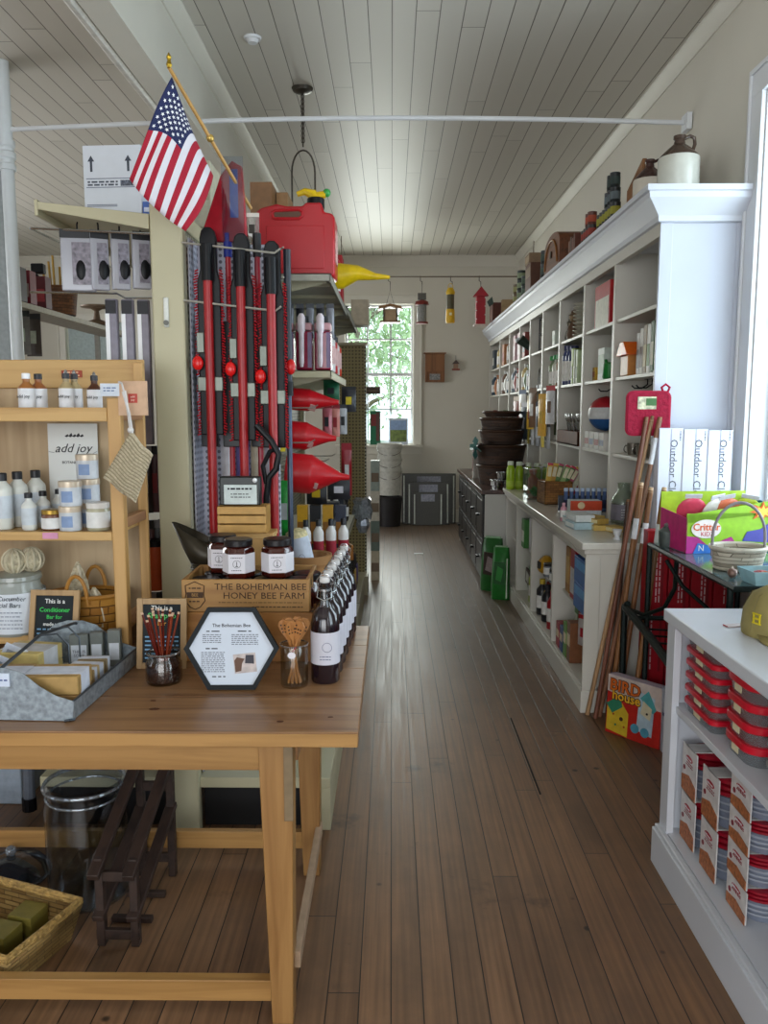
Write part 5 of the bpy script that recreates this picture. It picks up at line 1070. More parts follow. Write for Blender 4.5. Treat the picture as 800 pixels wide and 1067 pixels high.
# red funnels on peg hooks
def funnel(label, loc, r, L):
    t = thing('red_funnel', label, 'funnel', loc, 0, 'red funnels lying sideways on the pegs')
    M = Ry(PI/2+.08); b = MB(); b.T = M
    b.olathe([(r, 0), (r, L*.38), (r*.92, L*.42), (.016, L*.86), (.011, L), (.009, L), (.013, L*.86), (r*.9, L*.42), (r*.96, L*.38), (r*.96, .0), (r, 0)], n=28); b.build('cone', t, mat('#b5141e', .3, var=.04))
    b = MB(); b.T = M; b.olathe([(r*1.04, 0), (r*1.04, .008), (r*.96, .008), (r*.96, 0), (r*1.04, 0)], n=28); b.build('rim', t, mat('#a01019', .3))
    MB().c(L*.45, -r*.62, r*.25, .05, .003, .03).build('sticker', t, K('#c9a3a0')).rotation_euler = (.5, .35, 0)
    MB().tube([(-.06, 0, .02), (-.005, 0, 0)], .006, 6).build('hook', t, CHROME); return t
funnel('large red funnel on the lowest peg', (-.45, 3.5, 1.285), .085, .27)
funnel('red funnel on the middle peg, yellow card at its left', (-.45, 3.55, 1.445), .06, .21)
funnel('small red funnel on the highest peg', (-.44, 3.58, 1.60), .048, .21)
hang = [(-.52, 3.2, 1.64, .05, .16, '#b9b6b4', '#a02430', 'grey'), (-.46, 3.3, 1.62, .05, .2, '#c9a81c', '#c9a81c', 'yellow'), (-.50, 3.25, 1.40, .09, .16, '#c4c2c8', '#c4c2c8', 'white'), (-.49, 3.2, 1.26, .06, .2, '#157a2c', '#157a2c', 'green left'), (-.43, 3.24, 1.27, .07, .22, '#1a8a30', '#1a8a30', 'green right'),
        (-.44, 3.4, 1.78, .04, .15, '#e0d8d4', '#c02a30', 'pale'), (-.33, 4.2, 1.58, .05, .16, '#b4606a', '#8a2430', 'pink'), (-.30, 4.35, 1.58, .05, .17, '#c07a70', '#8a2430', 'salmon'), (-.27, 4.5, 1.58, .05, .16, '#a9a9ac', '#2a2a30', 'silver'), (-.30, 4.1, 1.70, .08, .1, '#1c5c40', '#1c5c40', 'dark green'),
        (-.24, 4.6, 1.68, .08, .14, '#2a2a30', '#26262a', 'black'), (-.26, 4.7, 1.36, .06, .3, '#8a1220', '#8a1220', 'dark red'), (-.36, 3.9, 1.22, .1, .12, '#1c1c20', '#33333a', 'small black'), (-.28, 4.3, 1.20, .12, .12, '#232328', '#3a3a40', 'wide black'), (-.47, 3.38, 1.52, .06, .14, '#d0b82a', '#d8d0b0', 'lemon')]
for k, (x, y, z, w_, h, c_, hd, nm) in enumerate(hang):
    packet('%s carded item hanging among the red funnels' % nm, 'packet', (x, y, z), w_, h, c_, .15*((k % 3)-1), 'carded items around the funnels', head=hd, stripe=hang[(k+4) % len(hang)][5], th=.03, name='carded_item')
for k in range(9):
    y = 3.3+.15*k; z = (1.42, 1.56, 1.30)[k % 3]
    t = thing('peg_hook', 'bare wire peg hook sticking out over the aisle, %s' % ORD[k], 'hook', (-.73, y, z), 0, 'wire peg hooks')
    MB().tube([(0, 0, 0), (.40, 0, 0), (.42, 0, .012)], .003, 5).build('wire', t, mat('#a9a6a0', .3, .7)); MB().c(.003, 0, 0, .006, .02, .04).build('plate', t, mat('#a9a6a0', .3, .7))
# low shelf bottles and bits
for k in range(4):
    bottle('white and red printed bottle on the low aisle shelf, %s' % ORD[k], (-.385+.055*k, 3.62+.02*k, .847), .024, .215, '#d4d0cc', '#1c1c22', (.15, .55), 'white and red bottles on the low shelf', 'polish_bottle', labcol='#8f1c2c', shoulder=.75)
for k in range(4):
    carton('yellow and black carded pack behind the white bottles, %s' % LFT[k], 'box', (-.42+.06*k, 3.82, .847), .05, .04, .26, ['#c9981c', '#1c1c20', '#b98a1c', '#2a3040'][k], name='carded_pack', group='packs behind the white bottles', band=('#8a5a1c', .3, .7), face='y')
t = thing('blue_can', 'small blue round tin on the low aisle shelf', 'tin', (-.445, 3.40, .847)); MB().lathe([(.04, 0), (.04, .13)], n=20).build('can_body', t, mat('#1a3a9a', .35)); MB().lathe([(.041, .13), (.041, .145), (.035, .148)], n=20).build('lid', t, CHROME)
bottle('small yellow bottle left of the blue tin', (-.515, 3.35, .847), .03, .14, '#c9a81c', '#d9c03a', (.2, .6))
t = thing('wooden_block_tray', 'orange wooden tray holding small bottles on the low aisle shelf', 'tray', (-.30, 3.95, .847), .3); MB().bx(-.07, .07, -.18, .18, 0, .012).bx(-.07, -.06, -.18, .18, 0, .07).bx(.06, .07, -.18, .18, 0, .07).build('tray_body', t, mat('#a5682a', .5)); MB().bx(-.07, .07, -.18, -.17, 0, .06).build('end_wall', t, mat('#8f5a24', .5))
for k in range(3): bottle('brown small bottle in the orange wooden tray, %s' % ORD[k], (-.29-.03*k, 3.87+k*.09, .861), .022, .12, '#4a2c18', '#e0d8c0', (.2, .6), 'bottles in the orange tray', labcol='#b98a3a')
for k in range(8):
    y = 4.35+k*.14; m = k % 3
    if m == 0: jar('dark jar along the low aisle shelf, %s' % ORD[k], (-.32, y, .847), .045, .15, ['#3a3430', '#55504c', '#2c3a44'][k % 3], '#1c1c20', (.2, .6))
    elif m == 1: carton('grey blue pack along the low aisle shelf, %s' % ORD[k], 'box', (-.33, y, .847), .08, .08, .2, ['#6a7480', '#2c3038', '#8a8478'][k % 3], name='shelf_pack', band=('#b9b4a9', .3, .7))
    else: bottle('slim grey bottle along the low aisle shelf, %s' % ORD[k], (-.32, y, .847), .03, .2, ['#7d7a74', '#33383f', '#55504a'][k % 3], '#c9c6c0', (.2, .6))
rn = random.Random(11)
dk = [('#141416', 'black'), ('#2c1c40', 'dark purple'), ('#1c1c20', 'near black'), ('#5a2c6a', 'purple'), ('#24242a', 'charcoal'), ('#8a2a34', 'dark red'), ('#33333a', 'slate'), ('#101014', 'jet black'), ('#4a4a52', 'grey')]
for k, (c_, nm) in enumerate(dk):
    y = 3.55+k*.30; lvl = .21
    t = thing('dark_package', '%s bulky bag on the low base shelf, %s to the camera' % (nm, ORD[k]), 'package', (-.36, y, lvl), 0, 'dark bulky bags on the base shelf')
    b = MB(); h = .40-.03*(k % 3)
    b.lathe([(.10, 0), (.115, h*.2), (.11, h*.6), (.1, h*.85), (.03, h)], n=10, sx=.95, sy=1.15).build('package_body', t, mat(c_, .25, bump=1.0, scale=18)); MB().c(.105, -.02, h*.45, .012, .11, h*.35).build('printed_panel', t, K(['#5a4a8a', '#b04a6a', '#b9b4b0', '#c9a34a'][k % 4]), .003)
    MB().lathe([(.03, h), (.05, h+.02), (.03, h+.04)], n=10).build('gathered_top', t, mat('#8a8c92', .25, .5))
t = thing('foil_roll_bag', 'crumpled silver plastic bag sticking out at the far low shelf', 'bag', (-.225, 6.25, .80)); foil = mat('#b9c2cf', .2, .4, var=.3, scale=60); rn = random.Random(4); b = MB(); b.add([(.075*math.cos(i*PI/6)*rn.uniform(.6, 1.1), .09*math.sin(i*PI/6)*rn.uniform(.7, 1.1), z+rn.uniform(-.015, .015)) for z in (-.08, -.03, .03, .07) for i in range(12)], [(j*12+i, j*12+(i+1) % 12, (j+1)*12+(i+1) % 12, (j+1)*12+i) for j in range(3) for i in range(12)]+[tuple(range(11, -1, -1)), tuple(range(36, 48))]).build('bag_body', t, foil, ang=10); MB().lathe([(.045, -.08), (.055, -.13), (.03, -.19)], n=7).build('hanging_corner', t, foil, ang=10)
# far gondola end: tan pegboard column
pg = thing('pegboard_column', 'tan pegboard end panel rising in front of the back window', 'panel', (-.44, 6.95, 0))
MB().bx(0, .21, 0, .05, .03, 2.09).build('panel', pg, perforated('#8f8257', .028, '#55492c')); MB().bx(.21, .225, -.005, .06, 0, 2.1).build('edge_strip', pg, perforated('#b9b5a0', .03, '#3a3830')); MB().bx(-.01, .235, -.03, .08, 2.09, 2.11).build('cap', pg, cmd)
MB().bx(.0, .24, -.2, .06, 0, .16).build('base', pg, cmd)
for k in range(2):
    z = 1.72-.03*k
    t = thing('small_shelf_box', 'small brown box projecting past the pegboard column, %s' % ['upper', 'lower'][k], 'box', (-.18, 7.1, z)); MB().bx(-.08, .08, -.08, .08, 0, .028).build('box_body', t, K('#5a4632')); MB().bx(-.082, .082, -.082, .082, .02, .029).build('lid', t, K('#8a765a'))
for k in range(4):
    carton('pale small package beyond the pegboard column, %s' % ['topmost', 'second down', 'third down', 'lowest'][k], 'box', (-.15, 7.4, (3-k)*.275), .08, .1, .274, ['#9aa8a4', '#c9c4b8', '#6a7a74', '#b9b09c'][k], name='far_package', band=('#7a6a5a', .3, .6), face='y')
# ---- left side of the gondola: packages on hooks
MB().tube([(-1.22, 2.84, 2.16), (-.80, 2.84, 2.14)], .004, 6).build('hook_bar', gon, CHROME)
MB().tube([(-1.22, 2.84, 2.16), (-1.22, 3.9, 2.17)], .004, 6).build('hook_bar', gon, CHROME)
MB().tube([(-1.25, 2.88, 1.955), (-.95, 2.88, 1.95), (-.92, 2.88, 1.935), (-.80, 2.88, 1.935)], .004, 6).build('hook_bar', gon, CHROME)
clb = glass('#d0d0d8', .35, .12, .45)
for k in range(5):
    x = -1.07+.068*k
    t = thing('hanging_pouch', 'clear and black pouch hanging under the cream shelf, %s' % LFT[k], 'pouch', (x, 2.86+.012*k, 2.155), (0, 0, .5 if k else .15), 'clear and black pouches')
    w_ = .11 if k == 0 else .06; h = .20-.004*k
    MB().prism([(-w_/2, 0), (w_/2, 0), (w_/2, -h), (-w_/2, -h)], -.014, .014, 'xz').build('pouch', t, clb, .004); MB().c(w_*.12, -.0155, -h*.55, w_*.55, .002, h*.7).build('printed_card', t, mat('#77727c' if k else '#6d6670', .3, var=.5, scale=60)); MB().c(0, -.0158, -.012, w_, .003, .028).build('header', t, K('#15151a'))
    MB().tube([(0, 0, 0), (0, 0, .02), (0, .01, .03)], .003, 5).build('hang_loop', t, bk); MB().sphere((.01, -.008, -h*.66), .022, sz=2.0, sy=.6).build('contents', t, bk)
for k in range(4):
    x = -.965+.052*k
    t = thing('hanging_tube_pack', 'grey violet slim pack on the lower hook row, %s' % LFT[k], 'pack', (x, 2.87+.01*k, 1.93), 0, 'slim packs on the lower hook row')
    MB().bx(-.02, .02, -.012, .012, -.5, 0).build('pack_body', t, mat('#7a7480', .3), .004); MB().bx(-.02, -.006, -.0135, -.0125, -.48, -.04).build('white_stripe', t, PAPER); MB().bx(-.018, .018, -.016, -.0125, -.05, -.005).build('header', t, K('#15151a'))
for k in range(9):
    x = -.89+.028*(k % 3); z = 1.42-.27*(k//3)
    packet('dark pack hanging left of the cream post, %s row, %s' % (['top', 'middle', 'bottom'][k//3], LFT[k % 3]), 'packet', (x, 2.93+.02*(k % 3), z), .05, .24, ['#2a2024', '#4a1c24', '#1c1c20'][(k+k//3) % 3], .2, 'dark packs by the cream post', head=['#8a8a90', '#15151a'][k % 2], stripe=['#9a9aa4', '#7a1c24', '#c9c9d0'][k % 3], name='dark_pack')
t = thing('orange_canister', 'rust orange canister low between the display and the cream post', 'canister', (-.865, 2.93, .90)); MB().lathe([(.04, 0), (.04, .16)], n=18).build('body', t, mat('#a8441c', .4)); MB().lathe([(.041, .16), (.041, .18), (.034, .185)], n=18).build('lid', t, bk)
t = thing('shipping_carton', 'white shipping carton with two black arrows on top of the cream shelf', 'box', (-.99, 3.12, 2.243), -.06)
MB().bx(-.105, .105, -.1, .12, 0, .24).build('carton', t, mat('#cdd2da', .5, var=.02), .002)
for x in (-.075, .06):
    MB().prism([(x-.004, .15), (x+.004, .15), (x+.004, .185), (x+.012, .185), (x, .205), (x-.012, .185), (x-.004, .185)], -.1014, -.1, 'xz').build('printed_arrow', t, K('#3a3f4c'))
for z, w_ in ((.125, .19), (.095, .19), (.035, .11), (.03, .11)): MB().bx(-.095, -.095+w_, -.1012, -.1, z, z+.0025).build('printed_line', t, K('#6a7080'))
greek(t, -.09, .02, (.112, .102), K('#4a505c'), -.1002, .006, wl=.02); MB().bx(.03, .09, -.1012, -.1, .1, .12).build('bar_code', t, mat('#5a5f6c', .6, var=.8, scale=200))
carton('blue printed box beside the white shipping carton', 'box', (-.85, 3.06, 2.235), .07, .12, .05, '#3a5aa0', name='blue_box', band=('#c9d0e0', .3, .6), face='y')
# ---- flag
fl = thing('american_flag', 'small american flag draping from a slanted wooden staff', 'flag', (0, 0, 0))
q0 = Vector((-.672, 2.60, 2.575)); q1 = Vector((-.50, 3.0, 2.26))
MB().tube([q0, q1], .006, 10).build('staff', fl, mat('#b58a4a', .4))
MB().lathe([(.006, 0), (.009, .008), (.005, .02), (.008, .03), (0, .045)], tuple(q0), 12).build('finial', fl, mat('#a88a2c', .25, .8)); MB().sphere(tuple(q0.lerp(q1, .46)), .013).build('knob', fl, mat('#c9a85a', .25, .6))
ctl = [[P(179, 80, y=2.62), P(201, 138, y=2.72), P(222, 183, y=2.82)], [P(153, 134, y=2.58), P(187, 153, y=2.66), P(214, 210, y=2.74)], [P(133, 186, y=2.58), P(163, 219, y=2.64), P(195, 243, y=2.70)]]
def flagp(u, v):
    def q(a, b, c_, t_): return a*(2*(t_-.5)*(t_-1))+b*(-4*t_*(t_-1))+c_*(2*t_*(t_-.5))
    r = [q(ctl[i][0], ctl[i][1], ctl[i][2], v) for i in range(3)]; p = q(r[0], r[1], r[2], u)
    return p+Vector((.0, .014*math.sin(v*9+u*2)*(.3+u), .004*math.sin(u*7)))
NU, NV = 24, 39; b = MB(); vs = [flagp(i/NU, j/NV) for i in range(NU+1) for j in range(NV+1)]
for i in range(NU):
    for j in range(NV):
        b.f.append((i*(NV+1)+j, i*(NV+1)+j+1, (i+1)*(NV+1)+j+1, (i+1)*(NV+1)+j)); st = j//3; b.mi.append(2 if (st < 7 and i < NU*.5) else (0 if st % 2 == 0 else 1))
b.v = [tuple(v) for v in vs]
fo = b.build('cloth', fl, [mat('#a3142c', .8, var=.05), mat('#d8d4da', .8, var=.03), mat('#1c2450', .8, var=.05)], ang=180)
sm_ = fo.modifiers.new('s', 'SOLIDIFY'); sm_.thickness = .0012; sm_.offset = 0
b = MB()
for r in range(9):
    for c_ in range(6 if r % 2 == 0 else 5):
        v = (r+1)*.1*7/13*1.0; u = ((c_ if r % 2 == 0 else c_+.5)+.5)/6*.5*1.0
        p = flagp(u, v); du = (flagp(u+.01, v)-p).normalized(); dv = (flagp(u, v+.01)-p).normalized(); n_ = du.cross(dv).normalized()
        if n_.y > 0: n_ = -n_
        pts = []
        for k in range(10): a = PI/2+k*PI/5; rr = .0068 if k % 2 == 0 else .003; pts.append(p+n_*.0016+(du*math.cos(a)+dv*math.sin(a))*rr)
        b.add(pts, [tuple(range(10))])
so = b.build('stars', fl, PAPER); so['kind'] = 'stuff'
# ---- left room shelf and goods
ls = thing('wall_shelf', 'long grey shelf in the dim left room behind the pole', 'shelf', (-2.75, 5.3, 2.262))
MB().bx(0, .28, 0, 2.6, -.02, 0).build('board', ls, mat('#8a8578', .5)); MB().bx(.28, .295, 0, 2.6, -.03, .006).build('front_lip', ls, mat('#9a9178', .5))
lpost = thing('shelf_upright', 'thin grey upright post carrying the left room shelf', 'post', (-2.80, 5.32, 0)); MB().bx(0, .04, 0, .04, .02, 2.4).build('post', lpost, mat('#77746c', .6)); MB().bx(-.03, .07, -.03, .07, 0, .02).build('foot', lpost, mat('#55524b', .6))
lp2 = clone(lpost, (-2.80, 7.8, 0), 'farther thin grey upright post carrying the left room shelf')
for k, (y, c_, bnd, nm) in enumerate(((5.55, '#3a2e30', '#8a8a84', 'dark'), (5.70, '#7a2a34', '#b9a9a0', 'maroon'), (5.95, '#5a2228', '#9a3a40', 'wine red'))):
    carton('%s packaged box on the left room shelf, %s' % (nm, LFT[k]), 'box', (-2.52, y, 2.27), .14, .1, .22, c_, name='packaged_box', band=(bnd, .2, .6), face='y', group='packaged boxes on the left room shelf')
t = thing('camera_lamp', 'black lamp like gadget on top of the packaged boxes', 'gadget', (-2.52, 5.95, 2.493)); MB().bx(-.04, .05, -.03, .03, .02, .09).build('body', t, bk, .008); MB().tube([(0, 0, 0), (-.04, 0, .03)], .012, 8).build('arm', t, bk)
t = thing('wicker_hamper', 'brown wicker basket holding sticks on the left room shelf', 'basket', (-2.53, 6.35, 2.27)); basket_shell(MB(), .11, .13, .20, 1, 1.1).build('basket_body', t, weave('#7a4f2c', '#5a3820', 40, 45)); rim(MB(), .127, .2, .009, 1, 1.1).build('rim', t, K('#6a4424'))
for k in range(6):
    t = thing('bamboo_stick', 'yellow bamboo stick standing in the wicker basket, %s' % LFT[k], 'stick', (-2.60+.03*k, 6.30+.02*(k % 2), 2.285), (0, (k-3)*.03, 0), 'bamboo sticks'); MB().tube([(0, 0, 0), (0, 0, .34+.04*(k % 3))], .009, 8).build('stalk', t, K('#a5812a')); MB().tube([(0, 0, .2), (0, 0, .206)], .011, 8).build('node', t, K('#7d5f1e'))
t = thing('cake_stand', 'small brown turned stand further along the left room shelf', 'stand', (-2.52, 7.1, 2.27)); MB().lathe([(.1, 0), (.11, .02), (.03, .05), (.02, .12), (.05, .14)], n=18).build('stand_body', t, K('#6a5540')); MB().lathe([(.05, .14), (.13, .15), (.13, .165)], n=18).build('plate', t, K('#75604a'))
for k in range(4):
    packet('%s pack under the left room shelf, %s' % (['green', 'leaf green', 'grey', 'brown'][k], LFT[k]), 'packet', (-2.62+.03*(k > 1), 5.45+.18*k, 2.238), .11, .3, ['#3a7a3c', '#4a8a4a', '#77706c', '#4a4038'][k], .0, 'packs under the left room shelf', head='#2c2c2c', stripe='#a9b0a0')
t = thing('side_cabinet', 'white low cabinet behind the table at the left edge', 'cabinet', (-1.58, 3.05, 0)); MB().bx(-.3, .12, 0, .5, 0, .72).build('cabinet_body', t, mat('#9aa6b4', .5), .006); MB().bx(-.31, .13, -.01, .51, .72, .74).build('top', t, WHITE)
t = thing('grey_hose', 'thick grey hose hanging beside the white cabinet behind the table', 'hose', (-1.385, 2.95, 0)); MB().tube([(0, 0, .75), (.01, 0, .4), (0, .0, .05)], .022, 10).build('hose_tube', t, mat('#5a5f68', .5)); MB().tube([(0, 0, .03), (0, 0, .08)], .027, 10).build('end_collar', t, bk)
for k in range(4):
    t = thing('glass_jar_lid', 'domed clear lid jar on the base shelf behind the table, %s' % LFT[k], 'jar', (-1.23+.125*k, 2.96, .207), 0, 'domed jars on the base shelf'); MB().lathe([(.05, 0), (.055, .03), (.055, .05)], n=18).build('jar_body', t, clb); MB().lathe([(.058, .05), (.05, .075), (.02, .09), (.0, .092)], n=18).build('lid', t, CHROME)
# ---- back of the room
t = thing('hanging_rail', 'thin wire rail under the ceiling holding the bird feeders', 'rail', (-.6, 10.0, 3.13))
MB().tube([(0, 0, 0), (XR+.59, 0, 0)], .008, 8).build('wire', t, mat('#6a5a4a', .5))
for k, x in enumerate((.06, .56, .94, 1.3, 1.64)): MB().tube([(x, 0, .01), (x, 0, -.05), (x+.02, 0, -.06), (x+.02, 0, -.09)], .005, 6).build('hook', t, mat('#55504a', .4, .5))
for x in (0.0, XR+.58): MB().tube([(x, 0, 0), (x, 0, ZC-3.13)], .005, 6).build('drop_wire', t, mat('#6a5a4a', .5))
t = thing('wooden_bird_feeder', 'brown wooden hopper bird feeder hanging before the window', 'bird feeder', (-.02, 10, 2.59))
MB().bx(-.12, .12, -.09, .09, 0, .02).build('tray', t, K('#7a5234'), .003); MB().bx(-.07, .07, -.05, .05, .02, .16).build('seed_hopper', t, K('#b59a78')); MB().prism([(-.15, .15), (-.13, .19), (0, .215), (.13, .19), (.15, .15), (0, .185)], -.1, .1, 'xz').build('roof', t, K('#8a623c'))
for x in (-.085, .07): MB().bx(x, x+.018, -.06, .06, .02, .17).build('side_post', t, K('#4a3424'))
MB().tube([(-.05, 0, .2), (0, 0, .38), (.05, 0, .2)], .003, 5).build('hanger', t, DARK); MB().tube([(0, 0, .38), (0, 0, .47)], .003, 5).build('hanger', t, DARK)
t = thing('tube_bird_feeder', 'red lidded grey mesh cylinder feeder hanging right of the window', 'bird feeder', (.36, 10, 2.58)); MB().lathe([(.055, .02), (.055, .22)], n=16).build('mesh_tube', t, mat('#8a8a86', .4, var=.5, scale=200)); MB().lathe([(.075, 0), (.075, .02)], n=16).build('tray', t, K('#7a2c24')); MB().lathe([(.085, .22), (.075, .26), (.02, .28)], n=16).build('lid', t, K('#7a2c24')); MB().bx(-.05, .05, -.01, .01, .28, .36).build('tag_card', t, K('#5a5650')); MB().tube([(0, 0, .28), (0, 0, .5)], .003, 5).build('hanger', t, DARK)
t = thing('yellow_bird_feeder', 'yellow tube bird feeder hanging on the rail', 'bird feeder', (.70, 10, 2.59)); MB().lathe([(.05, 0), (.055, .02), (.05, .16)], n=16).build('seed_tube', t, K('#d8a81c')); MB().lathe([(.045, .16), (.045, .33)], n=16).build('mesh_tube', t, K('#55503a')); MB().lathe([(.05, .33), (.055, .36), (.03, .41)], n=16).build('lid', t, K('#d8b01c')); MB().tube(arc((0, 0, .41), .03, .05, 0, PI, 8), .004, 6).build('bail', t, K('#d8b01c')); MB().c(0, -.05, .1, .03, .01, .03).build('port', t, K('#e8e0c0'))
t = thing('red_bird_feeder', 'red barn shaped tall bird feeder hanging on the rail', 'bird feeder', (1.06, 10, 2.55)); MB().bx(-.055, .055, -.05, .05, .02, .36).build('feeder_body', t, K('#9b1624')); MB().prism([(-.09, .35), (0, .46), (.09, .35)], -.07, .07, 'xz').build('roof', t, K('#a01828')); MB().bx(-.08, .08, -.07, .07, 0, .02).build('tray', t, K('#c9b9b0'))
for k in range(6): MB().c(-.06+.12*(k % 2), -.052, .08+.05*k, .03, .008, .012).build('perch', t, K('#d0c4c0'))
MB().prism([(.07, .28), (.13, .34), (.15, .26), (.1, .22)], -.06, -.05, 'xz').build('tag_card', t, K('#3a4a44')); MB().tube([(0, 0, .46), (0, 0, .52)], .003, 5).build('hanger', t, DARK)
t = thing('bat_house', 'flat wooden house with a slot opening mounted on the back wall', 'bat house', (.585, YB-.06, 1.93)); wd = wood('#8a5c38', '#6a4226', 2, 5, .6, False)
MB().bx(-.12, .12, 0, .055, 0, .38).build('backboard', t, wd, .002); MB().bx(-.13, -.11, -.02, .055, 0, .38).build('side_board', t, wd); MB().bx(.11, .13, -.02, .055, 0, .38).build('side_board', t, wd); MB().bx(-.15, .15, -.03, .055, .38, .395).build('roof', t, wd, .002); MB().bx(-.11, .11, -.018, 0, .14, .37).build('front_panel', t, wd, .002); MB().bx(-.07, .07, -.012, -.002, .03, .11).build('picture_card', t, K('#8a8a88', .5, var=.5, scale=60))
t = thing('wall_ornament', 'tiny roofed ornament hanging on the back wall beside the bat house', 'ornament', (.87, YB-.04, 2.09)); MB().bx(-.05, .05, -.04, .035, 0, .02).build('base', t, K('#8a3c2c')); MB().bx(-.03, .03, -.03, .03, .02, .09).build('house', t, K('#9a7a64')); MB().prism([(-.05, .085), (0, .14), (.05, .085)], -.035, .035, 'xz').build('roof', t, K('#4a3a34')); MB().tube([(0, 0, .13), (0, 0, .2)], .003, 5).build('hook', t, DARK)
t = carton('tall green printed box standing on the back window sill', 'box', (P(391, 463, y=YB-.04).x, YB-.04, 1.082), .14, .06, .46, '#1c6a4a', name='green_box', band=('#7a2c2c', .55, .9), face='y'); MB().bx(.01, .06, -.0325, -.031, .05, .44).build('printed_panel', t, K('#5a3a34'))
t = thing('framed_picture', 'framed landscape picture leaning on the back window sill', 'picture', (P(415, 463, y=YB-.05).x, YB-.05, 1.082), (-.06, 0, 0)); MB().bx(-.13, .13, 0, .015, 0, .36).build('frame_border', t, mat('#c4ccd8', .3), .003); MB().bx(-.11, .11, -.003, 0, .04, .20).build('picture', t, K('#6a7a3c', .4, var=.5, scale=20)); MB().bx(-.11, .11, -.003, 0, .20, .33).build('picture_sky', t, K('#8aa3c9', .4))
for k in range(3):
    t = thing('plastic_bucket', 'white plastic bucket with a wire bail, %s of the stack by the back wall' % ['bottom', 'middle', 'top'][k], 'bucket', (-.03, 10.95, .42+.16*k), 0, 'white buckets'); b = MB(); r = .165
    b.olathe([(0, .005), (r*.83, .005), (r*.98, .36), (r*1.02, .37), (r, .355), (r*.85, 0), (0, 0)], n=24).build('bucket_body', t, mat('#c9c8bf', .4)); MB().olathe([(r*1.06, .30), (r*1.06, .33), (r, .33), (r, .30), (r*1.06, .30)], n=24).build('rim_band', t, mat('#bdbcb2', .4)); MB().tube([(-r, 0, .31)]+[(r*math.cos(a), -r*.9, .31-r*.6*math.sin(a)*1.0) for a in [PI*i/8+PI*0 for i in range(8, -1, -1)]][1:-1]+[(r, 0, .31)], .004, 6).build('bail', t, CHROME)
t = thing('black_tub', 'round black ribbed tub on the floor under the white buckets', 'tub', (-.03, 10.95, 0)); MB().olathe([(0, .0), (.15, 0), (.17, .40), (.16, .40), (.14, .02), (0, .02)], n=24).build('tub_body', t, mat('#232022', .4)); MB().tube([(.172*math.cos(a), .172*math.sin(a), .39) for a in [q*PI/12 for q in range(24)]], .008, 6, closed=True).build('rim', t, mat('#2c282a', .4))
for k, (x, y, w_, h, lb) in enumerate(((.51, 11.12, .74, .69, 'widest rearmost'), (.50, 11.03, .58, .58, 'middle'), (.49, 10.95, .42, .45, 'smallest front'))):
    t = thing('boot_tray', '%s dark framed panel of the set leaning on the back wall' % lb, 'panel', (x, y, .003), (-.07, 0, 0), 'dark framed panels leaning on the back wall')
    MB().bx(-w_/2, w_/2, 0, .02, 0, h).build('panel', t, mat('#38372f', .35), .004); MB().bx(-w_*.22, w_*.22, -.004, 0, h*.72, h*.94).build('paper_label', t, mat('#8d8f9c', .5, var=.3, scale=40)); MB().tube([(-w_/2+.03, -.012, .02), (-w_/2+.03, -.012, h-.03)], .01, 6).build('metal_leg', t, mat('#a3a69c', .3, .5)); MB().tube([(w_/2-.03, -.012, .02), (w_/2-.03, -.012, h-.03)], .01, 6).build('metal_leg', t, mat('#a3a69c', .3, .5))
tag(MB().bx(-.05, .05, -.03, .03, 0, .004).build('floor_scrap', None, PAPER, .001), 'small white paper scrap lying in the far aisle', 'paper').location = (P(436, 577, z=0).x, P(436, 577, z=0).y, .001)
# ================================================================ PINE TABLE AND ITS GOODS
TZ = .80
pine = wood('#8e6846', '#6d4a2e', 0, 5, .36); pinel = wood('#aa7f48', '#8f6736', 0, 5, .42); pinez = wood('#a07644', '#855c30', 2, 5, .42); piney = wood('#a57a52', '#8a6040', 1, 5, .5)
tb = thing('pine_table', 'long honey coloured pine table with square legs in the left foreground', 'table', (0, 0, 0))
tx0, tx1, ty0, ty1 = -1.75, -.078, 1.835, 2.79
for k in range(4):
    a = ty0+k*(ty1-ty0)/4; MB().bx(tx0, tx1, a+.0006, a+(ty1-ty0)/4-.0006, TZ-.036, TZ).build('tabletop_board', tb, pine, .002)
MB().bx(tx0, tx1-.001, ty0-.004, ty0, TZ-.036, TZ-.004).build('front_edge', tb, pinel, .0015)
MB().bx(tx0+.1, -.25, 1.90, 1.925, TZ-.125, TZ-.037).build('apron', tb, pinel, .002); MB().bx(tx0+.1, -.25, 2.60, 2.625, TZ-.125, TZ-.037).build('apron', tb, pinel, .002)
MB().bx(-.26, -.235, 1.96, 2.58, TZ-.125, TZ-.037).build('apron', tb, piney, .002)
def leg(x0, y0, sp):
    b = MB(); z1 = TZ-.037; w_ = .066
    b.add([(x0+.004*sp, y0, 0), (x0+w_-.008*sp, y0, 0), (x0+w_-.008*sp, y0+.066, 0), (x0+.004*sp, y0+.066, 0), (x0-.02, y0, z1), (x0+w_, y0, z1), (x0+w_, y0+.066, z1), (x0-.02, y0+.066, z1)], [(3, 2, 1, 0), (4, 5, 6, 7), (0, 1, 5, 4), (1, 2, 6, 5), (2, 3, 7, 6), (3, 0, 4, 7)])
    return b.build('leg', tb, pinez, .003)
leg(-.306, 1.895, 1); leg(-.298, 2.56, 1); leg(-1.70, 1.895, 1); leg(-1.70, 2.56, 1)
MB().bx(tx0+.1, -.29, 1.915, 1.945, .048, .105).build('stretcher', tb, pinel, .002); MB().bx(tx0+.1, -.24, 2.60, 2.625, .075, .135).build('stretcher', tb, pinel, .002)
MB().bx(-.252, -.232, 1.93, 2.60, .13, .175).build('stretcher', tb, mat('#a58a70', .6, var=.1), .002)
MB().bx(-.262, -.2398, 1.888, 1.8945, .55, TZ-.04).build('leg_splice', tb, K('#7d6a50'), .001)
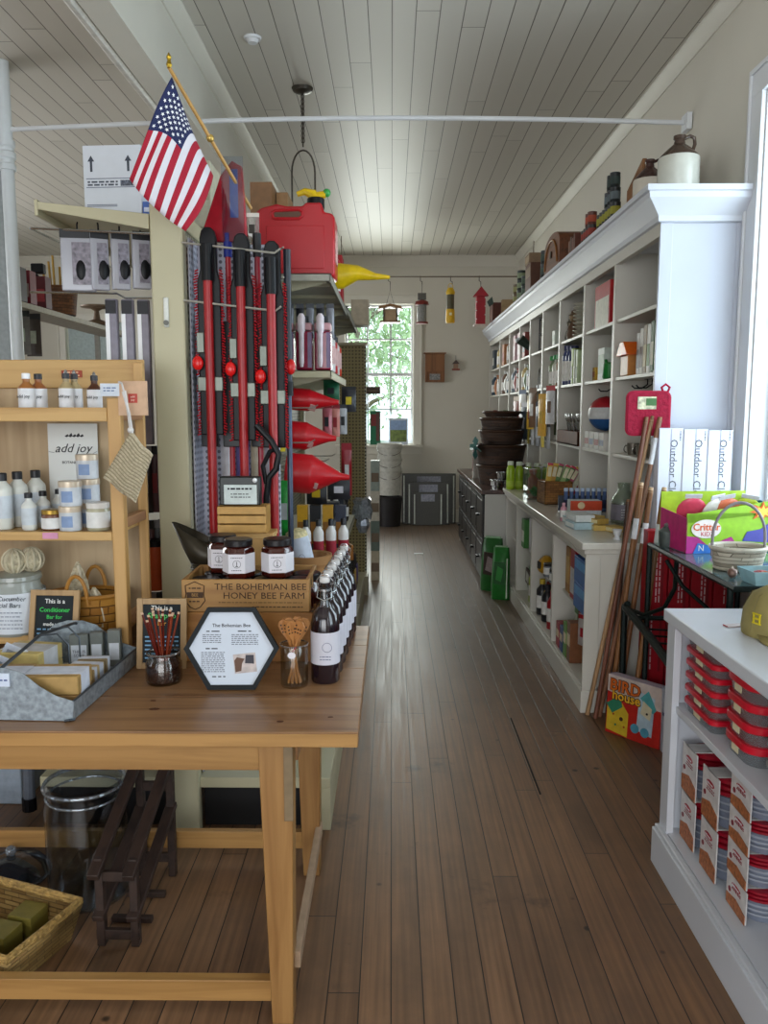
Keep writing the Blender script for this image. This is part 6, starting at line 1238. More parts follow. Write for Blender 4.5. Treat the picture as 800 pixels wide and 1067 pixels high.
for x, y, r in ((-.60, 1.98, .014), (-.62, 2.04, .008), (-.27, 1.90, .009), (-.15, 1.93, .007)):
    MB().lathe([(r, .0002), (r*.9, .0008), (0, .0009)], (x, y, TZ), 12, sy=.6).build('knot', tb, mat('#4a2410', .5))
# ---- display shelf unit
du = thing('pine_display_shelf', 'pine three tier tabletop display shelf with a plywood back', 'shelf', (0, 0, 0))
pw = wood('#c09a60', '#a88048', 0, 5, .5); pwz = wood('#bc935a', '#a47a42', 2, 5, .5); ply = wood('#b29a78', '#9c8260', 2, 3, .6, False)
ux0, ux1, uf, ub = -1.62, -.812, 2.37, 2.64
MB().bx(ux0, ux1+.005, ub, ub+.02, TZ+.001, 1.70).build('back_panel', du, ply)
MB().bx(ux0, ux1+.022, ub-.012, ub, 1.62, 1.71).build('top_rail', du, pw, .003)
for z, x1 in ((1.540, ux1-.008), (1.192, ux1-.008), (.865, -.84)):
    yf_ = uf if z > 1 else uf+.05
    MB().bx(ux0, x1, yf_, ub-.012, z-.012, z).build('shelf_board', du, pw, .002); MB().bx(ux0, x1, yf_-.014, yf_, z-.022, z+.018 if z > 1.5 else z+.004).build('shelf_lip', du, pw, .002)
MB().bx(ux1-.008, ux1+.03, uf-.012, uf+.02, TZ+.001, 1.585).build('front_post', du, pwz, .003)
MB().bx(ux1-.008, ux1+.022, ub-.03, ub-.013, TZ+.001, 1.70).build('rear_post', du, pwz, .003)
for z in (1.52, 1.20, .90): MB().bx(ux1-.006, ux1+.018, uf+.02, ub-.03, z, z+.03).build('side_rail', du, piney, .002)
MB().bx(-1.58, -1.54, uf-.012, uf+.02, TZ+.001, 1.585).build('front_post', du, pwz, .003)
MB().c(-1.02, ub-.014, 1.665, .066, .003, .022).build('brand_plate', du, mat('#9a3a20')); greek(du, -1.045, -.995, (1.668, 1.658), K('#d9b08a'), ub-.0157, .004)
MB().c(-1.0, uf-.0155, 1.185, .045, .002, .018).build('price_tag', du, mat('#c98aa8'))
S1, S2, S3 = 1.541, 1.193, .866
def apoth(label, x, y, z, r, h, col, cap, lab='#dcdcdf', group=None, capc=True, dropper=False):
    t = bottle(label, (x, y, z), r, h, col, cap, (.08, .62), group, 'toiletry_bottle', shoulder=.66, neck=.42, labcol=lab, capr=r*.5, n=20)
    text('add joy', r*.55, INK, t, (0, -r*1.03, h*.42))
    if dropper: MB().lathe([(r*.42, h*.72), (r*.42, h*.84)], n=14).build('collar', t, bk); MB().lathe([(r*.28, h*.98), (r*.2, h*1.06), (0, h*1.1)], n=12).build('bulb', t, CHROME)
    return t
apoth('amber bottle with a white cap at the left of the top pine shelf', -1.085, 2.44, S1, .024, .118, '#9a6230', '#e2e2e4')
apoth('amber bottle with a black cap behind the white capped one', -1.064, 2.475, S1, .024, .118, '#8a5024', '#1c1c20')
apoth('clear spray bottle in front of its twin on the top pine shelf', -.966, 2.44, S1, .022, .118, '#a8946c', '#2a2a30', dropper=True)
apoth('clear spray bottle behind its twin on the top pine shelf', -.955, 2.475, S1, .022, .118, '#a8946c', '#2a2a30', dropper=True)
apoth('dark brown dropper bottle alone on the top pine shelf', -.886, 2.45, S1, .0215, .112, '#4c2a18', '#2a2a30', dropper=True)
t = thing('name_card', 'small white card clipped at the corner of the top pine shelf', 'card', (-.806, 2.350, 1.59)); MB().bx(-.027, .027, -.001, .001, 0, .036).build('card', t, mat('#c9d0da', .6)); greek(t, -.018, .018, (.022, .014), K('#3a5a8a'), -.0011, .003)
t = thing('kraft_card', 'kraft paper card with a red square logo hanging from the shelf corner', 'card', (-.742, 2.355, 1.535)); MB().bx(-.042, .042, -.004, .004, 0, .098).build('card', t, mat('#c4a184', .7), .001); MB().bx(-.012, .014, -.0052, -.004, .036, .062).build('logo', t, mat('#b03a2c')); text('add\njoy', .009, K('#e0c4b0'), t, (.001, -.0056, .049))
# add joy sign
t = thing('shelf_sign', 'white sign lettered add joy standing on the middle pine shelf', 'sign', (-1.025, 2.612, S2), (-.03, 0, 0)); MB().bx(-.08, .08, 0, .004, 0, .315).build('board', t, mat('#d3d4d0', .6, var=.01), .001)
text('add joy', .040, INK, t, (0, -.0006, .235), shear=.35); text('BOTANICALS', .012, INK, t, (0, -.0006, .19)); text('BATH + BODY', .008, INK, t, (0, -.0006, .13))
MB().tube([(-.078, -.0004, .225), (-.06, -.0004, .222)], .0006, 4).build('flourish', t, INK); MB().tube([(.058, -.0004, .215), (.078, -.0004, .226)], .0006, 4).build('flourish', t, INK)
for k in range(5):
    x = -.025+.012*k; MB().prism([(x, .275), (x+.010, .281+.004*(k % 2)), (x+.014, .275), (x+.006, .271)], -.0008, -.0002, 'xz').build('leaf_print', t, INK)
# middle shelf bottles and tins
for k, (x, y) in enumerate(((-1.175, 2.44), (-1.155, 2.50), (-1.125, 2.56))):
    bottle('large white lotion bottle with a black cap, %s of three on the middle pine shelf' % ['front', 'middle', 'rear'][k], (x, y, S2), .029, .17, '#cfd0c8', '#1a1a1e', (.2, .6), 'large lotion bottles', 'lotion_bottle', shoulder=.74, neck=.42, labcol='#c3cbd2', n=20)
for k, (x, y) in enumerate(((-1.088, 2.42), (-1.070, 2.48), (-1.045, 2.54))):
    bottle('small white lotion bottle with a black cap, %s of three on the middle pine shelf' % ['front', 'middle', 'rear'][k], (x, y, S2), .022, .112, '#cfd0ca', '#1a1a1e', (.15, .6), 'small lotion bottles', 'lotion_bottle', shoulder=.68, neck=.42, labcol='#c3cbd2', n=20)
jar('squat brown scrub jar with a gold lid on the middle pine shelf', (-1.02, 2.42, S2), .030, .062, '#6a4028', mat('#a5843a', .3, .7), (.1, .62), name='scrub_jar', labcol='#d6d6d4')
def tin(label, x, y, z, group=None):
    t = thing('cream_tin', label, 'tin', (x, y, z), .3, group); r = .032
    MB().lathe([(r*.97, 0), (r, .003), (r, .058)], n=24).build('tin_body', t, mat('#c3c7cc', .35)); MB().lathe([(r*1.04, .056), (r*1.05, .06), (r*1.05, .072), (r, .074)], n=24).build('lid', t, mat('#c9b9a4', .3, .3))
    b = MB(); n = 10
    b.add([(1.02*r*math.cos(-2.4+i*.12), 1.02*r*math.sin(-2.4+i*.12), z_) for z_ in (.012, .045) for i in range(n)], [(i, i+1, n+i+1, n+i) for i in range(n-1)]).build('blue_print', t, mat('#7d93b8', .5)); return t
tin('white and blue tin, lower of the front pair', -.962, 2.415, S2, 'tins on the middle pine shelf'); tin('white and blue tin, upper of the front pair', -.960, 2.417, S2+.0745, 'tins on the middle pine shelf')
tin('white tin, lower of the rear pair', -.935, 2.50, S2, 'tins on the middle pine shelf'); tin('white tin, middle of the rear stack', -.935, 2.50, S2+.0745, 'tins on the middle pine shelf'); tin('white tin, topmost of the rear stack', -.937, 2.50, S2+.149, 'tins on the middle pine shelf')
jar('clear candle jar with a white lid at the right of the middle pine shelf', (-.880, 2.42, S2), .034, .084, '#a8a48a', '#d0ccc6', (.12, .68), name='candle_jar', labcol='#d9d9d6')
# washcloth on a cord
t = thing('soap_saver', 'beige ribbed cotton pouch hanging on a white cord from the shelf corner', 'pouch', (-.742, 2.325, 1.49))
cs = [Vector((0, 0, 0)), Vector((.060, 0, -.068)), Vector((.006, 0, -.205)), Vector((-.084, 0, -.132))]; N = 14; vs = []
for sd_ in (-1, 1):
    for j in range(N+1):
        for i in range(N+1):
            u, v = i/N, j/N; p = cs[0]*(1-u)*(1-v)+cs[1]*u*(1-v)+cs[2]*u*v+cs[3]*(1-u)*v
            vs.append((p.x, sd_*(.002+.012*math.sin(PI*u)**.6*math.sin(PI*v)**.6)+.0012*sd_*math.cos(v*N*PI), p.z+.003*math.sin(u*9)))
M_ = (N+1)**2; fs = []
for q in (0, M_): fs += [(q+j*(N+1)+i, q+j*(N+1)+i+1, q+(j+1)*(N+1)+i+1, q+(j+1)*(N+1)+i) for j in range(N) for i in range(N)]
ed = [i for i in range(N)]+[i*(N+1)+N for i in range(N)]+[N*(N+1)+N-i for i in range(N)]+[(N-i)*(N+1) for i in range(N)]
fs += [(ed[i], ed[(i+1) % len(ed)], M_+ed[(i+1) % len(ed)], M_+ed[i]) for i in range(len(ed))]
o = MB().add(vs, fs).build('pouch_cloth', t, mat('#bdb096', .95, var=.2, scale=150, bump=.8), ang=80)
b = MB()
for j in range(1, 16):
    v = j/16; a_ = cs[0].lerp(cs[3], v); c_ = cs[1].lerp(cs[2], v); b.tube([a_.lerp(c_, q/8)+Vector((0, -.0035-.012*math.sin(PI*max(.01, min(.99, q/8)))**.6*math.sin(PI*v)**.6, .003*math.sin(q/8*9))) for q in range(9)], .0016, 4)
b.build('ribbing', t, mat('#8f8468', .95))
cd = mat('#c9c5c2', .8); MB().tube([(0, 0, -.004), (-.004, -.004, .05), (-.012, -.004, .115)], .004, 8).build('cord', t, cd); MB().tube([(.004, 0, -.004), (.0, -.008, .05), (-.017, -.004, .112)], .0035, 8).build('cord', t, cd); MB().sphere((0, -.002, .004), .009).build('knot', t, cd); MB().tube([(-.014, -.004, .112), (-.022, .004, .135), (-.034, .018, .14)], .003, 6).build('cord_loop', t, cd)
# bottom shelf: big jar, loofahs, basket
t = thing('storage_jar', 'large clear glass jar with a handwritten paper label at the left edge', 'jar', (-1.165, 2.47, S3)); MB().lathe([(.075, 0), (.082, .01), (.084, .13), (.072, .15), (.07, .165)], n=32).build('jar_body', t, glass('#cfd3cc', .25, haze=.45)); MB().lathe([(.076, .166), (.078, .17), (.076, .182), (.03, .19), (.0, .19)], n=32).build('lid', t, glass('#c9cdc4', .35, haze=.4))
MB().olathe([(.0855, .012), (.0865, .135), (.086, .135), (.085, .012)], n=40).build('paper_label', t, mat('#d0d4da', .8, var=.02)); text('Oil Cucumber\nFacial Bars', .02, K('#3c4450'), t, (.01, -.0875, .112), shear=.2); greek(t, -.04, .055, (.078, .066, .054, .042, .030), K('#8a90a0'), -.0868, .003)
for k, (x, y, z) in enumerate(((-1.145, 2.47, 0), (-1.105, 2.52, 0))):
    t = thing('loofah_ball', 'cream lace pouf ball resting on the glass jar lid, %s' % ['left', 'right'][k], 'pouf', (x-.01, 2.45+.03*k, S3+.191), k, 'cream poufs on the jar')
    b = MB(); b.sphere((0, 0, .035), .035, 20); b.build('pouf', t, mat('#b5ab90', .95, var=.35, scale=55, bump=1.5))
    for j in range(5): MB().tube([((.035)*math.cos(a)*math.cos(j*.6), (.035)*math.cos(a)*math.sin(j*.6), .035+.036*math.sin(a)) for a in [q*PI/8 for q in range(16)]], .004, 5, closed=True).build('ruffle', t, mat('#c0b69c', .95))
t = thing('chip_basket', 'orange brown oval chip basket with two hoop handles on the bottom pine shelf', 'basket', (-.965, 2.52, S3+.0005), 0); sp_ = weave('#ad7a30', '#8f5c1e', 28, 38, .5)
basket_shell(MB(), .085, .105, .11, 1.15, .8).build('basket_body', t, sp_); rim(MB(), .104, .11, .008, 1.15, .8).build('rim', t, K('#9c6a26'))
for y in (-.082, .082): MB().tube([(-.035, y, .09)]+arc((0, y, .11), .032, .07, PI, 0, 10)+[(.035, y, .09)], .006, 8).build('handle', t, K('#a8742c'))
for k, (x, y, h, lb) in enumerate(((-.985, 2.51, .20, 'tall pointed cream washcloth standing in the chip basket'), (-.925, 2.48, .125, 'short folded cream washcloth at the right of the chip basket'))):
    t = thing('rolled_washcloth', lb, 'washcloth', (x, y, S3+.013)); b = MB(); b.lathe([(.035, 0), (.04, h*.4), (.03, h*.7), (.016, h*.88), (.004, h)], n=9, sy=.6); b.build('cloth', t, mat('#b9ad92', .95, var=.25, scale=90, bump=1)); MB().tube([(.03, -.01, .02), (.028, -.02, h*.5), (.006, -.012, h*.95)], .004, 6).build('hem', t, mat('#c9c0aa', .9))
# chalkboards
def chalk(label, x, y, w_, h, rz, lines, lean):
    t = thing('chalkboard_sign', label, 'sign', (x, y, TZ+.001), (lean, 0, rz)); fw = .017
    MB().bx(-w_/2, -w_/2+fw, 0, .012, 0, h).bx(w_/2-fw, w_/2, 0, .012, 0, h).bx(-w_/2+fw, w_/2-fw, 0, .012, 0, fw).bx(-w_/2+fw, w_/2-fw, 0, .012, h-fw, h).build('frame_border', t, wood('#a8875c', '#8f6f48', 2, 5, .5, False), .001); MB().bx(-w_/2+fw, w_/2-fw, .005, .01, fw, h-fw).build('slate', t, mat('#10191e', .7, var=.1))
    for s_, sz, c_, zz in lines: text(s_, sz, mat(c_, .8), t, (-.0, .0044, zz*h), off=.0002)
    greek(t, -w_*.34, w_*.34, [h*q for q in (.44, .38, .32, .26, .20, .14)], mat('#7aa8cc', .8), .0050, .0042, 'chalk_lines', 4, wl=.022)
    return t
c1 = [('This is a', .019, '#e8e8e4', .84), ('Conditioner', .019, '#3fc45a', .72), ('Bar for', .017, '#3fc45a', .62), ('made with:', .015, '#e8e8e4', .52)]
c2 = [('This is a', .019, '#e8e8e4', .86), ('Shampoo', .022, '#5ac46a', .75), ('Bar', .018, '#e0a03a', .64)]
chalk('pine framed chalkboard with green Conditioner lettering behind the metal tray', -1.02, 2.362, .152, .215, -.06, c1, -.22)
chalk('pine framed chalkboard with Shampoo lettering behind the straw jar', -.672, 2.30, .145, .205, .0, c2, -.14)
# galvanised tray
tr = thing('galvanised_tray', 'grey galvanised metal carrier tray with curved ends and a handle bar', 'tray', (-.852, 2.122, TZ+.002), -.035)
gal = mat('#98a2aa', .45, .6, var=.3, scale=70); gal2 = mat('#4a5056', .4, .7)
hw, hl = .0, .0
A = [(-.27, -.225), (.085, -.225), (.085, .225), (-.27, .225)]
MB().prism(A, 0, .003).build('tray_base', tr, gal)
def endp(y):
    pr = [(-.27, 0), (.085, 0), (.09, .05), (.05, .062), (.01, .085), (-.03, .118), (-.07, .13), (-.115, .13), (-.155, .118), (-.195, .085), (-.235, .062), (-.275, .05)]
    return MB().prism(pr, y-.001, y+.001, 'xz').build('end_panel', tr, gal)
endp(-.225); endp(.225)
for x, s in ((.085, 1), (-.27, -1)): MB().prism([(x, 0), (x+.002*s, 0), (x+.007*s, .05), (x+.005*s, .05)], -.225, .225, 'xz').build('side_panel', tr, gal)
MB().tube([(.091, -.225, .05), (.091, .225, .05)], .003, 6).build('rolled_edge', tr, gal2); MB().tube([(-.276, -.225, .05), (-.276, .225, .05)], .003, 6).build('rolled_edge', tr, gal2)
MB().tube([(-.09, -.227, .12), (-.09, -.215, .125), (-.09, 0, .15), (-.09, .215, .125), (-.09, .227, .12)], .0045, 8).build('handle_bar', tr, gal2)
for y in (-.01, .06): MB().tube([(-.09, y, .15), (-.05, y+.02, .15), (-.02, y+.02, .12), (-.02, y+.02, .06)], .0025, 6).build('wire_divider', tr, gal2)
for x in (-.25, .07): MB().tube([(x, -.23, .002), (x+.012, -.235, .006), (x+.02, -.22, .002)], .003, 6).build('foot', tr, gal2); MB().tube([(x, .23, .002), (x+.012, .235, .006), (x+.02, .22, .002)], .003, 6).build('foot', tr, gal2)
MB().bx(-.105, -.062, -.2295, -.2265, .085, .118).build('price_tag', tr, mat('#c9d2e2', .6)); greek(tr, -.1, -.067, (.099,), K('#4a5a8a'), -.2296, .004)
def soap(label, x, y, z, w_, d, h, col, rz=0, band='#c9ccd8', group=None):
    t = thing('soap_bar', label, 'soap', (x, y, z), rz, group); MB().bx(-w_/2, w_/2, -d/2, d/2, 0, h).build('bar', t, K(col, .5, var=.15), .003)
    MB().bx(-w_/2-.0008, w_/2+.0008, -d*.28, d*.28, -.0002, h+.0008).build('paper_band', t, mat(band, .7)); return t
zt = TZ+.006
for k in range(4):
    soap('tan banded soap bar, %s of the front pile in the tray' % ['left bottom', 'right bottom', 'left top', 'right top'][k], -.985+.142*(k % 2), 1.985, zt+.047*(k//2), .138, .11, .046, ['#a08050', '#8f6c3e', '#9a7a4a', '#a5844e'][k], .04, group='soap bars at the front of the tray')
for k in range(3):
    soap('beige soap bar standing mid tray, %s' % ORD[k], -.83, 2.10+.05*k, zt, .08, .040, .060, ['#9c7f52', '#b39a6c', '#7d6a4c', '#a89468', '#8f7a58'][k], .1*(-1)**k, group='beige soap bars mid tray')
for k in range(2): soap('large cream wedge of soap at the left middle of the tray, %s' % ['lower', 'upper'][k], -1.01, 2.20, zt+.045*k, .13, .12, .044, '#c0aa6a', -.15, '#c3c2c4', 'cream soap wedges')
for k in range(3):
    t = thing('soap_box', 'grey slim soap box standing at the far end of the tray, %s' % LFT[k], 'box', (-.905+.047*k, 2.295+.012*k, zt), .1, 'grey slim soap boxes'); MB().bx(-.026+.008*(k > 0), .026-.008*(k > 0), -.012, .012, 0, .10+.004*k).build('box_body', t, mat('#6c706c', .5), .001); MB().bx(-.022+.008*(k > 0), .022-.008*(k > 0), -.0132, -.012, .02, .07).build('paper_label', t, mat('#ccd0d8', .7))
    if k == 0: text('THIS IS\nSOAP', .012, K('#4a4c58'), t, (0, -.0136, .045), ext=.0002)
for k in range(2):
    t = thing('white_card', 'white folded label card at the left edge of the tray, %s' % ['front', 'rear'][k], 'card', (-1.075+.02*k, 2.10+.07*k, zt+.052), (.5, .5, .3), 'white cards in the tray'); MB().bx(-.03, .03, -.001, .001, 0, .07).build('card', t, mat('#c6ccd8', .7)); MB().bx(-.02, .02, -.0016, -.001, .02, .05).build('printed_lines', t, mat('#8a909c', .7))
# straw jar
t = thing('honey_stick_jar', 'clear glass jar packed with dark honey sticks left of the hexagon sign', 'jar', (-.632, 2.19, TZ+.001)); MB().olathe([(0, 0), (.045, 0), (.05, .008), (.05, .055), (.042, .068), (.040, .078), (.044, .08), (.044, .088), (.039, .088), (.038, .07), (.047, .055), (.047, .01), (0, .006)], n=28).build('jar_body', t, glass('#efece8', .2)); MB().tube([(.0445*math.cos(a), .0445*math.sin(a), .084) for a in [q*PI/12 for q in range(24)]], .003, 6, closed=True).build('rim', t, glass('#b5a8a0', .4, haze=.2)); 
tag(MB().lathe([(.043, .007), (.0455, .012), (.0455, .052), (.036, .06), (0, .06)], (-.632, 2.19, TZ+.001), 24).build('honey_beans', None, mat('#3a1c14', .4, var=.6, scale=130, bump=1.0)), 'small dark pellets filling the honey stick jar', 'pellets', kind='stuff')
rn = random.Random(2)
for k in range(16):
    a = k*2.39; r = .009+.016*((k*7) % 10)/10; lean = .28*r/.025; L = .12+.02*rn.random()
    t = thing('honey_stick', 'thin reddish brown honey stick standing in the glass jar', 'honey stick', (-.632+r*math.cos(a)*.6, 2.19+r*math.sin(a)*.6, TZ+.062), (-lean*math.sin(a)*1.2, lean*math.cos(a)*1.2, 0), 'honey sticks in the glass jar'); MB().tube([(0, 0, 0), (0, 0, L)], .0032, 7).build('straw', t, K(['#6a2416', '#5a1c14', '#7d3420'][k % 3], .25)); MB().bx(-.0034, .0034, -.001, .001, L, L+.006).build('crimped_tip', t, K('#c9a88a'))
# honey boxes
hbx, hby = -.4335, 2.37
t = thing('pine_crate', 'plain pine crate base under the lettered honey box', 'crate', (hbx, hby, TZ+.001)); cw = wood('#a06c34', '#84541f', 0, 5, .45)
MB().bx(-.198, .198, 0, .012, 0, .152).build('front_panel', t, cw, .002); MB().bx(-.198, .198, .243, .255, 0, .152).build('rear_panel', t, cw, .002); MB().bx(-.198, -.186, .012, .243, 0, .152).build('side_panel', t, cw, .002); MB().bx(.186, .198, .012, .243, 0, .152).build('side_panel', t, cw, .002); MB().bx(-.186, .186, .012, .243, .14, .151).build('lid_panel', t, cw)
hb = thing('honey_box', 'wooden box lettered THE BOHEMIAN BEE HONEY BEE FARM holding dark jars', 'crate', (hbx, hby-.002, TZ+.154)); hw_ = wood('#a0763f', '#8a6030', 0, 4, .55, False)
MB().bx(-.19, .19, 0, .012, 0, .098).build('front_panel', hb, hw_, .002); MB().bx(-.19, .19, .228, .24, 0, .098).build('rear_panel', hb, hw_, .002); MB().bx(-.19, -.178, .012, .228, 0, .098).build('side_panel', hb, hw_, .002); MB().bx(.178, .19, .012, .228, 0, .098).build('side_panel', hb, hw_, .002); MB().bx(-.178, .178, .012, .228, 0, .008).build('base', hb, hw_)
brn = mat('#3c2410', .7)
text('THE BOHEMIAN BEE', .027, brn, hb, (.045, -.0006, .076), sx=1.12, ); text('HONEY BEE FARM', .027, brn, hb, (.055, -.0006, .049), sx=1.12); greek(hb, -.08, .17, (.028,), brn, -.0002, .002); greek(hb, .02, .17, (.014,), brn, -.0002, .003)
bd_ = [(-.165, .085), (-.15, .092), (-.135, .085), (-.122, .08), (-.124, .055), (-.12, .035), (-.135, .015), (-.15, .008), (-.165, .015), (-.18, .035), (-.176, .055), (-.178, .08)]
MB().tube([(x, -.001, z) for x, z in bd_], .0014, 5, closed=True).build('emblem', hb, brn); MB().bx(-.174, -.126, -.0012, 0, .043, .060).build('emblem', hb, brn); text('BEE', .013, K('#a0763f'), hb, (-.15, -.0014, .0515)); greek(hb, -.168, -.132, (.070, .030), brn, -.0002, .004)
def hexjar(label, x, y, z, rz, full=True, group=None):
    t = thing('honey_jar', label, 'honey jar', (x, y, z), rz, group); r = .049; n = 6
    MB().lathe([(r*.92, 0), (r, .006), (r, .085), (r*.8, .097)], n=n, a0=0).build('jar_body', t, mat('#3d120b', .12, spec=.8), .003, ang=50); MB().lathe([(r*.84, .097), (r*.88, .099), (r*.88, .114), (r*.82, .118), (0, .119)], n=24).build('lid', t, mat('#120c0e', .35, spec=.35))
    if full:
        MB().lathe([(r*1.008, .018), (r*1.008, .076)], n=n, a0=0).build('paper_label', t, mat('#d3cfd4', .7, var=.02), ang=20)
        d = r*math.cos(PI/6)*1.008
        for th in (0, PI/3, -PI/3):
            xx, yy = d*math.sin(th), -d*math.cos(th)
            if th == 0:
                e = MB().tube([(.0115*math.cos(a), -d-.0004, .046+.0115*math.sin(a)) for a in [q*PI/10 for q in range(20)]], .0006, 4, closed=True).build('emblem', t, INK); MB().bx(-.001, .001, -d-.0006, -d, .038, .054).bx(-.004, .004, -d-.0006, -d, .038, .040).build('emblem', t, INK); greek(t, -.018, .018, (.064,), INK, -d-.0001, .002, wl=.006); greek(t, -.016, .016, (.026,), INK, -d-.0001, .002, wl=.006)
    return t
hz = TZ+.163
for k, (x, y) in enumerate(((-.565, 2.43), (-.47, 2.425), (-.375, 2.43), (-.285, 2.425), (-.545, 2.52), (-.45, 2.52), (-.35, 2.52), (-.265, 2.52))):
    hexjar('dark lidded honey jar inside the lettered box, %s' % ['front row first from left', 'front row second', 'front row third', 'front row rightmost', 'rear row first from left', 'rear row second', 'rear row third', 'rear row rightmost'][k], x, y, hz-.036+.0, 0, False, 'honey jars down in the box')
hz2 = hz-.036+.1195
hexjar('labelled honey jar standing on the lids, centre front one', -.465, 2.44, hz2, .05, True, 'labelled honey jars'); hexjar('labelled honey jar standing on the lids, partly hidden left one', -.53, 2.525, hz2, -.1, True, 'labelled honey jars'); hexjar('labelled honey jar standing on the lids, rightmost one', -.348, 2.45, hz2, .12, True, 'labelled honey jars')
# hexagon sign
hx = thing('hexagon_sign', 'hexagonal dark framed printed sign leaning on the pine crate', 'sign', (-.431, 2.125, TZ+.002), (-.10, 0, .02)); R = .128; hc = R*math.cos(PI/6)
def hexp(r): return [(r*math.cos(k*PI/3), hc+r*math.sin(k*PI/3)*1.0) for k in range(6)]
o_, i_ = hexp(R), hexp(R-.014); b = MB(); n = 6
vs = [(x, -.008, z) for x, z in o_]+[(x, -.008, z) for x, z in i_]+[(x, .008, z) for x, z in o_]+[(x, .008, z) for x, z in i_]
b.add(vs, [(i, (i+1) % n, n+(i+1) % n, n+i) for i in range(n)]+[(2*n+i, 3*n+i, 3*n+(i+1) % n, 2*n+(i+1) % n) for i in range(n)]+[(i, 2*n+i, 2*n+(i+1) % n, (i+1) % n) for i in range(n)]+[(n+i, n+(i+1) % n, 3*n+(i+1) % n, 3*n+i) for i in range(n)])
b.build('frame_border', hx, mat('#161a1c', .55, spec=.2)); MB().prism(i_, -.001, .003, 'xz').build('paper_sheet', hx, mat('#c6cdd8', .7, var=.01))
text('The Bohemian Bee', .0135, INK, hx, (.0, -.0016, hc+.062))
P1 = 'Raw wildflower\nhoney gathered\nby our own bees\nin the valley'; P2 = 'Every jar is spun and\nbottled by hand on\nthe farm and never\nheated or blended'
P3 = 'Honey sticks, comb and\ncreamed honey are\nmade in small lots\nall season long and\nkeep for years when\nstored in a cool and\ndry kitchen cupboard'
for s_, x, z, sz in ((1, -.05, .045, 0), (2, .035, .045, 0), (3, -.052, -.002, 0), (4, -.035, -.078, 0)): greek(hx, x-.018, x+.018, (hc+z,), K('#3a3c45', .7), -.0011, .003, seed=s_, wl=.02)
for x0_, x1_, za, zb_ in ((-.078, -.028, .036, .010), (.0, .072, .036, .006), (-.082, -.018, -.012, -.066)):
    n_ = int((za-zb_)/.0052)+1; greek(hx, x0_, x1_, [hc+za-.0052*q for q in range(n_)], K('#6a6c75', .7), -.0011, .0022, seed=n_, wl=.009)
b = MB(); b.T = Tr(.036, 0, hc-.04) @ Ry(-.1); b.bx(-.03, .03, -.0018, -.001, -.026, .026).build('photo_print', hx, mat('#b5a8a4', .5, var=.3, scale=40)); b = MB(); b.T = Tr(.036, 0, hc-.04) @ Ry(-.1); b.prism([(-.028, -.022), (-.012, -.02), (-.008, .0), (.0, .012), (-.02, .018), (-.028, .01)], -.0024, -.0018, 'xz').build('photo_print', hx, mat('#5a3a28')); b = MB(); b.T = Tr(.036, 0, hc-.04) @ Ry(-.1); b.prism([(.0, .0), (.024, -.004), (.026, .02), (.004, .022)], -.0024, -.0018, 'xz').build('photo_print', hx, mat('#2c2a34'))
# dipper jar
dj = thing('dipper_jar', 'straight clear glass jar of wooden honey dippers right of the hexagon sign', 'jar', (-.266, 2.165, TZ+.001)); MB().olathe([(0, 0), (.036, 0), (.038, .004), (.038, .108), (.036, .112), (.036, .118), (.034, .118), (.034, .11), (.036, .106), (.036, .006), (0, .005)], n=28).build('jar_body', dj, glass('#f2f2ee', .15)); MB().tube([(.0375*math.cos(a), .0375*math.sin(a), .116) for a in [q*PI/12 for q in range(24)]], .0022, 6, closed=True).build('rim', dj, glass('#b5a8a0', .4, haze=.2))
MB().prism([(.011*math.cos(q*PI/8)-.002, .095+.009*math.sin(q*PI/8)) for q in range(16)], -.0415, -.0395, 'xz').build('price_tag', dj, mat('#dcd4d8', .6)); MB().tube([(0, -.040, .105), (.01, -.039, .118)], .001, 4).build('string', dj, K('#b03048'))
dw = mat('#a8703c', .55, var=.12, scale=40)
rn = random.Random(6)
for k in range(9):
    a = -PI+k*PI/4.5+.2; lx, ly = .27*math.cos(a), .12*math.sin(a)-.04*(k % 3)
    t = thing('honey_dipper', 'slim wooden honey dipper with a drilled flat head in the straight jar', 'honey dipper', (-.266-.018*math.cos(a), 2.165-.010*math.sin(a), TZ+.008), (-ly, lx, .5*math.sin(k*2.1)), 'honey dippers in the straight jar'); MB().tube([(0, 0, 0), (0, 0, .13)], .0034, 8).build('handle', t, dw)
    MB().prism([(-.004, .125), (.004, .125), (.014, .155), (.016, .172), (.008, .184), (-.008, .184), (-.016, .172), (-.014, .155)], -.003, .003, 'xz').build('head', t, dw, .001)
    for j in range(7): MB().c(-.008+.008*(j % 3), -.0034, .150+.010*(j//3), .004, .001, .004).build('drilled_hole', t, K('#2c1a0e'))
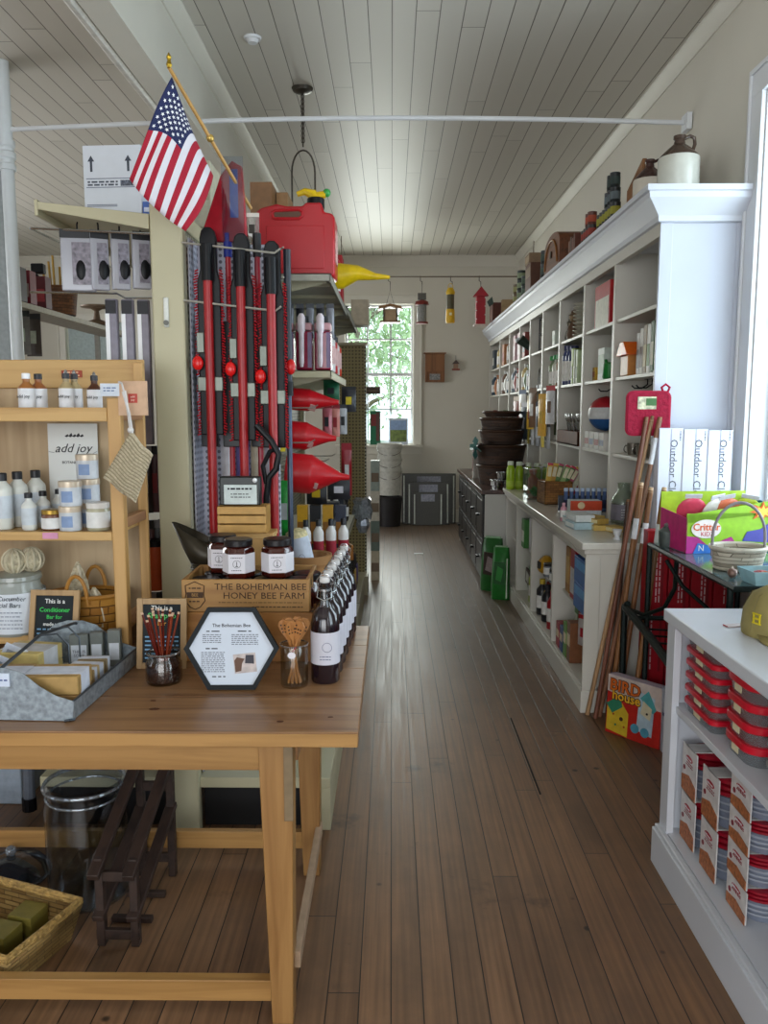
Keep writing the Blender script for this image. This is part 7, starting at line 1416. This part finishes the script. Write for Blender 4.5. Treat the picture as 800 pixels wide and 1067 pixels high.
# swing top bottles
wine = mat('#1c1018', .12, var=.05, spec=.8); gls = glass('#a9a4aa', .35)
def swing(label, y, x):
    t = thing('swing_top_bottle', label, 'bottle', (x, y, TZ+.001), 0, 'swing top bottles in a row on the pine table')
    MB().lathe([(.037, 0), (.040, .006), (.040, .165), (.034, .192), (.019, .212)], n=28).build('bottle_body', t, wine); MB().lathe([(.019, .212), (.0145, .225), (.0135, .268), (.017, .270), (.017, .278)], n=20).build('neck', t, gls)
    MB().lathe([(.013, .279), (.015, .285), (.013, .294), (0, .297)], n=16).build('stopper', t, mat('#c9c6c4', .25))
    MB().tube([(-.018, 0, .262), (-.022, -.004, .285), (-.008, -.004, .302), (.008, -.004, .302), (.022, -.004, .285), (.018, 0, .262)], .0018, 6).tube([(-.018, 0, .262), (-.02, -.018, .24), (0, -.024, .232), (.02, -.018, .24), (.018, 0, .262)], .0018, 6).build('wire_bail', t, CHROME); MB().olathe([(.0185, .256), (.0185, .262), (.0145, .262), (.0145, .256), (.0185, .256)], n=16).build('wire_collar', t, CHROME)
    MB().olathe([(.0408, .055), (.0408, .145), (.0402, .145), (.0402, .055), (.0408, .055)], n=28).build('paper_label', t, mat('#c5c2cb', .7, var=.02)); MB().tube([(.008+.013*math.cos(a), -.0412, .105+.013*math.sin(a)) for a in [q*PI/10 for q in range(20)]], .0006, 4, closed=True).build('emblem', t, K('#4a5070')); greek(t, -.012, .018, (.078, .070), K('#4a5070'), -.0410, .0022, wl=.008); return t
s0 = swing('black swing top bottle with a pale label, nearest of the row beside the dipper jar', 2.205, -.184)
for k in range(1, 7): clone(s0, (-.184+.004*k, 2.205+.085*k, TZ+.001), 'black swing top bottle with a pale label, %s in the row' % ORD[k], .12*(k % 2))
# scuttle, small crate with framed card, black handle, bushel
t = thing('metal_scuttle', 'dark olive metal scuttle with a slanted spout behind the honey box', 'scuttle', (-.612, 2.70, TZ+.001)); t.scale = (.9, .9, .86); om = mat('#3a3428', .45, .4, var=.15)
MB().olathe([(0, .0), (.058, 0), (.068, .28), (.066, .28), (.056, .004), (0, .004)], n=28).build('scuttle_body', t, om)
N = 28; vs = []
for ring in range(3):
    for i in range(N):
        a = 2*PI*i/N; k = (1-math.cos(a))/2
        if ring == 0: vs.append((.068*math.cos(a), .068*math.sin(a), .28))
        elif ring == 1: vs.append((.075*math.cos(a)-.02*k, .072*math.sin(a), .31+.03*k))
        else: vs.append((.070*math.cos(a)-.065*k, .055*math.sin(a), .325+.115*k))
b = MB().add(vs, [(r*N+i, r*N+(i+1) % N, (r+1)*N+(i+1) % N, (r+1)*N+i) for r in range(2) for i in range(N)]); o = b.build('spout', t, om); o.modifiers.new('s', 'SOLIDIFY').thickness = .002
for z in (.281, .262): MB().tube([(.0695*math.cos(2*PI*i/24), .0695*math.sin(2*PI*i/24), z) for i in range(24)], .003, 6, closed=True).build('bead', t, om)
t = thing('riser_box', 'plain pine box behind the honey box raising the slatted crate', 'box', (-.47, 2.715, TZ+.001)); MB().bx(-.075, .075, -.06, .06, 0, .33).build('box_body', t, pwz, .002); MB().bx(-.078, .078, -.063, .063, .33, .345).build('lid_board', t, pw, .001)
t = thing('slatted_crate', 'small yellow pine slatted crate above the honey jars', 'crate', (-.492, 2.70, TZ+.347)); 
for z in (.004, .034, .064): MB().bx(-.08, .08, -.05, -.044, z, z+.025).build('slat', t, mat('#b58a48', .5, var=.1), .001)
for z in (.004, .034, .064): MB().bx(-.08, .08, .044, .05, z, z+.025).build('slat', t, mat('#b58a48', .5, var=.1), .001)
for x in (-.08, .074): MB().bx(x, x+.006, -.044, .044, .0, .09).build('side_board', t, mat('#a57a3c', .5), .001)
MB().bx(-.074, .074, -.044, .044, 0, .006).build('base', t, mat('#a57a3c', .5))
t = thing('card_holder', 'black framed Raw Honey card standing on the slatted crate', 'sign', (-.50, 2.69, TZ+.4385)); MB().bx(-.067, .067, -.02, .02, 0, .095).build('holder', t, mat('#141a18', .35), .004); MB().bx(-.052, .056, -.0215, -.0195, .004, .068).build('paper_card', t, mat('#c6cfcc', .6)); greek(t, -.04, .04, (.052,), INK, -.0217, .006, wl=.014); greek(t, -.03, .035, (.036, .026), INK, -.0217, .003, wl=.012); MB().sphere((.05, -.02, .083), .008).build('button', t, PAPER)
t = thing('black_tool_handle', 'black curved D shaped tool grip behind the card holder', 'tool', (-.43, 2.78, TZ+.001)); MB().tube([(-.0, 0, 0), (0, 0, .45), (.01, 0, .52), (.035, 0, .55), (.045, 0, .60), (.02, 0, .645), (-.03, 0, .70)], .011, 10).build('handle', t, bk); MB().tube([(.0, 0, .5), (-.01, 0, .56), (.015, 0, .61), (.03, 0, .615)], .008, 8).build('loop', t, bk)
t = thing('bushel_basket', 'light wooden splint bushel basket beyond the honey box', 'basket', (-.335, 3.22, .847)); sw = mat('#a5784a', .5, var=.12, scale=12)
basket_shell(MB(), .065, .09, .13, n=24).build('basket_body', t, wood('#ac7c4c', '#93653a', 2, 4, .5, False)); MB().olathe([(.0945, .098), (.097, .132), (.089, .132), (.088, .10), (.0945, .098)], n=32).build('rim_band', t, sw)
t = thing('wrapped_candle', 'white paper wrapped roll with a flowered cap leaning in the bushel basket', 'candle', (-.345, 3.20, .875), (0, -.18, 0)); MB().lathe([(.055, 0), (.05, .13), (.045, .18)], n=24).build('roll_body', t, mat('#bcc2cf', .7)); MB().lathe([(.046, .178), (.04, .2), (.02, .212), (0, .214)], n=24).build('cap', t, mat('#cdbf92', .8, var=.3, scale=80)); MB().tube([(.012+.012*math.cos(a), -.0545, .10+.014*math.sin(a)) for a in [q*PI/10 for q in range(20)]], .0007, 4, closed=True).build('emblem', t, K('#5a6480'))
# ---- under the table
t = thing('large_glass_canister', 'large empty clear glass canister standing open on the floor under the table', 'canister', (-.975, 2.46, .001)); MB().olathe([(0, 0), (.115, 0), (.125, .01), (.125, .31), (.115, .34), (.115, .36), (.125, .365), (.125, .385), (.115, .388), (.108, .36), (.108, .338), (.119, .308), (.119, .014), (0, .010)], n=44).build('glass_body', t, glass('#e2e6ea', .2)); MB().tube([(.124*math.cos(2*PI*i/36), .124*math.sin(2*PI*i/36), .376) for i in range(36)], .006, 8, closed=True).build('rim', t, glass('#d5dae2', .5, haze=.12)); MB().tube([(.118*math.cos(2*PI*i/36), .118*math.sin(2*PI*i/36), .34) for i in range(36)], .004, 8, closed=True).build('lower_ring', t, glass('#d5dae2', .5, haze=.12))
t = thing('glass_dome_lid', 'round clear glass lid lying on the floor left of the canister', 'lid', (-1.27, 2.55, .001)); MB().lathe([(.12, 0), (.122, .02), (.10, .045), (.04, .07), (.02, .075)], n=32).build('dome', t, glass('#b5bcc4', .4)); MB().sphere((0, 0, .09), .018).build('knob', t, glass('#c5ccd4', .4, haze=.2)); MB().tube([(.121*math.cos(2*PI*i/30), .121*math.sin(2*PI*i/30), .01) for i in range(30)], .005, 6, closed=True).build('rim', t, glass('#c5ccd4', .4, haze=.2))
dkr = wood('#38271f', '#241813', 1, 6, .6, False)
rc = thing('wooden_bottle_rack', 'dark stained rough wooden rack of slats and rails on the floor under the table', 'rack', (-.788, 2.36, .002), -.03)
for x in (-.050, .050):
    MB().bx(x-.012, x+.012, -.17, -.145, 0, .27).build('upright', rc, dkr, .002); MB().bx(x-.012, x+.012, .19, .215, 0, .42).build('upright', rc, dkr, .002)
    b = MB(); b.T = Tr(x, .02, .335) @ Rx(.42); b.bx(-.017, .017, -.25, .22, -.008, .012).build('slanted_rail', rc, dkr, .002)
    b = MB(); b.T = Tr(x, .02, .17) @ Rx(.36); b.bx(-.017, .017, -.22, .21, -.008, .012).build('slanted_rail', rc, dkr, .002)
for y, z in ((-.16, .02), (-.16, .20), (.20, .05), (.20, .30)): MB().bx(-.064, .064, y-.008, y+.008, z, z+.03).build('crosspiece', rc, dkr, .002)
for y in (-.05, .08): MB().bx(-.062, .062, y-.01, y+.01, .0, .018).build('crosspiece', rc, dkr, .002)
t = thing('wicker_tray_basket', 'yellow brown rectangular wicker basket on the floor at the lower left', 'basket', (-1.13, 2.16, .002), -.35); ww = weave('#a08048', '#7d5c2c', 35, 75)
def tray(a, b_, h, k): return [(-a, -b_, 0), (a, -b_, 0), (a, b_, 0), (-a, b_, 0), (-a*k, -b_*k, h), (a*k, -b_*k, h), (a*k, b_*k, h), (-a*k, b_*k, h)]
o = MB().add(tray(.15, .115, .11, 1.2), [(3, 2, 1, 0), (0, 1, 5, 4), (1, 2, 6, 5), (2, 3, 7, 6), (3, 0, 4, 7)]).build('basket_body', t, ww); sd = o.modifiers.new('s', 'SOLIDIFY'); sd.thickness = .008; sd.offset = 1
for q in range(2): MB().tube([(x*(.18), y*(.138), .112+.009*q) for x, y in ((-1, -1), (0, -1.01), (1, -1), (1.01, 0), (1, 1), (0, 1.01), (-1, 1), (-1.01, 0))], .009, 8, closed=True).build('braided_rim', t, mat('#a8864c', .6, var=.35, scale=70, bump=1))
b = MB()
for k in range(30): b.tube([(-.165+.0113*k, -.128, .012), (-.16+.0113*k, -.134, .06), (-.17+.0117*k, -.139, .112)], .0022, 5)
b.build('woven_reed', t, mat('#b5945a', .6)); 
for k, (x, y) in enumerate(((.02, -.01), (.055, .08))):
    t = thing('olive_box', 'small olive gold cube box in the wicker basket, %s' % ['front one', 'rear one'][k], 'box', (-1.12+x, 2.14+y, .012), -.25); MB().bx(-.038, .038, -.038, .038, 0, .085).build('box_body', t, mat('#75682a', .5, var=.1), .002); MB().bx(-.0385, .0385, -.0385, .0385, .062, .086).build('lid', t, mat('#7d7030', .5), .001); MB().prism([(.014*math.cos(q*PI/4)*(1 if q % 2 else .5), .034+.014*math.sin(q*PI/4)*(1 if q % 2 else .5)) for q in range(8)], -.0392, -.038, 'xz').build('printed_mark', t, mat('#2c2814'))
